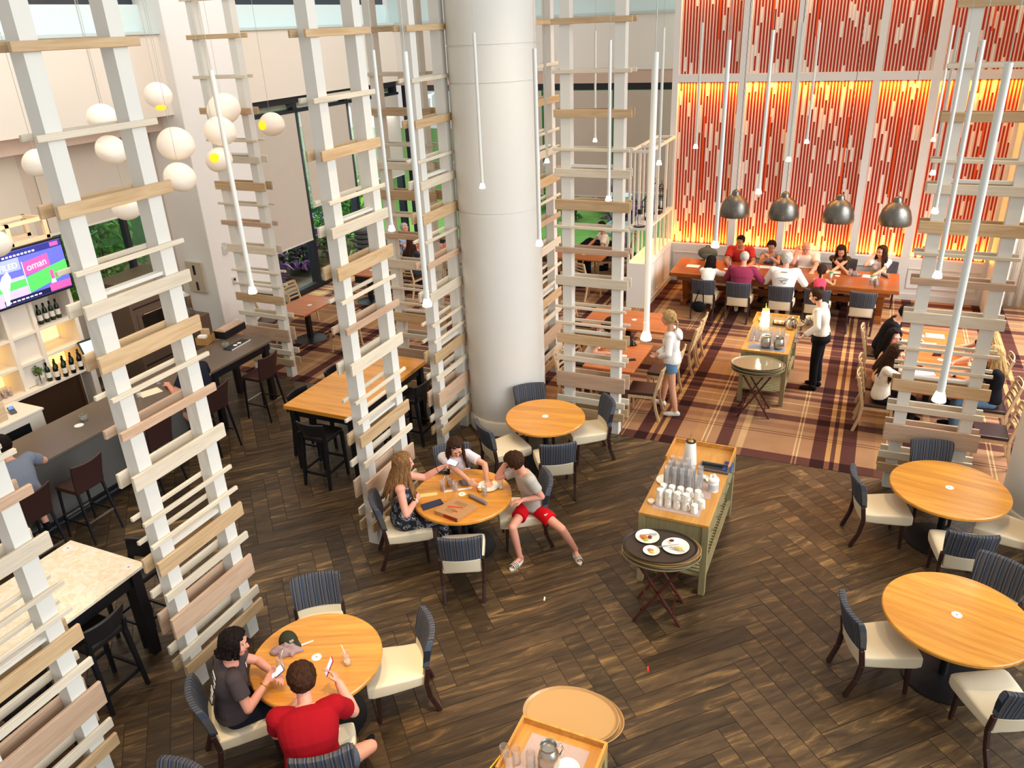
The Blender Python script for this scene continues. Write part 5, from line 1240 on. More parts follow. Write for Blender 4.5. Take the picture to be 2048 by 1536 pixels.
lg.build('shorts_logo', M_WHITE, W5['root'])
# standing girl
fr_, fl_ = P(1352, 836, 0), P(1321, 813, 0); mid = (fr_ + fl_) / 2
W6 = person('young woman in a white hoodie and denim shorts standing by the phone table', (mid.x + .03, mid.y - .02), 186, .97, None, 3, 6, head=(-12, 12, 0), la=P(1318, 714, 1.02), ra=P(1313, 708, 1.05), lpole=(.7, -1, -.6), rpole=(.8, .8, -.6), ll=fr_ + V((-.02, .05, 0)), rl=fl_ + V((.02, .02, 0)),
            hair=('tied', HBL), top=('long', C_WHITE), bottom=('short_shorts', C_DENIM), shoes=M_WHITE, vox=.0075, curl=(.6, .6), palmL=(0, .6, .3), palmR=(0, -.6, .3))
S_, F_, T_ = W6['axes'](.6); fm = MB(); fm.loft([(W6['spine'](t) + F_ * o, S_, F_, wx, .03) for t, o, wx in ((.12, .088, .06), (.35, .085, .065), (.6, .108, .07), (.76, .098, .06), (.88, .07, .045))], 14); fm.build('green_top', C_MINT, W6['root'], smooth=True)
hh = MB(); hh.loft([(W6['spine'](.9) - F_ * .07 + T_ * .02, S_, T_, .10, .06), (W6['spine'](.82) - F_ * .13, S_, T_, .12, .08), (W6['spine'](.78) - F_ * .16, S_, T_, .07, .06)], 16); hh.build('hood', C_WHITE, W6['root'], smooth=True)
# server
gf = P(1628, 778, 0); GH = P(1630, 632, 1.22); GG = P(1607, 672, 1.08)
W7 = person('server in a beige shirt and black trousers pouring from a coffee pot', (gf.x, gf.y + .02), 172, .99, None, 6, 10, twist=-6, heavy=1.05, head=(8, 26, 0), ra=GH, la=GG, rpole=(.5, 1, -.5), lpole=(.4, -1, -.7), ll=gf + V((-.03, -.06, 0)), rl=gf + V((.03, .14, 0)),
            hair=('bun', HBR), top=('tucked', C_SRV), bottom=('pants', C_BLACK), shoes=C_BLACK, vox=.0075, curl=(.9, 1.1), palmL=(-.2, .3, .6), palmR=(-.6, -.5, -.2))
S_, F_, T_ = W7['axes'](.1); ap = MB(); ap.loft([(W7['spine'](.14), S_, F_, .165, .13), (W7['spine'](-.02), S_, F_, .19, .145), (W7['spine'](-.2), S_, F_, .195, .15)], 22); ap.build('apron', C_BLACK, W7['root'], smooth=True)
# bar guests
c, f = CH['bar0']; W8 = person('man in a grey t-shirt and black shorts leaning on the dark bar', (c.x - .06, c.y + .1), 168, 1.02, .76, 16, 14, male=True, heavy=1.08, head=(-10, 18, 0), ra=(-9.1, 5.15, 1.12), la=(-9.25, 4.75, 1.12), rpole=(.5, .9, -.4), ll=(-8.75, 4.75, .3), rl=(-8.8, 5.0, .3), hair=('short', HB), top=('tee', C_BLUEGREY), bottom=('shorts', C_BLACK), shoes=C_BLACK, vox=.008)
band(W8, 1, .3, .04, .003, M_BLACK, 'tattoo_band') if False else None
c, f = CH['bar3']; W9 = person('person in a navy top seated at the bar behind the near screen', (c.x - .05, c.y), 180, 1.0, .76, 12, 14, male=True, heavy=1.1, head=(0, 15, 0), ra=(-9.15, 8.0, 1.12), la=(-9.1, 7.5, 1.12), ll=(-8.85, 7.65, .3), rl=(-8.85, 7.9, .3), hair=('short', HB), top=('tee', C_NAVY), bottom=('shorts', C_BLACK), shoes=C_BLACK, vox=.011, skin=M_SKINR)
# long table, wall side
def lt(key, lab, **k):
    c, f = CH[key]; d = dict(s=1.0, seat=SEAT, lean=14, slouch=14); d.update(k); dx = d.pop('dx', 0); dy = d.pop('dy', 0.0); return person(lab, (c.x + dx, c.y + dy), f, **d)
ty = .80
lt('g0', 'man in a short-sleeved red shirt at the wall side of the long table', male=True, heavy=1.15, s=1.06, head=(-14, 28, 0), la=(-2.2, 17.1, ty), ra=(-2.62, 17.08, ty), hair=('crop', HB), top=('polo', C_ORED), bottom=('pants', C_NAVY), shoes=C_BLACK, skin=M_SKINT)
lt('g1', 'woman with ruffled grey sleeves praying with clasped hands at the long table', s=.96, head=(0, 30, 0), dx=-.05, la=(-1.775, 17.2, 1.0), ra=(-1.825, 17.2, 1.0), lpole=(1, .2, -1), rpole=(-1, .2, -1), palmL=(-1, 0, 0), palmR=(1, 0, 0), curl=(.1, .1), hair=('tied', HB), top=('vest', cl('grey_blue_ruffle', '#8f98a8', noise=.3, nscale=40)), bottom=('pants', C_DENIM), shoes=C_BLACK, skin=M_SKINT)
lt('g2', 'bald man in a white polo shirt reading at the long table', male=True, heavy=1.25, s=1.04, head=(0, 40, 0), dx=-.05, la=(-.9, 17.05, ty), ra=(-1.27, 17.36, 1.13), rpole=(-.4, -.4, -2), hair=('bald', None), top=('polo', C_IVORY), bottom=('pants', C_NAVY), shoes=C_BLACK, skin=M_SKINR, curl=(.4, 1))
lt('g3', 'woman in an olive sleeveless top with folded arms at the long table', s=.96, head=(6, 34, 0), dx=-.1, la=(-.52, 17.12, ty + .02), ra=(-.22, 17.1, ty + .03), lpole=(1, .1, -.6), rpole=(-1, .1, -.6), hair=('long', HBR), top=('vest', C_OLIVE), bottom=('pants', C_NAVY), shoes=C_BLACK, curl=(.4, .4))
lt('g4', 'woman in a white t-shirt, hand at chin, at the long table right end', s=.97, head=(-38, 10, 0), dx=-.12, ra=(.22, 17.4, 1.13), la=(.3, 17.12, ty + .02), rpole=(-.6, -.4, -1), hair=('long', HBR), top=('tee', C_WHITE), bottom=('pants', C_NAVY), shoes=C_BLACK, curl=(.4, 1), palmR=(.3, .3, .2))
# long table, near side
lt('f0', 'dark-haired child in a white hoodie writing at the long table, seen from behind', s=.88, age=.8, lean=30, slouch=22, head=(-22, 40, 0), dy=.05, la=(-2.7, 16.45, ty), ra=(-2.35, 16.42, ty), hair=('long', HB), top=('long', C_WHITE), bottom=('pants', C_WHITE), shoes=C_WHITE)
lt('f1', 'white-haired man in a plum shirt at the long table, seen from behind', male=True, heavy=1.22, s=1.02, lean=16, head=(0, 22, 0), la=(-2.4, 16.42, ty), ra=(-1.85, 16.4, ty), hair=('crop', HGY), top=('shirt', C_PLUM), bottom=('pants', C_KHAKI), shoes=C_WHITE, skin=M_SKINR)
WJ = lt('f2', 'grey-haired man in a printed white shirt at the long table, seen from behind', male=True, heavy=1.28, s=1.05, lean=18, dy=.05, head=(0, 22, 0), la=(-1.6, 16.45, ty), ra=(-1.05, 16.45, ty), hair=('cropfull', HGY), top=('shirt', C_WHITE), bottom=('pants', C_KHAKI), shoes=C_WHITE, skin=M_SKINR)
S_, F_, T_ = WJ['axes'](.6); bp = MB()
for (u, v, w_, h_) in ((0, .1, .12, .012), (-.06, -.02, .1, .008), (.05, -.03, .1, .008), (0, -.07, .16, .01), (-.02, -.1, .03, .03), (.05, -.12, .04, .014), (.02, -.13, .04, .012)):
    bp.cbox(WJ['spine'](.62) + T_ * v + S_ * u - F_ * (.118 * 1.28 * 1.05 + .012), (w_, .01, h_), Matrix((S_, F_, T_)).transposed() @ Euler((0, u * 3, 0)).to_matrix())
bp.build('shirt_back_print', mat('print_grey', '#6b675f', .9), WJ['root'])
lt('f3', 'girl with a braid and a pink patterned top at the long table', s=.72, age=.7, seat=.50, lean=22, head=(-8, 30, 0), dy=.16, la=(-.78, 16.5, ty), ra=(-.42, 16.5, ty), hair=('braid', HBR), top=('tank', C_PINK), bottom=('shorts', C_PINK), ll=(-.75, 16.35, .2), rl=(-.6, 16.35, .2), skin=M_SKINT)
# right-hand table
def rt(key, lab, f=None, **k):
    c, f0 = CH[key]; d = dict(s=.98, seat=.48, lean=2, slouch=6); d.update(k); dx = d.pop('dx', 0); dy = d.pop('dy', 0); return person(lab, (c.x + dx, c.y + dy), f0 if f is None else f, **d)
rt('k1', 'woman in a peach top with long dark hair glancing toward the right', s=1.0, dx=.02, head=(-55, 12, 0), ra=(1.0, 12.15, .78), la=(1.05, 12.6, .78), hair=('longer', HB), top=('tank', C_PEACH), bottom=('pants', C_PEACH), shoes=C_BLACK, vox=.009, skin=M_SKINR)
rt('k2', 'woman with very long brown hair in a white top, behind the right screen', s=.98, dx=.02, head=(-15, 25, 0), ra=(1.05, 11.7, .78), la=(1.05, 12.05, .78), hair=('longer', HBR), top=('long', C_IVORY), bottom=('pants', C_BLACK), shoes=C_BLACK, vox=.009)
rt('k3', 'person in black bending over at the far end of the right table', s=1.0, lean=18, slouch=16, head=(0, 40, 0), ra=(1.0, 13.6, .78), la=(1.0, 13.95, .78), hair=('short', HB), top=('tee', C_BLACK), bottom=('pants', C_NAVY), shoes=C_BLACK, male=True)
rt('k5', 'nearer woman in black top and jeans, right side of the right table', s=.98, head=(0, 15, 0), ra=(1.5, 12.35, .78), la=(1.5, 12.0, .78), hair=('long', HBL), top=('tee', C_BLACK), bottom=('pants', C_DENIM), shoes=C_BLACK)
rt('k6', 'farther blonde woman in black reaching over the right table', s=.98, head=(0, 15, 0), ra=(1.35, 13.25, .78), la=(1.5, 12.8, .78), hair=('longer', HBL), top=('tee', C_BLACK), bottom=('pants', C_DENIM), shoes=C_BLACK)
# far tables behind the screens
rt('n1', 'man in glasses and a pale shirt beyond the slatted screen', male=True, head=(10, 12, 0), ra=(-6.1, 17.6, .78), la=(-5.9, 17.5, .78), hair=('crop', HB), top=('polo', C_IVORY), bottom=('pants', C_NAVY), shoes=C_BLACK, skin=M_SKINT)
gl = None
rt('n2', 'bearded man in a coral shirt behind the column screen', male=True, heavy=1.15, head=(-30, 8, 0), ra=(-6.6, 17.35, .78), la=(-6.6, 17.7, .78), hair=('crop', HB), top=('tee', C_CORAL), bottom=('pants', C_KHAKI), shoes=C_BLACK, skin=M_SKINT)
rt('n3', 'diner in a grey shirt behind the man in glasses', male=True, head=(0, 10, 0), hair=('short', HB), top=('tee', C_BLUEGREY), bottom=('pants', C_NAVY), shoes=C_BLACK, skin=M_SKINT)
rt('h11', 'diner in pale clothes resting arms on the phone table behind the screen', lean=24, slouch=18, dx=.05, head=(0, 30, 0), ra=(-3.6, 11.5, .78), la=(-3.6, 11.8, .78), hair=('bob', HBR), top=('tee', C_WHITE), bottom=('shorts', C_DENIM), shoes=C_WHITE)
rt('m1', 'grey-haired man in a blue striped shirt far behind the screens', male=True, heavy=1.1, head=(0, 14, 0), ra=(-10.15, 16.4, .78), la=(-10.15, 16.8, .78), hair=('crop', HGY), top=('polo', C_BLUEST), bottom=('pants', C_NAVY), shoes=C_BLACK, skin=M_SKINR)
rt('m2', 'woman in a dark patterned top far behind the second screen', head=(0, 12, 0), ra=(-9.6, 15.75, .78), la=(-9.85, 15.7, .78), hair=('long', HBR), top=('tee', C_PATT), bottom=('pants', C_PATT), shoes=C_BLACK)
rt('m3', 'diner in red and white seen between screen posts near the left windows', head=(0, 18, 0), ra=(-9.6, 16.8, .78), la=(-9.6, 16.4, .78), hair=('short', HBR), top=('tee', C_CORAL), bottom=('pants', C_WHITE), shoes=C_WHITE, male=True)
# ------------------------------------------------------------------ hanging lights
M_CABLE = mat('steel_cable', '#a9a9a2', 0.4, 0.3); M_TUBE = mat('tube_white', '#dcdcd5', 0.4)
struct(MB().box(-14, 10, -2, -1.8, 8.6, 8.9).box(-14, 10, 4.4, 4.6, 8.6, 8.9).box(-14, 10, 9.9, 10.1, 8.6, 8.9).box(-14, 10, 15.4, 15.6, 8.6, 8.9).box(-6.1, -5.9, -2, 20, 8.62, 8.88).box(-.1, .1, -2, 20, 8.62, 8.88).build('ceiling', M_WHITE))
def cam_pt(px, py, d): return V((0, 0, H)) + RM @ V(((px - 1024) / FPX * d, (py - 768) / FPX * d, d))
def make_tube():
    t = thing('tube_pendant', 'x', 'pendant lamp'); L = 1.65
    MB().cyl((0, 0, 0.05), (0, 0, L), .018, seg=14).build('tube', M_TUBE, t, auto=True)
    MB().lathe([(.0195, .12), (.0205, .06)], 16).build('lamp_collar', M_TUBE, t, auto=True)
    MB().lathe([(.02, 0), (.033, .004), (.034, .012), (.020, .059)], 16).build('lamp_lens', M_LAMPLED, t, auto=True)
    MB().cyl((0, 0, L), (0, 0, 4.6), .0022, seg=6).build('cable', M_CABLE, t)
    return t
tube = Proto(make_tube)
TUBES = [(506, 587, 140, 'left, in front of the far bar-end screen'), (784, 462, 100, 'left of the screen beside the column, higher one'), (855, 613, 103, 'in front of the screen beside the column, hanging low'), (965, 377, 65, 'in front of the round white column'),
    (1079, 492, 97, 'at the right edge of the round column'), (1094, 326, 68, 'before the narrow screen right of the column'), (1190, 284, 62, 'highest between the posts right of the column'), (1217, 402, 80, 'lower one before the screen right of the column'),
    (1292, 680, 104, 'above the cherry tables and standing girl'), (1318, 330, 55, 'beside the white lattice shelf'), (1391, 297, 45, 'before the leftmost orange panel'), (1430, 495, 80, 'over the left end of the long table'),
    (1517, 388, 60, 'between the two left dome lamps'), (1577, 323, 45, 'just above the second dome lamp'), (1613, 287, 45, 'before the middle orange panel'), (1866, 283, 50, 'highest left of the right slatted screen'), (1865, 350, 55, 'second highest left of the right slatted screen'),
    (1869, 427, 65, 'third one down left of the right slatted screen'), (1874, 556, 80, 'above the seated women at the right'), (1877, 803, 125, 'nearest and thickest, across the right slatted screen')]
def proj_y(p):
    c = RM.transposed() @ (p - V((0, 0, H))); return 768 + FPX * c.y / c.z
TIPS = []
for px, py, ty_, lab in TUBES:
    lo, hi = 2.0, 16.0
    for _ in range(40):
        d = (lo + hi) / 2
        if proj_y(cam_pt(px, py, d) + V((0, 0, 1.65))) < ty_: lo = d
        else: hi = d
    TIPS.append(cam_pt(px, py, d)); tube('slim white tube pendant lamp ' + lab, TIPS[-1], 0, 'slim white tube pendants')
for i in (8, 11, 19, 2, 0, 3, 6, 12, 18):
    q = TIPS[i]; spot('pendant_spot', q - V((0, 0, .02)), q - V((0, 0, 2)), 22, (1, .8, .55), 70, .8, .02)
M_GLOBE = mat('papery_white', '#f6ecdd', 0.8, emit='#ffdcb4', estr=.16, bump=0.35, bscale=45)
M_GLOW = mat('amber_opening', '#ffb020', .5, emit='#ff9a10', estr=2.2)
GL = [(75, 327, 30, 'cut by the near left screen post, far left', None), (207, 238, 31, 'seen through the near left screen, upper', None), (317, 192, 28, 'highest one beside the white pier', (.3, -.3, -1)), (224, 301, 31, 'seen through the near left screen, lower', None), (351, 290, 37, 'large one right of the near left screen', None), (361, 356, 32, 'pointed, below the large one right of the near left screen', None),
      (447, 220, 34, 'uppermost in front of the far bar-end screen', None), (440, 264, 32, 'middle one in front of the far bar-end screen', None), (438, 321, 27, 'with amber opening, lowest in front of the far bar-end screen', (.35, -.8, .35)), (543, 250, 26, 'with round amber opening, alone before the beige roller shade', (-.15, -1, .1)), (255, 414, 31, 'lowest one, partly behind a board of the near left screen', (.5, -.6, .7)), (-8, 490, 30, 'cut by the left edge above the television', None)]
for i, (px, py, rp, lab, op) in enumerate(GL):
    q = PX(px, py, -9.4 + (0.25 if i in (7, 8, 5) else 0)); d = (q - V((0, 0, H))).dot(RM.col[2]); r = rp * d / FPX
    t = thing('globe_pendant', 'papery white pebble-shaped pendant lamp ' + lab, 'pendant lamp', q, 0, 'papery white globe pendants')
    rr = random.Random(i * 7 + 3); b = MB(); b.ball((0, 0, 0), (r, r * .93, r * .85), 28, 18)
    ph = rr.random() * 6.28
    b.v = [(x * (1 + .10 * math.cos(math.atan2(y, x) - ph) * (1 if z < 0 else .4)), y, z * (1.0 + (.10 if z > 0 else -.03)) + .14 * x * math.sin(ph)) for x, y, z in b.v]
    b.build('shade', M_GLOBE, t, smooth=True)
    if op:
        n = V(op).normalized(); M = n.to_track_quat('Z', 'Y').to_matrix(); c0 = V((n.x * r, n.y * r * .93, n.z * r * .87)) * .97
        MB().lathe([(r * .34, -.02), (r * .34, 0.012), (r * .30, 0.014)], 24, c0, M=M).build('lamp_opening', M_GLOW, t, auto=True)
    MB().cyl((0, 0, r * .8), (0, 0, 8.6 - q.z), .003, seg=6).build('cable', M_CABLE, t)
M_HAMMER = mat('hammered_zinc', '#6b6963', .34, .85, noise=.25, nscale=18, bump=.25, bscale=60)
def make_dome():
    t = thing('dome_pendant', 'x', 'pendant lamp')
    MB().lathe([(.30, 0), (.305, .02), (.295, .13), (.255, .27), (.19, .37), (.09, .43), (.075, .5), (.05, .53), (.03, .54), (.03, .52), (.06, .42), (.17, .35), (.24, .26), (.28, .13), (.285, .02)], 48).build('dome_shade', M_HAMMER, t, auto=True)
    MB().ball((0, 0, .2), .05, 12, 8).build('bulb', mat('bulb', '#fff0d0', .3, emit='#ffd9a0', estr=6), t, smooth=True)
    MB().tube([(0.004 * (-1) ** i, 0, .54 + i * .055) for i in range(112)], .005, 5).build('chain', M_BLACK, t)
    return t
dome = Proto(make_dome)
for x, lab in zip((-2.55, -1.57, -.53, .5), ('leftmost of the four over the long table', 'second from left over the long table', 'third from left over the long table', 'rightmost of the four over the long table')):
    dome('grey hammered metal dome lamp, ' + lab, (x, 16.85, 1.93), 0, 'hammered dome pendants')
    l = bpy.data.lights.new('dome_light', 'SPOT'); l.energy = 70; l.color = (1, .72, .4); l.spot_size = R(110); l.shadow_soft_size = .06; o = bpy.data.objects.new('dome_light', l); COL.objects.link(o); o.location = (x, 16.85, 1.98)

# ------------------------------------------------------------------ things on the tables
def water(parent, r, h, c): return MB().lathe([(r * .86, .006), (r * .93, h)], 18).build('drink', c, parent, auto=True)
def make_glass(r=.036, h=.13, drink=None, lvl=.05, straw=False, name='tumbler'):
    def f():
        t = thing(name, 'x', 'glass')
        MB().lathe([(r * .86, 0), (r, h), (r * .93, h), (r * .8, .012), (0.0005, .012)], 22).build('glass_body', M_GLASS, t, auto=True)
        if drink: MB().lathe([(r * .78, .013), (r * (.78 + .13 * lvl / h), lvl)], 18).build('drink', drink, t, auto=True)
        if straw: MB().tube([(-.012, 0, .016), (.02, .004, h + .02), (.04, .008, h + .07)], .0035, 6).build('straw', mat('white_straw', '#f2efe6', .5), t, smooth=True)
        return t
    return f
M_WATER = glassy('water', '#dfe6e2', .25); M_RDRINK = mat('red_drink', '#8c1d10', .15); M_TEA = mat('amber_drink', '#9c5a24', .15); M_ICE = mat('melting_ice', '#e9dcc0', .2)
glass_e = Proto(make_glass()); glass_w = Proto(make_glass(drink=M_WATER, lvl=.075)); glass_r = Proto(make_glass(drink=M_RDRINK, lvl=.06, straw=True)); glass_t = Proto(make_glass(drink=M_TEA, lvl=.07)); glass_s = Proto(make_glass(drink=M_ICE, lvl=.035, straw=True))
GT = 'drinking glasses on the tables'; ZT = .742
def put(pr, lab, px, py, z=ZT, rz=0, grp=GT): return pr(lab, P(px, py, z), rz, grp)
put(glass_r, 'glass with red drink and a straw on the pizza table', 886, 980); put(glass_t, 'glass half full of amber drink on the pizza table', 899, 972); put(glass_w, 'water glass beside the amber drink on the pizza table', 911, 981)
put(glass_w, 'water glass between napkin roll and pizza plate', 969, 990); put(glass_s, 'tall glass with a leaning white straw beside the boy', 1001, 977, rz=R(20))
put(glass_s, 'glass with ice and a straw beside the pink napkin on the cap table', 563, 1338, rz=R(30)); put(glass_s, 'nearly empty glass with a slanted straw to the right of the cap table centre', 695, 1328, rz=R(160))
def quad_thing(name, lab, cat, px, z0, th, m, parts=True, grp=None, bevel=.002):
    """flat thing whose top corners are seen at four pixels"""
    ps = [P(x, y, z0 + th) for x, y in px]; c = sum(ps, V()) / 4; c.z = z0
    e = MB().prism([((p - c).x, (p - c).y) for p in ps], 0, th).build(name, m, None, bevel=bevel); e.location = c
    return tag(e, lab, cat, grp), ps, c
M_KRAFT = mat('kraft_card', '#b58657', .85, noise=.06, nscale=20); M_PRED = mat('box_red', '#a32a1c', .7)
t = thing('pizza_box', 'brown pizza box with red print and red side lying on the round table', 'box', (0, 0, 0))
ps = [P(*q, .79) for q in ((868, 1021), (909, 993), (955, 1011), (915, 1037))]; c = sum(ps, V()) / 4
t.location = (c.x, c.y, ZT); L_ = [V((p.x - c.x, p.y - c.y, 0)) for p in ps]
MB().prism([(v.x, v.y) for v in L_], 0, .048).build('box_body', M_KRAFT, t, bevel=.002)
ex = (L_[2] - L_[1]).normalized(); ey = (L_[1] - L_[0]).normalized(); ln = (L_[3] - L_[0]).length
n_ = V((ex.y, -ex.x, 0)); n_ = n_ if n_.dot(-ey) > 0 else -n_
pm = (L_[3] + L_[0]) / 2 + n_ * .0015 + V((0, 0, .024)); MB().cbox(pm, (ln * .97, .002, .042), Matrix((ex, n_, V((0, 0, 1)))).transposed()).build('red_side', M_PRED, t)
pr_ = MB(); Mb = Matrix((ex, ey, V((0, 0, 1)))).transposed()
pr_.m(0).add([Mb @ V(v) for v in ((-.10, -.02, .0492), (-.095, -.045, .0492), (.09, .035, .0492), (.05, .045, .0492))], [(0, 1, 2, 3)])
pr_.m(0).cbox(Mb @ V((.05, -.06, .049)), (.05, .025, .0006), Mb); pr_.m(1).cbox(Mb @ V((.01, -.06, .049)), (.03, .02, .0006), Mb)
for i in range(5): pr_.m(2).cbox(Mb @ V((-.02, -.09 - .0 * i + .018 * i - .02, .049)), (.12, .006, .0005), Mb); pr_.m(2).cbox(Mb @ V((.0, .06 + .014 * i, .049)), (.16, .005, .0005), Mb)
pr_.build('box_print', [mat('print_red', '#c43a28', .8), mat('print_green', '#6d7440', .8), mat('print_brown', '#8f6640', .85)], t)
o, ps, c = quad_thing('bill_folder', 'navy bill folder on the round table in front of the floral dress woman', 'folder', ((841, 1009), (881, 997), (887, 1006), (847, 1020)), ZT, .012, mat('navy_leather', '#252e4c', .5))
quad_thing('paper_slip', 'yellow paper slip on the pizza table', 'paper', ((839, 988), (874, 984), (875, 990), (840, 995)), ZT, .0015, mat('yellow_paper', '#ecd28a', .8), bevel=0)
quad_thing('knife_wrapper', 'white paper strip beside the crumpled napkin on the pizza table', 'paper', ((888, 981), (943, 974), (944, 977), (889, 985)), ZT, .001, M_PAPER, bevel=0)
def napkin_roll(lab, a, b, r, m=M_NAPKIN, z=ZT):
    a, b = P(*a, z), P(*b, z); c = (a + b) / 2; t = MB(); d = (b - a).normalized(); s = V((-d.y, d.x, 0)); L = (b - a).length
    pts = [c + d * L * (i / 6 - .5) + V((0, 0, r)) for i in range(7)]
    t.tube([p - c for p in pts], [r * .8, r, r * 1.02, r * .95, r * 1.0, r * 1.02, r * .85], 14); t.cbox(s * r * .8 + V((0, 0, r * 1.1)) + d * .01, (L * .7, .02, .008), Matrix((d, s, V((0, 0, 1)))).transposed())
    o = t.build('napkin_roll', m, None, auto=True); o.location = (c.x, c.y, z); return tag(o, lab, 'napkin', 'rolled napkins')
napkin_roll('grey rolled napkin in front of the pizza plate', (938, 993), (973, 1010), .024)
def crumple(lab, px, py, sx, sy, h, m, name='crumpled_napkin', z=ZT, seed=1, cat='napkin', rz=0.0):
    rr = random.Random(seed); b = MB(); b.ball((0, 0, 0), 1, 26, 14); f1, f2 = rr.uniform(3, 5), rr.uniform(5, 8)
    b.v = [(x * sx * (1 + .22 * math.sin(f1 * math.atan2(y, x) + 1)), y * sy * (1 + .2 * math.cos(f2 * math.atan2(y, x))), max(0, z_) * h * (1 + .4 * math.sin(f2 * x + seed) * math.cos(f1 * y * 2))) for x, y, z_ in b.v]
    o = b.build(name, m, None, smooth=True); o.location = P(px, py, z); o.rotation_euler = (0, 0, rz); return tag(o, lab, cat)
crumple('crumpled grey cloth napkin in the middle of the pizza table', 934, 966, .10, .07, .05, M_NAPKIN, seed=3); crumple('crumpled dusty pink napkin beside the cap', 573, 1303, .13, .08, .06, mat('dusty_pink', '#a58b8b', .95, bump=.4, bscale=40), seed=5, rz=.4)
# plate with pizza
M_CHEESE = mat('pizza_cheese', '#e6b85a', .6, noise=.2, nscale=30); M_CRUST = mat('crust', '#b8793a', .7); M_SAUCE = mat('sauce_red', '#b5361c', .5)
def make_plate(r):
    def f():
        t = thing('plate', 'x', 'plate'); MB().lathe([(r * .6, 0), (r, .018), (r * .99, .021), (r * .68, .007), (.0005, .006)], 36).build('plate_body', M_CHINA, t, auto=True); return t
    return f
plate = make_plate(.13)(); plate.location = P(976, 974, ZT); plate['label'] = 'white plate with pizza in front of the girl with sunglasses'; plate['group'] = 'plates'
def slice_(lab, loc, rz, s=1.0):
    t = thing('pizza_slice', lab, 'pizza', loc, rz); MB().prism([(-.045 * s, .08 * s), (.045 * s, .08 * s), (0, -.06 * s)], 0, .01).build('topping', M_CHEESE, t, bevel=.003)
    MB().tube([(-.05 * s, .085 * s, .008), (0, .095 * s, .01), (.05 * s, .085 * s, .008)], .011, 8).build('crust', M_CRUST, t, smooth=True)
    rr = random.Random(4); b = MB()
    for i in range(5): b.lathe([(.009, 0), (.008, .003)], 10, (rr.uniform(-.02, .02), rr.uniform(0, .06), .0102))
    b.build('tomato_bits', M_SAUCE, t)
slice_('slice of pizza on the plate in front of the girl', P(981, 970, ZT + .0085), .6); slice_('half-eaten pizza slice hanging over the plate rim', P(968, 978, ZT + .009), 2.4, .8)
# phones
def phone(lab, c, x, y, screen=True, case=None):
    """c centre, x long axis, y short axis"""
    c, x, y = V(c), V(x).normalized(), V(y); y = (y - x * y.dot(x)).normalized(); n = x.cross(y)
    t = thing('phone', lab, 'phone', c); M = Matrix((x, y, n)).transposed(); t.rotation_euler = M.to_euler()
    MB().box(-.076, .076, -.037, .037, -.0045, .0045).build('phone_body', case or M_PHONE, t, bevel=.004)
    MB().box(-.071, .071, -.033, .033, .0046, .0052).build('phone_screen', M_SCREEN if screen else M_PHONE, t)
    return t
a, e, w = W3['arms'][-1]; hw = W3['M'] @ (w + (w - e).normalized() * .11); phone('lit phone held out over the table by the woman in the floral dress', hw + V((.045, -.01, .012)), (1, -.25, 0), (.3, .8, .5))
def tohand(info, k, f): a, e, w = info['arms'][k]; return info['M'] @ (w + (w - e).normalized() * f)
m1 = (tohand(W1, -1, .10) + tohand(W1, 1, .10)) / 2; phone('phone held in both hands by the person in the charcoal t-shirt', m1 + V((0.0, 0, .02)), (.55, .75, .5), (-.6, .55, .25))
m2 = tohand(W2, 1, .115); phone('lit phone in a red case held up by the person in the red t-shirt', m2 + V((-.03, 0, .03)), (.25, .45, .85), (-.65, .6, -.1), case=mat('red_case', '#a3202a', .4))
def flat_phone(lab, px, py, rz, z=ZT, case=None): t = phone(lab, P(px, py, z) + V((0, 0, .005)), (math.cos(rz), math.sin(rz), 0), (-math.sin(rz), math.cos(rz), 0), False, case)
flat_phone('black phone lying at the far left edge of the pizza table', 888, 946, .3); flat_phone('black phone on the cherry table behind the slatted screen', 1262, 720, .5, .751); flat_phone('phone in a pale case on the right table behind the screen', 1906, 753, 1.7, .751, M_LILAC)
# cap
t = thing('baseball_cap', 'dark olive baseball cap lying on the round table', 'cap', P(577, 1283, ZT), R(-25)); M_CAP = cl('cap_olive', '#3a3a2c')
b = MB(); b.ball((0, 0, 0), (.095, .085, .105), 24, 16); b.v = [(x, y, max(0, z)) for x, y, z in b.v]; b.build('crown', M_CAP, t, smooth=True)
b = MB(); n = 12; up_ = [(math.cos(R(-62 + 124 * i / n)), math.sin(R(-62 + 124 * i / n))) for i in range(n + 1)]
for k, zz in ((0, .006), (1, .011)): b.v += [(.078 * c_ , .078 * s_, zz + .012) for c_, s_ in up_] + [(.085 + .088 * c_ , .074 * s_, zz - .004 + .012 * (1 - abs(s_))) for c_, s_ in up_]
m_ = n + 1
for i in range(n): b.f += [(i, i + 1, m_ + i + 1, m_ + i), (2 * m_ + i + 1, 2 * m_ + i, 3 * m_ + i, 3 * m_ + i + 1), (m_ + i, m_ + i + 1, 3 * m_ + i + 1, 3 * m_ + i)]; b.mi += [0] * 3
b.build('brim', M_CAP, t, smooth=True)
MB().cbox((.078, 0, .058), (.006, .04, .02), Euler((0, R(-30), 0))).build('cap_emblem', mat('emblem_tan', '#a39a86', .8), t)
quad_thing('straw_wrapper', 'thin white wrapper beside the cap', 'paper', ((592, 1292), (626, 1280), (627, 1282), (593, 1295)), ZT, .003, M_PAPER, bevel=0)

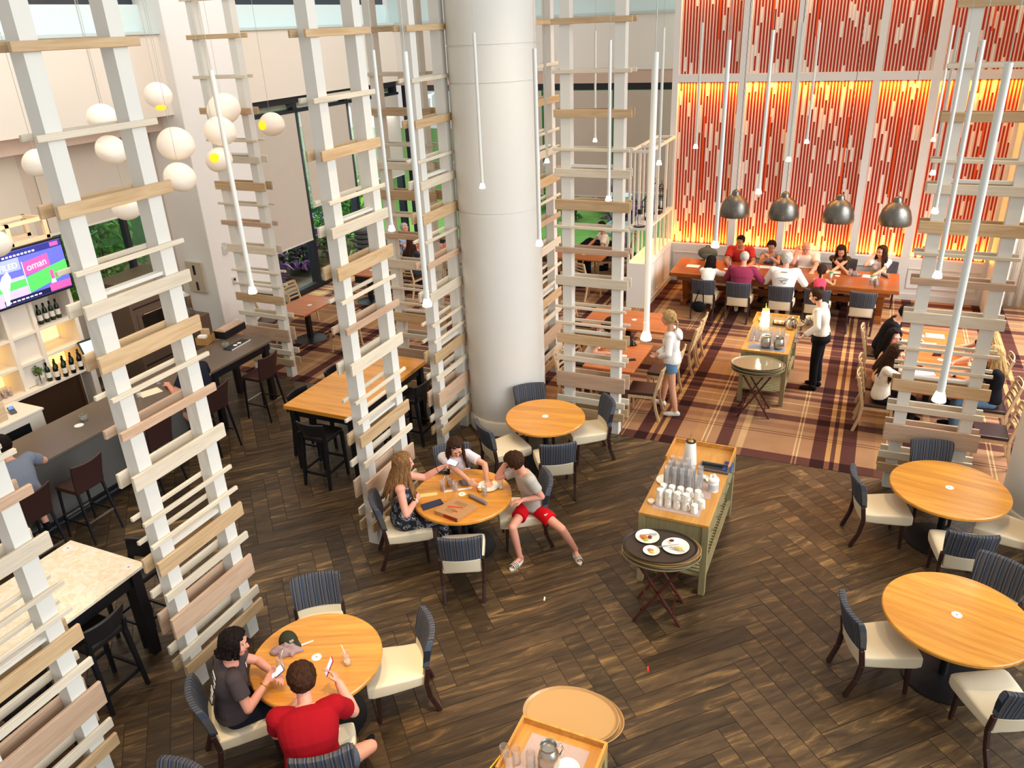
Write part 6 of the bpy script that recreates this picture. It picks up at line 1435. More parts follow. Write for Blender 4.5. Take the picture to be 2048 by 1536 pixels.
# ------------------------------------------------------------------ mug station
ZS = .92
def cloth_mat(lab, x0, x1, y0, y1, z, m, rz=0.0):
    o = MB().box(-(x1 - x0) / 2, (x1 - x0) / 2, -(y1 - y0) / 2, (y1 - y0) / 2, 0, .004).build('cloth_mat', m, None, bevel=.0015); o.location = ((x0 + x1) / 2, (y0 + y1) / 2, z); o.rotation_euler = (0, 0, rz); return tag(o, lab, 'cloth')
cloth_mat('dusty pink cloth under the white mugs', -1.72, -1.2, 7.14, 7.46, ZS, M_LILAC); cloth_mat('dusty pink cloth under the stacked glasses', -1.74, -1.18, 7.5, 8.0, ZS, M_LILAC, .08)
def make_mug():
    t = thing('mug', 'x', 'mug'); MB().lathe([(.040, 0), (.041, .003), (.036, .095), (.033, .098), (.026, .099), (.025, .095), (0.0005, .095)], 22).build('mug_body', M_CHINA, t, auto=True)
    MB().tube([(.037, 0, .08), (.062, 0, .076), (.068, 0, .05), (.060, 0, .026), (.039, 0, .022)], .0062, 8).build('handle', M_CHINA, t, smooth=True); return t
mug = Proto(make_mug); ords = ['leftmost', 'second from left', 'middle', 'second from right', 'rightmost']
for row, (y, n) in enumerate(((7.24, 4), (7.35, 5))):
    for i in range(n):
        for k in range(2):
            x = -1.655 + i * .095 + .01 * row - (y - 7.24) * .0
            od = ['leftmost', 'second from left', 'second from right', 'rightmost'][i] if n == 4 else ords[i]
            mug('white mug turned over, %s of the %s pair, %s row' % ('upper' if k else 'lower', od, 'front' if row == 0 else 'back'), (x, y, ZS + .0042 + .099 * k), R(-75 + 12 * i), 'white mugs turned upside down')
mug('single upside-down white mug at the front right of the mug cloth', (-1.27, 7.22, ZS + .0042), R(-80), 'white mugs turned upside down'); mug('single upside-down white mug beside the drawer edge, behind another single one', (-1.215, 7.33, ZS + .0042), R(-60), 'white mugs turned upside down')
def make_nest():
    t = thing('stacked_glass', 'x', 'glass'); r, h = .036, .13; MB().lathe([(r, 0), (r * .84, h), (r * .80, h), (.0006, h - .012), (.0005, h - .016), (r * .76, h - .014), (r * .93, 0)], 20).build('glass_body', M_GLASS, t, auto=True); return t
nest = Proto(make_nest)
lv = ['bottom', 'second', 'third', 'top']
for row, (y, n) in enumerate(((7.56, 5), (7.68, 5), (7.80, 3))):
    for i in range(n):
        for k in range(4 if not (row == 0 and i == 4) else 3):
            nest('clear upturned tumbler, %s of its stack, %s stack of the %s row' % (lv[k], ords[i], ('front', 'middle', 'rear')[row]), (-1.66 + i * .086 + .006 * row, y, ZS + .0042 + .058 * k), 0, 'stacked clear tumblers')
def cone_lamp(lab, loc, lit):
    t = thing('table_lamp', lab, 'lamp', loc)
    sm = mat('lamp_shade_lit', '#fff6d8', .6, emit='#ffe6a0', estr=2.6) if lit else mat('lamp_shade_white', '#f2eee6', .6)
    MB().lathe([(.075, 0), (.078, .012), (.03, .02), (.012, .03), (.012, .1)], 24).build('base', M_CHINA, t, auto=True)
    MB().lathe([(.078, .06), (.081, .065), (.058, .36), (.056, .365), (.02, .365), (.02, .36), (.054, .355), (.075, .066)], 32).build('lamp_shade', sm, t, auto=True)
    MB().lathe([(.0582, .352), (.0592, .36), (.0575, .366)], 32).build('shade_trim', M_BLACK if not lit else mat('gold', '#d8b25a', .3, .8), t)
    MB().lathe([(.032, .366), (.028, .372), (.010, .376), (.008, .40), (.012, .405), (.006, .41)], 16).build('finial', mat('gold', '#d8b25a', .3, .8), t, auto=True)
    MB().tube([(0, 0, .4), (-.005, 0, .46)], .005, 6).build('finial_stem', mat('gold', '#d8b25a', .3, .8), t)
    if lit:
        l = bpy.data.lights.new('lamp_light', 'POINT'); l.energy = 26; l.color = (1, .8, .45); l.shadow_soft_size = .05; o = bpy.data.objects.new('lamp_light', l); COL.objects.link(o); o.location = V(loc) + V((0, -.02, .5))
    return t
cone_lamp('tall white cone lamp, unlit, at the far end of the mug station', (-1.52, 8.12, ZS), False)
cone_lamp('glowing cone lamp standing on the service station on the carpet', (-1.33, 13.0, ZS), True)
t = thing('wipes_canister', 'white canister of wipes with a tissue sticking out, beside the stacked glasses', 'canister', (-1.165, 7.72, ZS))
MB().lathe([(.055, 0), (.058, .005), (.058, .13), (.055, .135)], 28).build('can_body', M_CHINA, t, auto=True); MB().lathe([(.06, .13), (.061, .152), (.05, .165), (.02, .168)], 28).build('lid', M_CHINA, t, auto=True)
MB().lathe([(.0585, .03), (.0585, .1)], 28).build('can_label', mat('grey_label', '#c9ccd0', .5), t); b = MB(); b.ball((0, 0, .19), (.022, .012, .035), 10, 8); b.build('tissue', M_PAPER, t, smooth=True)
quad_thing('folded_cloth', 'blue folded cloth hanging near the drawer corner of the mug station', 'cloth', ((1450, 922), (1468, 925), (1463, 945), (1444, 940)), ZS, .01, mat('blue_cloth', '#3d4f94', .9))
t = thing('black_tray', 'black shallow tray at the back of the mug station', 'tray', (-1.24, 8.2, ZS)); MB().box(-.17, .17, -.09, .09, 0, .006).build('tray_floor', M_BLACK, t); MB().box(-.17, -.155, -.09, .09, .006, .03).box(.155, .17, -.09, .09, .006, .03).box(-.155, .155, -.09, -.075, .006, .03).box(-.155, .155, .075, .09, .006, .03).build('tray_rim', mat('grey_rim', '#5c5f60', .35), t)
def make_bowl():
    t = thing('small_bowl', 'x', 'bowl'); MB().lathe([(.02, 0), (.03, .004), (.04, .035), (.038, .037), (.028, .01), (.0005, .008)], 22).build('bowl_body', M_CHINA, t, auto=True); return t
bowl = Proto(make_bowl)
for x, y, lab in ((-1.3, 7.93, 'small white bowl behind the wipes canister'), (-1.21, 7.98, 'small white bowl nearest the black tray'), (-1.24, 7.88, 'small white bowl touching the wipes canister'), (-1.75, 7.24, 'small white sugar bowl at the left edge of the mug cloth')): bowl(lab, (x, y, ZS), 0, 'small white bowls')
pl = make_plate(.12)(); pl.location = (-1.70, 7.74, ZS); pl['label'] = 'round white plate half under the stacked glasses'; pl['group'] = 'plates'
# leftovers on the top tray
zt = ZTRAY
for (dx, dy, r, lab) in ((-.17, .09, .125, 'white plate with orange slices and a knife on the dark tray'), (.14, .03, .14, 'large white plate with a cup of sauce on the dark tray'), (-.07, -.13, .085, 'small white side plate with scraps on the dark tray')):
    q = make_plate(r)(); q.location = (-1.47 + dx, 6.6 + dy, zt); q['label'] = lab; q['group'] = 'plates'
def blob(name, lab, cat, loc, rad, m): o = MB().ball((0, 0, rad[2] * .9), rad, 12, 8).build(name, m, None, smooth=True); o.location = loc; tag(o, lab, cat); return o
blob('orange_piece', 'orange wedge on the plate with the knife', 'food', (-1.67, 6.66, zt + .008), (.04, .025, .018), mat('orange_food', '#e6731c', .5)); blob('salad_scrap', 'green salad scrap on the plate with the knife', 'food', (-1.64, 6.63, zt + .008), (.03, .02, .008), mat('green_food', '#a8b83a', .6))
blob('grilled_bite', 'brown bite of food beside the orange wedge', 'food', (-1.61, 6.68, zt + .008), (.022, .02, .016), mat('brown_food', '#7a3320', .6)); blob('bread_scrap', 'toasted scrap on the small side plate', 'food', (-1.55, 6.48, zt + .008), (.035, .018, .009), mat('toast', '#d08a3c', .7)); blob('bread_scrap', 'pale crust on the small side plate', 'food', (-1.53, 6.45, zt + .008), (.03, .014, .008), M_CHEESE)
blob('omelette_piece', 'yellow omelette piece on the large plate', 'food', (-1.29, 6.6, zt + .009), (.05, .022, .012), M_CHEESE)
t = thing('sauce_cup', 'small white cup of brown sauce on the large plate', 'cup', (-1.385, 6.68, zt + .008)); MB().lathe([(.024, 0), (.03, .03), (.028, .031), (.022, .01), (.0005, .009)], 20).build('cup_body', M_CHINA, t, auto=True); MB().lathe([(.0265, .02), (.027, .024)], 20).build('sauce', mat('brown_sauce', '#5a1c0e', .3), t)
def cutlery(lab, a, b, z, blade=True):
    a, b = V((a[0], a[1], z)), V((b[0], b[1], z)); c = (a + b) / 2; t = thing('table_knife' if blade else 'fork', lab, 'cutlery', c); d = (b - a); s = V((-d.y, d.x, 0)).normalized()
    M = Matrix((d.normalized(), s, V((0, 0, 1)))).transposed(); L = d.length
    MB().cbox(M @ V((-L * .22, 0, 0)), (L * .55, .011, .005), M).build('handle', M_STEEL, t, bevel=.002)
    if blade: MB().cbox(M @ V((L * .27, 0, 0)), (L * .45, .016, .002), M).build('blade', M_STEEL, t)
    else:
        k = MB(); k.cbox(M @ V((L * .16, 0, 0)), (L * .2, .018, .002), M)
        for j in (-1.5, -.5, .5, 1.5): k.cbox(M @ V((L * .36, j * .0045, 0)), (L * .22, .0028, .002), M)
        k.build('tines', M_STEEL, t)
cutlery('table knife across the plate with orange slices', (-1.72, 6.67), (-1.56, 6.755), zt + .025); cutlery('fork reaching from the side plate to the large plate', (-1.30, 6.66), (-1.5, 6.53), zt + .026, False); cutlery('table knife lying on the large plate', (-1.22, 6.56), (-1.38, 6.58), zt + .026)

# ------------------------------------------------------------------ lamp station on the carpet
def make_pitcher():
    t = thing('metal_pitcher', 'x', 'pitcher'); MB().lathe([(.05, 0), (.075, .03), (.082, .08), (.07, .14), (.05, .17), (.052, .19), (.062, .205), (.058, .205), (.046, .185), (.046, .17)], 28).build('pitcher_body', mat('brushed_steel', '#b9b6ae', .28, 1.0), t, auto=True)
    MB().tube([(.05, 0, .18), (.095, 0, .175), (.11, 0, .12), (.08, 0, .07)], .008, 8).build('handle', M_STEEL, t, smooth=True); return t
pitcher = Proto(make_pitcher)
pitcher('round metal pitcher at the front of the lamp station, left one', (-1.2, 12.2, ZS + .004), R(60), 'metal pitchers'); pitcher('round metal pitcher at the front of the lamp station, right one', (-1.0, 12.2, ZS + .004), R(60), 'metal pitchers'); pitcher('tall metal pitcher with a loop handle behind the glasses, by the server', (-.93, 13.15, ZS), R(0), 'metal pitchers')
cloth_mat('blue-grey cloth under the metal pitchers', -1.46, -.9, 12.08, 12.32, ZS, mat('bluegrey_cloth', '#8a8c98', .95)); cloth_mat('pale cloth under the rows of water glasses', -1.5, -.9, 12.36, 12.9, ZS, M_LILAC)
tum = Proto(make_glass(.036, .14, name='water_glass'))
for r_ in range(4):
    for i in range(6): tum('clear water glass, %s in the %s row by the lit lamp' % (['leftmost', 'second from left', 'third from left', 'third from right', 'second from right', 'rightmost'][i], ['front', 'second', 'third', 'rear'][r_]), (-1.46 + i * .092, 12.44 + r_ * .12, ZS + .004), 0, 'water glasses by the lit lamp')
t = thing('coffee_pot', 'glass coffee pot with dark coffee in the hand of the server', 'coffee pot', tohand(W7, 1, .11) + V((-.02, -.02, -.13)), R(190)); MB().lathe([(.05, 0), (.068, .03), (.066, .08), (.045, .12), (.042, .14), (.040, .14), (.060, .08), (.06, .03), (.0005, .006)], 26).build('pot_body', M_GLASS, t, auto=True)
MB().lathe([(.055, .008), (.0595, .03), (.0585, .075)], 24).build('coffee', mat('coffee', '#2a140a', .15), t, auto=True); MB().tube([(.04, 0, .13), (.1, 0, .135), (.105, 0, .06), (.07, 0, .035)], .009, 8).build('handle', M_BLACK, t, smooth=True); MB().lathe([(.046, .12), (.048, .14), (.044, .15)], 24).build('collar', M_CHINA, t, auto=True)
o = glass_e('clear glass being filled in the other hand of the server', tohand(W7, -1, .09) + V((-.02, 0, -.05)), 0, GT)
t = thing('condiment_caddy', 'dark caddy of sugar packets behind the lit lamp', 'caddy', (-1.12, 13.25, ZS)); MB().box(-.1, .1, -.06, .06, 0, .012).box(-.1, -.09, -.06, .06, .012, .08).box(.09, .1, -.06, .06, .012, .08).box(-.09, .09, -.06, -.05, .012, .06).box(-.09, .09, .05, .06, .012, .06).build('caddy_body', M_DARKW, t)
for i in range(6): MB().box(-.08 + i * .028, -.06 + i * .028, -.04, .04, .0125, .09).build('packet', (M_PAPER, M_CHEESE, mat('pink_packet', '#e09aa0', .7))[i % 3], t)
tb = grey_tray('upright brown tray leaning at the far end of the lamp station', (-1.1, 13.45, ZS + .0), 0, 'oval trays stacked on the stands')
# bottom edge cart
cloth_mat('lilac grey cloth spread on the cart at the bottom edge', -1.78, -1.32, 3.35, 3.9, ZS, M_LILAC)
def on_cart(px, py): return P(px, py, ZS + .004)
for i, (px, py) in enumerate(((1010, 1520), (1033, 1525), (1018, 1536), (1062, 1533))): tum('small clear glass on the bottom edge cart, %s' % ('left rear', 'beside the first one', 'left front', 'nearest the metal jug')[i], on_cart(px, py), 0, 'glasses on the bottom cart')
pitcher('metal jug seen from above on the cart at the bottom edge', on_cart(1098, 1531), R(40), 'metal pitchers'); b_ = make_plate(.09)(); b_.location = on_cart(1135, 1540); b_['label'] = 'white bowl-like plate cut by the bottom edge'; b_['group'] = 'plates'
o = MB().cyl((0, 0, .01), (-.05, -.26, .012), .006).build('pencil', mat('yellow_pencil', '#f0bb18', .5), None); o.location = on_cart(1012, 1500); tag(o, 'yellow pencil on the cart at the bottom edge', 'pencil')
# scraps on the floor
for px, py, m, lab in ((1296, 1338, mat('red_plastic', '#d8322c', .4), 'tiny red straw piece on the plank floor'), (1089, 1198, M_PAPER, 'tiny white scrap on the plank floor below the boy')):
    o = MB().box(-.008, .008, -.03, .03, 0, .006).build('floor_scrap', m, None); o.location = P(px, py, .001); o.rotation_euler = (0, 0, .3); tag(o, lab, 'scrap')

# ------------------------------------------------------------------ long table settings
ZL = .782
for i, (px, py, rz) in enumerate(((1386, 532, 0), (1503, 533, 0), (1532, 534, 0), (1667, 544, .05), (1740, 553, -.1), (1610, 533, 0), (1590, 548, 0))):
    o = MB().box(-.14, .14, -.1, .1, 0, .002).build('menu_sheet', M_PAPER, None); o.location = P(px, py, ZL); o.rotation_euler = (0, 0, rz); tag(o, 'white menu sheet on the long table, ' + ['at its left end', 'left of a pair near the red shirt', 'in front of the praying woman', 'in front of the olive-topped woman', 'at the right end by the white t-shirt woman', 'in front of the bald man', 'near the girl with the braid'][i], 'paper', 'menus on the long table')
for px, py, lab in ((1459, 533, 'by the man in red'), (1515, 545, 'between two menus near the plum shirt'), (1549, 533, 'by the praying woman'), (1413, 530, 'in front of the child in white'), (1700, 550, 'beside the olive-topped woman'), (1757, 556, 'near the right end'), (1742, 567, 'at the near right edge')): put(glass_w, 'water glass on the long table, ' + lab, px, py, ZL, 0, 'water glasses on the long table')
def make_cup():
    t = thing('kids_cup', 'x', 'cup'); MB().lathe([(.03, 0), (.04, .1)], 18).build('cup_body', mat('pale_cup', '#d5dde0', .4), t, auto=True); MB().lathe([(.042, .1), (.042, .112), (.02, .12)], 18).build('lid', mat('green_lid', '#2f9a52', .4), t, auto=True); MB().cyl((0, 0, .12), (.02, 0, .2), .004).build('straw', mat('green_straw', '#9ec24a', .4), t); return t
cup = Proto(make_cup); put(cup, 'cup with a green lid beside the girl with the braid', 1661, 555, ZL, 0, 'green-lidded cups'); put(cup, 'cup with a green lid at the right end of the long table', 1744, 562, ZL, 0, 'green-lidded cups')
napkin_roll('grey napkin roll at the right end of the long table', (1763, 549), (1777, 556), .03, z=ZL); napkin_roll('grey napkin roll at the near right edge of the long table', (1752, 562), (1753, 574), .03, z=ZL); crumple('crumpled grey napkin beside the olive-topped woman', 1710, 550, .1, .07, .06, M_NAPKIN, z=ZL, seed=9)
for px, py, lab in ((1675, 552, 'near the right menus'), (1452, 538, 'beside the plum-shirted man')): o = MB().lathe([(.045, 0), (.045, .004)], 20).build('table_coaster', M_PAPER, None); o.location = P(px, py, ZL); tag(o, 'small white coaster on the long table ' + lab, 'coaster')
t = thing('backpack', 'grey-green backpack standing at the left end of the long table', 'backpack', P(1408, 520, ZL) + V((0.05, .12, 0)))
b = MB(); b.ball((0, 0, .13), (.22, .12, .14), 20, 12); b.v = [(x, y, max(0, z)) for x, y, z in b.v]; M_BAG = cl('bag_grey', '#5f6258'); b.build('bag_body', M_BAG, t, smooth=True); b = MB(); b.ball((0.02, -.1, .08), (.15, .05, .08), 16, 10); b.build('pocket', M_BAG, t, smooth=True); MB().tube([(-.06, 0, .25), (-.03, 0, .30), (.03, 0, .30), (.06, 0, .25)], .012, 8).build('handle', M_BLACK, t, smooth=True)
t = thing('shoulder_bag', 'black bag hanging from the chair of the child in white', 'bag', (-2.93, 15.58, .3)); b = MB(); b.ball((0, 0, 0), (.15, .055, .12), 18, 12); b.build('bag_body', C_BLACK, t, smooth=True); MB().tube([(-.1, 0, .06), (-.02, .035, .32), (.02, .06, .585), (.05, .1, .40), (.09, .0, .07)], .012, 8).build('strap', C_BLACK, t, smooth=True)
# right table and cherry tables
ZC = .752
for px, py, rz, lab in ((1848, 745, .2, 'in front of the long-haired woman in white'), (1855, 690, .1, 'in the middle of the right table'), (1870, 672, 0, 'at the far end of the right table')):
    o = MB().box(-.14, .14, -.1, .1, 0, .002).build('menu_sheet', M_PAPER, None); o.location = P(px, py, ZC); o.rotation_euler = (0, 0, rz); tag(o, 'pale menu sheet ' + lab, 'paper', 'menus on the right table')
quad_thing('dark_folder', 'dark folder on the right table behind the screen', 'folder', ((1868, 704), (1884, 705), (1882, 712), (1864, 711)), ZC, .008, M_PHONE)
o = MB().box(-.14, .14, -.1, .1, 0, .002).build('menu_sheet', M_PAPER, None); o.location = P(1215, 712, ZC); tag(o, 'white sheet on the cherry table behind the slatted screen', 'paper')
crumple('dark grey purse on the cherry table behind the screen', 1262, 690, .09, .06, .07, M_PHONE, name='purse', z=ZC, seed=2, cat='purse')
crumple('heap of black jackets on the table beyond the slatted screen', 1195, 492, .42, .25, .16, C_BLACK, name='jacket_heap', z=ZC, seed=4, cat='clothing'); crumple('white cap lying on the black jacket heap', 1196, 484, .1, .08, .07, M_WHITE, name='white_cap', z=.87, seed=6, cat='cap')
pb = make_plate(.13)(); pb.location = P(1218, 497, ZC) + V((.25, -.1, 0)); pb['label'] = 'plate of food on the table beyond the slatted screen'; pb['group'] = 'plates'
o = MB().box(-.14, .14, -.1, .1, 0, .002).build('menu_sheet', M_PAPER, None); o.location = (-8.9 - 1.0, 16.0, ZC); tag(o, 'white sheet on the striped-shirt man table', 'paper')
# ------------------------------------------------------------------ lattice shelf between window and orange wall
t = thing('lattice_shelf', 'tall white open shelf partition beside the orange wall', 'shelf', (-4.37, 17.05, 0)); x0, x1, ya, yb = -.22, .22, -1.1, 1.12
b = MB(); b.box(x0, x1, ya, yb, 0, 1.0); b.build('cupboard', M_WALLW, t, bevel=.006)
pn = MB()
for i in range(3):
    y0 = ya + .06 + i * .73; y1 = y0 + .64
    pn.box(x1, x1 + .012, y0, y0 + .03, .16, .9).box(x1, x1 + .012, y1 - .03, y1, .16, .9).box(x1, x1 + .012, y0 + .03, y1 - .03, .16, .19).box(x1, x1 + .012, y0 + .03, y1 - .03, .87, .9)
pn.box(x1, x1 + .02, ya, yb, 0, .12); pn.build('panelling', M_WHITE, t)
f = MB()
for y in (ya, ya + .73, ya + 1.46, yb - .05):
    for x in (x0, x1 - .05): f.box(x, x + .05, y, y + .05, 1.0, 3.3)
for y in (ya + .36, ya + 1.1, ya + 1.83): f.box(x0, x0 + .035, y, y + .035, 1.0, 3.3); f.box(x1 - .035, x1, y, y + .035, 1.0, 1.72)
for z in (1.72, 3.3):
    f.box(x0 - .002, x1 + .002, ya - .002, yb + .002, z, z + .05) if z < 2 else None
    if z > 2:
        f.box(x0 - .002, x0 + .05, ya - .002, yb, z, z + .05); f.box(x1 - .05, x1 + .002, ya - .002, yb, z, z + .05)
        for y in (ya, ya + .73, ya + 1.46, yb - .05): f.box(x0 + .05, x1 - .05, y, y + .05, z, z + .05)
f.build('frame', M_WHITE, t, bevel=.003)
MB().box(x0 + .03, x1 - .03, ya + .03, yb - .03, 1.0, 1.012).build('glow_top', mat('backlit_stone', '#ffe9b8', .4, emit='#ffd27a', estr=1.2), t)
def lantern(lab, y, s, x=-4.37, z=1.77, jar=False):
    t = thing('lantern' if not jar else 'glass_dispenser', lab, 'lantern' if not jar else 'jar', (x, y, z))
    if jar:
        MB().lathe([(.12, 0), (.125, .015)], 24).build('base', M_BLACK, t); MB().lathe([(.09, .02), (.1, .04), (.1, .2), (.06, .25), (.06, .27), (.055, .27), (.09, .2), (.09, .03)], 24).build('jar_body', M_GLASS, t, auto=True); MB().lathe([(.045, .27), (.045, .36)], 20).build('lid', M_BLACK, t)
        for k in (-1, 1): MB().tube([(0, k * .1, .06), (0, k * .14, .12), (0, k * .14, .24), (0, k * .06, .28)], .006, 6).build('handle', M_BLACK, t)
        return t
    b = MB()
    for sx in (-1, 1):
        for sy in (-1, 1): b.bar((sx * .1 * s, sy * .1 * s, .02), (sx * .1 * s, sy * .1 * s, .42 * s), .014, .014); b.bar((sx * .1 * s, sy * .1 * s, .42 * s), (0, 0, .56 * s), .012, .012)
    for z_ in (.03, .28 * s, .42 * s):
        for k in (-1, 1): b.bar((-.1 * s, k * .1 * s, z_), (.1 * s, k * .1 * s, z_), .01, .01); b.bar((k * .1 * s, -.1 * s, z_), (k * .1 * s, .1 * s, z_), .01, .01)
    b.build('cage', M_BLACK, t); MB().box(-.11 * s, .11 * s, -.11 * s, .11 * s, 0, .02).build('base', M_BLACK, t); MB().lathe([(.03, .02), (.03, .16)], 14).build('candle', M_PAPER, t); MB().tube([(0, .0, .56 * s), (.03, 0, .6 * s), (0, 0, .64 * s), (-.03, 0, .6 * s)], .005, 6, True).build('ring', M_BLACK, t); return t
lantern('glass drink dispenser with black lid at the near end of the white shelf', 16.08, 1, z=1.7701, jar=True); lantern('black cage lantern on the white shelf, nearest one', 16.75, 1.0, z=1.7701); lantern('tall black cage lantern in the middle of the white shelf', 17.4, 1.25, z=1.7701); lantern('black cage lantern at the wall end of the white shelf', 17.9, 1.0, z=1.7701)
for y, lab in ((16.3, 'candle glass near the front of the glowing lower shelf'), (16.7, 'candle glass in the middle of the glowing lower shelf'), (17.5, 'candle glass at the back of the glowing lower shelf')): o = MB().lathe([(.05, 0), (.05, .16)], 16).build('candle_glass', mat('candle_glow', '#ffdf9a', .3, emit='#ffcf70', estr=1.5), None); o.location = (-4.3, y, 1.0125); tag(o, lab, 'candle')

# ------------------------------------------------------------------ the bar
M_BOTTLE = mat('dark_bottle', '#14120f', .12); M_BGREEN = mat('green_bottle', '#1f2a1a', .12); M_LBL = mat('bottle_label', '#e8dfcf', .7); M_FOIL = mat('bottle_foil', '#2e1418', .35)
def make_bottle(m, foil):
    def f():
        t = thing('wine_bottle', 'x', 'bottle'); MB().lathe([(.036, 0), (.038, .006), (.038, .19), (.03, .22), (.015, .245), (.014, .3), (.0155, .302), (.0155, .31)], 18).build('bottle_body', m, t, auto=True)
        MB().lathe([(.0384, .06), (.0384, .15)], 18).build('bottle_label', M_LBL, t); MB().lathe([(.0158, .262), (.0158, .311)], 14).build('bottle_foil', foil, t); return t
    return f
bd = Proto(make_bottle(M_BOTTLE, M_FOIL)); bg_ = Proto(make_bottle(M_BGREEN, M_BOTTLE))
k = 0
for i in range(9):
    (bd if i % 3 else bg_)('wine bottle on the back bar worktop, ' + ['nearest the plant', 'second past the plant', 'third past the plant', 'fourth past the plant', 'fifth past the plant', 'sixth past the plant', 'third from the screen stand', 'second from the screen stand', 'nearest the screen stand'][i], (-11.42 + (.07 if i % 2 else -.02), 7.28 + i * .072, .951), 0, 'wine bottles on the back bar')
for i in range(4): bd('wine bottle on the lit shelf left of the television stand post, %s' % ['leftmost', 'second', 'third', 'rightmost'][i], (-11.6 + .0, 6.25 + i * .15, 1.801), 0, 'wine bottles on the shelves')
for i in range(5): bg_('wine bottle on the upper right shelf under the television, %s' % ['leftmost', 'second', 'third', 'fourth', 'rightmost'][i], (-11.6, 7.42 + i * .105, 1.801), 0, 'wine bottles on the shelves')
for r_ in range(2):
    for i in range(7): glass_e('small clear bar glass on the lowest lit shelf, %s of the %s row' % (['first', 'second', 'third', 'fourth', 'fifth', 'sixth', 'seventh'][i], ('front', 'back')[r_]), (-11.52 - .12 * r_, 5.55 + i * .095, .951), 0, 'bar glasses on the shelf')
    for i in range(6): glass_t('amber-filled bar glass right of the shelf divider, %s of the %s row' % (['first', 'second', 'third', 'fourth', 'fifth', 'sixth'][i], ('front', 'back')[r_]), (-11.52 - .12 * r_, 6.22 + i * .09, .951), 0, 'bar glasses on the shelf')
t = thing('potted_plant', 'small round green plant in a glass vase on the back bar', 'plant', (-11.42, 7.12, .951)); MB().lathe([(.05, 0), (.06, .1), (.056, .1), (.045, .01)], 18).build('vase', M_GLASS, t, auto=True)
rr = random.Random(2); b = MB()
for i in range(150):
    d = V((rr.gauss(0, 1), rr.gauss(0, 1), rr.gauss(0, 1))).normalized(); c_ = V((0, 0, .24)) + d * rr.uniform(.03, .085); u = d.orthogonal().normalized() * .018; v = d.cross(u).normalized() * .01; b.add([c_ - u, c_ + v, c_ + u, c_ - v + d * .01], [(0, 1, 2, 3)])
b.build('foliage', mat('moss_green', '#4f6a24', .8), t); MB().cyl((0, 0, .02), (0, 0, .2), .008).build('stem', M_DARKW, t)
t = thing('order_screen', 'tilted touch screen till on the back bar', 'till', (-11.36, 8.02, .951), R(80)); MB().box(-.1, .1, -.08, .08, 0, .18).build('stand', M_BLACK, t, bevel=.01); MB().cbox((0, -.06, .33), (.34, .03, .24), Euler((R(-25), 0, 0))).build('screen_body', M_BLACK, t, bevel=.006); MB().cbox((0, -.078, .325), (.3, .004, .2), Euler((R(-25), 0, 0))).build('screen', mat('till_screen', '#bcd0cc', .2, emit='#b4cfd0', estr=.8), t)
t = thing('till_cabinet', 'low cream cabinet with a dark recess at the left edge behind the bar', 'cabinet', (-10.75, 5.95, 0)); MB().box(-.3, .3, -.55, .45, 0, 1.02).build('cabinet_body', M_BACKW, t, bevel=.008); MB().box(.298, .306, -.32, .22, .68, .92).build('recess', M_BLACK, t); MB().box(-.32, .32, -.57, .47, 1.02, 1.05).build('cabinet_top', M_BACKW, t, bevel=.004)
t = thing('card_reader', 'small grey card reader with a blue screen on the low cabinet', 'card reader', (-10.72, 6.15, 1.051), R(70)); MB().cbox((0, 0, .03), (.08, .17, .035), Euler((R(15), 0, 0))).build('reader_body', mat('reader_grey', '#4b4f55', .4), t, bevel=.006); MB().cbox((0, .035, .058), (.06, .07, .004), Euler((R(15), 0, 0))).build('reader_screen', mat('reader_screen', '#5d84e0', .2, emit='#4f78e0', estr=1), t)
o = MB().cbox((0, 0, .02), (.06, .16, .04)).build('desk_phone_handset', M_BLACK, None, bevel=.012); o.location = (-10.72, 5.82, 1.051); tag(o, 'black handset on the low cabinet at the left edge', 'handset')
# stainless oven tower and dispenser under the far bar window
t = thing('oven_tower', 'brown stainless oven tower with dark glass door at the back of the bar', 'oven', (-11.75, 9.55, 0)); M_OV = mat('warm_stainless', '#7a6656', .35, .5)
MB().box(-.4, .4, -.6, .6, 0, 2.0).build('oven_body', M_OV, t, bevel=.01); d = MB().box(.4, .42, -.5, .5, .95, 1.45).build('oven_door', M_OV, t, bevel=.004); MB().box(.421, .425, -.42, .42, 1.0, 1.4).build('door_glass', mat('oven_glass', '#1c1612', .1), d); MB().tube([(.46, -.4, 1.43), (.46, .4, 1.43)], .012).build('handle', M_STEEL, d)
for z in (1.55, 1.75, .75, .5): MB().box(.4, .408, -.55, .55, z, z + .02).build('panel_line', M_BLACK, t)
MB().lathe([(.02, 0), (.02, .008)], 16, (.404, .35, 1.85), M=Euler((0, R(90), 0)).to_matrix()).build('indicator_light', mat('blue_led', '#a8c4ff', .2, emit='#9ab8ff', estr=3), t)
MB().box(-.4, .4, .62, 1.1, 0, .95).build('side_counter', M_OV, t, bevel=.006)
t = thing('drink_urn', 'steel drink urn beside the oven tower', 'urn', (-11.7, 10.45, .951)); MB().lathe([(.12, 0), (.13, .02), (.13, .38), (.05, .44), (.03, .46)], 24).build('urn_body', M_STEEL, t, auto=True); MB().tube([(.12, 0, .1), (.19, 0, .1), (.19, 0, .05)], .012).build('tap', M_STEEL, t)
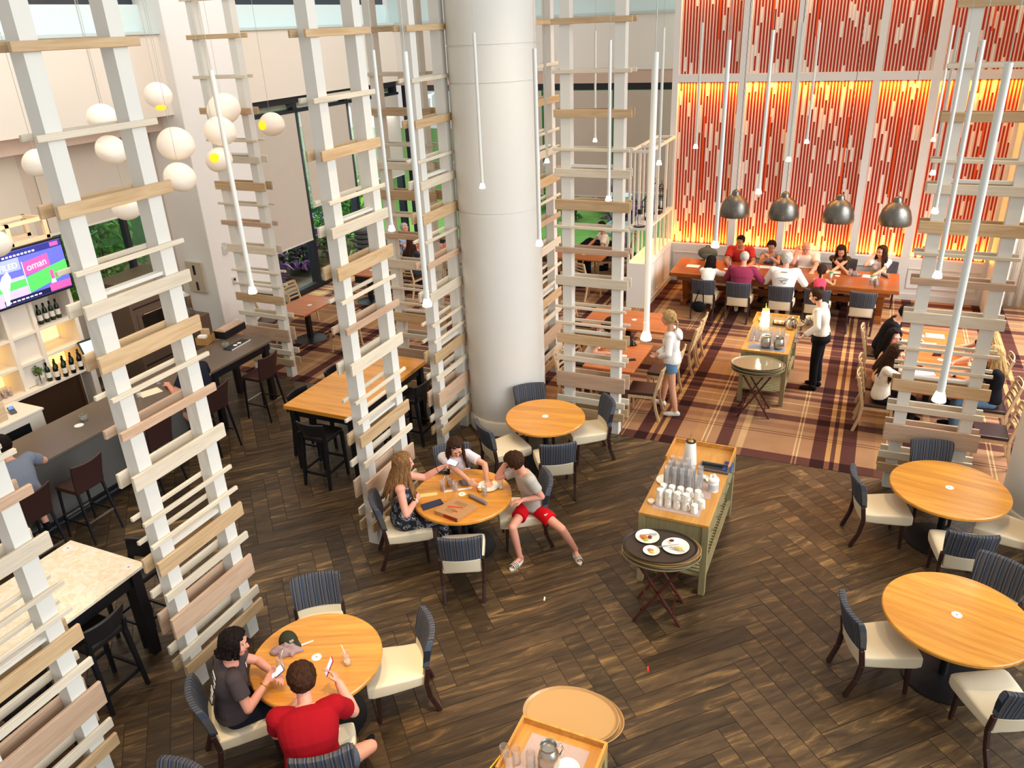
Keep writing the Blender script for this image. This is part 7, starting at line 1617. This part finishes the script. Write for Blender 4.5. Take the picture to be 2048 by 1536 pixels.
# things on the counter
ZB = 1.0705
o = MB().lathe([(.06, 0), (.06, .004)], 24).build('coaster', M_PAPER, None); o.location = P(158, 851, ZB); tag(o, 'white coaster on the dark bar counter', 'coaster')
def succ(lab, px, py):
    t = thing('glass_planter', lab, 'plant', P(px, py, ZB)); MB().lathe([(.045, 0), (.06, .04), (.05, .085), (.047, .085), (.055, .04), (.04, .006)], 18).build('bowl', M_GLASS, t, auto=True); b = MB(); rr = random.Random(px)
    for i in range(16): a = rr.uniform(0, 6.28); e = rr.uniform(.2, 1.2); d = V((math.cos(a) * math.cos(e), math.sin(a) * math.cos(e), math.sin(e))); b.cap((0, 0, .03), V((0, 0, .04)) + d * .05, .012, .003, 6)
    b.build('succulent', mat('succulent', '#6f7a3c', .6), t, smooth=True); MB().lathe([(.04, .007), (.045, .03)], 14).build('gravel', mat('gravel', '#8a7a5c', .9), t)
succ('small glass planter beside the white coaster on the bar', 168, 840); succ('small glass planter beside the black tray at the far end of the bar', 452, 694)
o = MB().box(-.15, .15, -.11, .11, 0, .003).build('menu_sheet', mat('cream_menu', '#f0e2c4', .8), None); o.location = P(300, 785, ZB); o.rotation_euler = (0, 0, 1.2); tag(o, 'cream menu on the bar seen through the near left screen', 'paper')
t = thing('napkin_basket', 'wicker basket holding wooden sticks and napkins at the far end of the bar', 'basket', P(417, 688, ZB) + V((-.1, .05, 0)), R(15)); b = MB(); b.box(-.09, .09, -.13, .13, 0, .01).box(-.1, -.09, -.14, .14, 0, .12).box(.09, .1, -.14, .14, 0, .12).box(-.09, .09, -.14, -.13, 0, .12).box(-.09, .09, .13, .14, 0, .12); b.build('basket_body', mat('wicker', '#a87c44', .8, noise=.4, nscale=60, bump=.8, bscale=90), t)
for i in range(9): MB().box(-.06 + i * .012, -.052 + i * .012, .0, .1, .012, .22).build('menu_stick', M_LIGHTW, t)
MB().box(-.07, .06, -.11, -.02, .012, .15).build('napkin_block', M_PAPER, t)
t = thing('condiment_station', 'black condiment box with a clear curved lid at the end of the bar', 'condiment box', P(462, 672, ZB) + V((-.1, .1, 0)), R(4)); MB().box(-.12, .12, -.28, .28, 0, .13).build('box_body', M_BLACK, t, bevel=.008)
b = MB(); b.box(-.11, .11, -.27, .27, .131, .14); b.build('garnish', mat('garnish', '#d8a070', .6, noise=.6, nscale=20), t); MB().loft([((0, -.275, .13), (1, 0, 0), (0, 0, 1), .12, .06), ((0, .275, .13), (1, 0, 0), (0, 0, 1), .12, .06)], 24).build('clear_lid', M_GLASS, t, auto=True)
t = thing('black_bar_tray', 'black tray with white edge and two white discs on the bar', 'tray', P(474, 690, ZB), R(4)); MB().box(-.09, .09, -.24, .24, 0, .012).build('tray_body', M_BLACK, t); MB().box(.085, .095, -.245, .245, 0, .018).build('tray_edge', M_WHITE, t); MB().lathe([(.035, .0125), (.035, .016)], 18, (0, -.04, 0)).build('disc', M_PAPER, t); MB().lathe([(.035, .0125), (.035, .016)], 18, (0, .06, 0)).build('disc', M_PAPER, t)
for i, (px, py) in enumerate(((262, 800), (278, 794), (318, 768), (250, 806))): glass_e('clear bar glass seen through the near left screen, %s' % ['left rear', 'middle', 'right', 'left front'][i], P(px, py, ZB) , 0, GT)
# wall devices
t = thing('wall_mounted_alarm', 'white alarm sounder with strobe on the white pier', 'alarm', (-11.948, 11.95, 1.82)); MB().box(-.001, .05, -.06, .06, -.1, .07).build('alarm_body', M_WHITE, t, bevel=.008); MB().box(.0, .06, -.04, .04, .075, .13).build('strobe', M_GLASS, t); MB().lathe([(.045, 0), (.045, .006)], 20, (.05, 0, -.03), M=Euler((0, R(90), 0)).to_matrix()).build('grille', mat('grille_grey', '#cfcac2', .6), t)
t = thing('wall_mounted_thermostat', 'small white thermostat on the white pier', 'thermostat', (-11.948, 12.05, 1.12)); MB().box(-.001, .03, -.045, .045, -.08, .08).build('device_body', M_WHITE, t, bevel=.006); MB().box(.0305, .032, -.03, .03, 0, .05).build('display', M_BLACK, t)
t = thing('wall_mounted_panel_box', 'recessed beige panel box with dark switches beside the pier', 'panel box', (-12.45, 11.578, 1.3)); MB().box(-.22, .22, -.05, .0, -.32, .32).build('box_frame', mat('panel_beige', '#cdbda6', .6), t, bevel=.006); MB().box(-.03, .03, -.055, -.05, .05, .25).build('switch_plate', M_BLACK, t); MB().box(-.02, .04, -.055, -.05, -.28, -.1).build('switch_plate', M_DARKW, t)
# stack of grey plates or bowls by the far window
t = thing('stacked_booster_seats', 'stack of dark grey booster seats by the left windows', 'booster seats', (-11.3, 15.95, 0)); MB().bar((0, 0, 0), (0, 0, .74), .5, .5).build('stand', M_BLACK, t)
for i in range(5): MB().lathe([(.2, 0), (.24, .03), (.24, .09), (.2, .12)], 24, (0, 0, .741 + i * .122)).build('seat_shell', mat('dark_grey_plastic', '#4a4a48', .5), t, auto=True)
# ------------------------------------------------------------------ gardens outside the glass
LEAFM = [mat('leaf_green', '#62a04c', .6, noise=.3, nscale=3), mat('leaf_deep', '#3f804c', .6, noise=.3, nscale=3), mat('leaf_purple', '#8c6290', .6, noise=.35, nscale=3), mat('leaf_lime', '#9cc65c', .6, noise=.3, nscale=3)]
def bush(lab, x, y, h, w, mi, seed, n=260, L=.32, cat='shrub', name='garden_shrub'):
    rr = random.Random(seed); t = thing(name, lab, cat, (x, y, -.06)); b = MB()
    for i in range(n):
        c_ = V((max(-.5, min(.5, rr.gauss(0, w * .42))) * .8, rr.gauss(0, w * .42), h * rr.random() ** .8 * .92 + .08)); a = rr.uniform(0, 6.28); e = rr.uniform(-.3, 1.0); d = V((math.cos(a) * math.cos(e), math.sin(a) * math.cos(e), math.sin(e))); s = V((-math.sin(a), math.cos(a), 0)); l = L * rr.uniform(.6, 1.2); wd = l * .16
        m_ = c_ + d * l * .5 + V((0, 0, .04)); tp_ = c_ + d * l - V((0, 0, l * .25)); b.add([c_, m_ + s * wd, tp_, m_ - s * wd], [(0, 1, 2), (0, 2, 3)])
    b.build('foliage', LEAFM[mi], t); k = MB()
    for i in range(4): k.cyl((rr.uniform(-.1, .1), rr.uniform(-.1, .1), -.05), (rr.uniform(-w, w) * .3, rr.uniform(-w, w) * .3, h * .8), .02, .008, 6)
    k.build('stems', M_DARKW, t)
for i, (y, h, mi) in enumerate(((13.7, 1.1, 2), (14.3, .9, 0), (14.9, 1.2, 2), (15.6, 1.7, 1), (16.2, 1.5, 2), (16.8, 1.4, 0), (17.4, 2.2, 1), (18.0, 2.4, 0), (18.8, 2.3, 3))):
    bush('garden shrub outside the left window wall, ' + ['purple one nearest the pier', 'green one after the purple', 'taller purple one', 'deep green one by the first mullion', 'purple one behind the second bay', 'green one in the middle bay', 'tall deep green one', 'tall green one', 'lime one at the corner'][i], -13.6 - .25 * (i % 2), y, h, .8, mi, i + 50)
for i in range(5): bush('leafy plant behind the bar window, ' + ['above the television', 'left of the mullion', 'right of the mullion', 'behind the oven', 'nearest the pier'][i], -14.5, 6.6 + i * 1.1, 3.6, .9, (0, 1, 0, 3, 0)[i], i + 80, 420, .4)
struct(MB().box(-19.5, -19.2, 2, 24, -.3, 6).build('hedge_wall', mat('hedge_green', '#2f5a2e', .9, noise=.6, nscale=6, bump=1, bscale=9)))
for i, (x, h, mi) in enumerate(((-11.4, 2.2, 0), (-10.0, 1.2, 3), (-8.6, 2.4, 1), (-7.7, .8, 2), (-6.9, .6, 2), (-4.6, .7, 2))): bush('garden plant beyond the back window, ' + ['in the far left corner', 'pale one', 'tall dark one behind the column', 'low purple one', 'low one beside the urn', 'low purple one by the white shelf'][i], x, 23.6 + (i % 2) * 1.4, h, .9, mi, i + 20)
t = thing('garden_urn', 'pale stone urn on a stepped pedestal on the lawn outside', 'urn', (-6.75, 22.4, -.05)); MB().box(-.4, .4, -.4, .4, 0, .12).box(-.32, .32, -.32, .32, .12, .3).build('pedestal', mat('pale_stone', '#bcd2d6', .7), t, bevel=.02); MB().lathe([(.22, .3), (.14, .42), (.2, .5), (.36, .9), (.4, 1.1), (.42, 1.14)], 26).build('urn_body', mat('pale_stone', '#bcd2d6', .7), t, auto=True)
struct(MB().box(-14, 4, 25.6, 26.2, -.1, 1.3).build('ground_bank', mat('pinkish_gravel', '#b8a6a4', .95, noise=.4, nscale=16))); struct(MB().box(-14, 4, 26.2, 26.6, -.1, 4.5).build('hedge_back', mat('hedge_green', '#2f5a2e')))
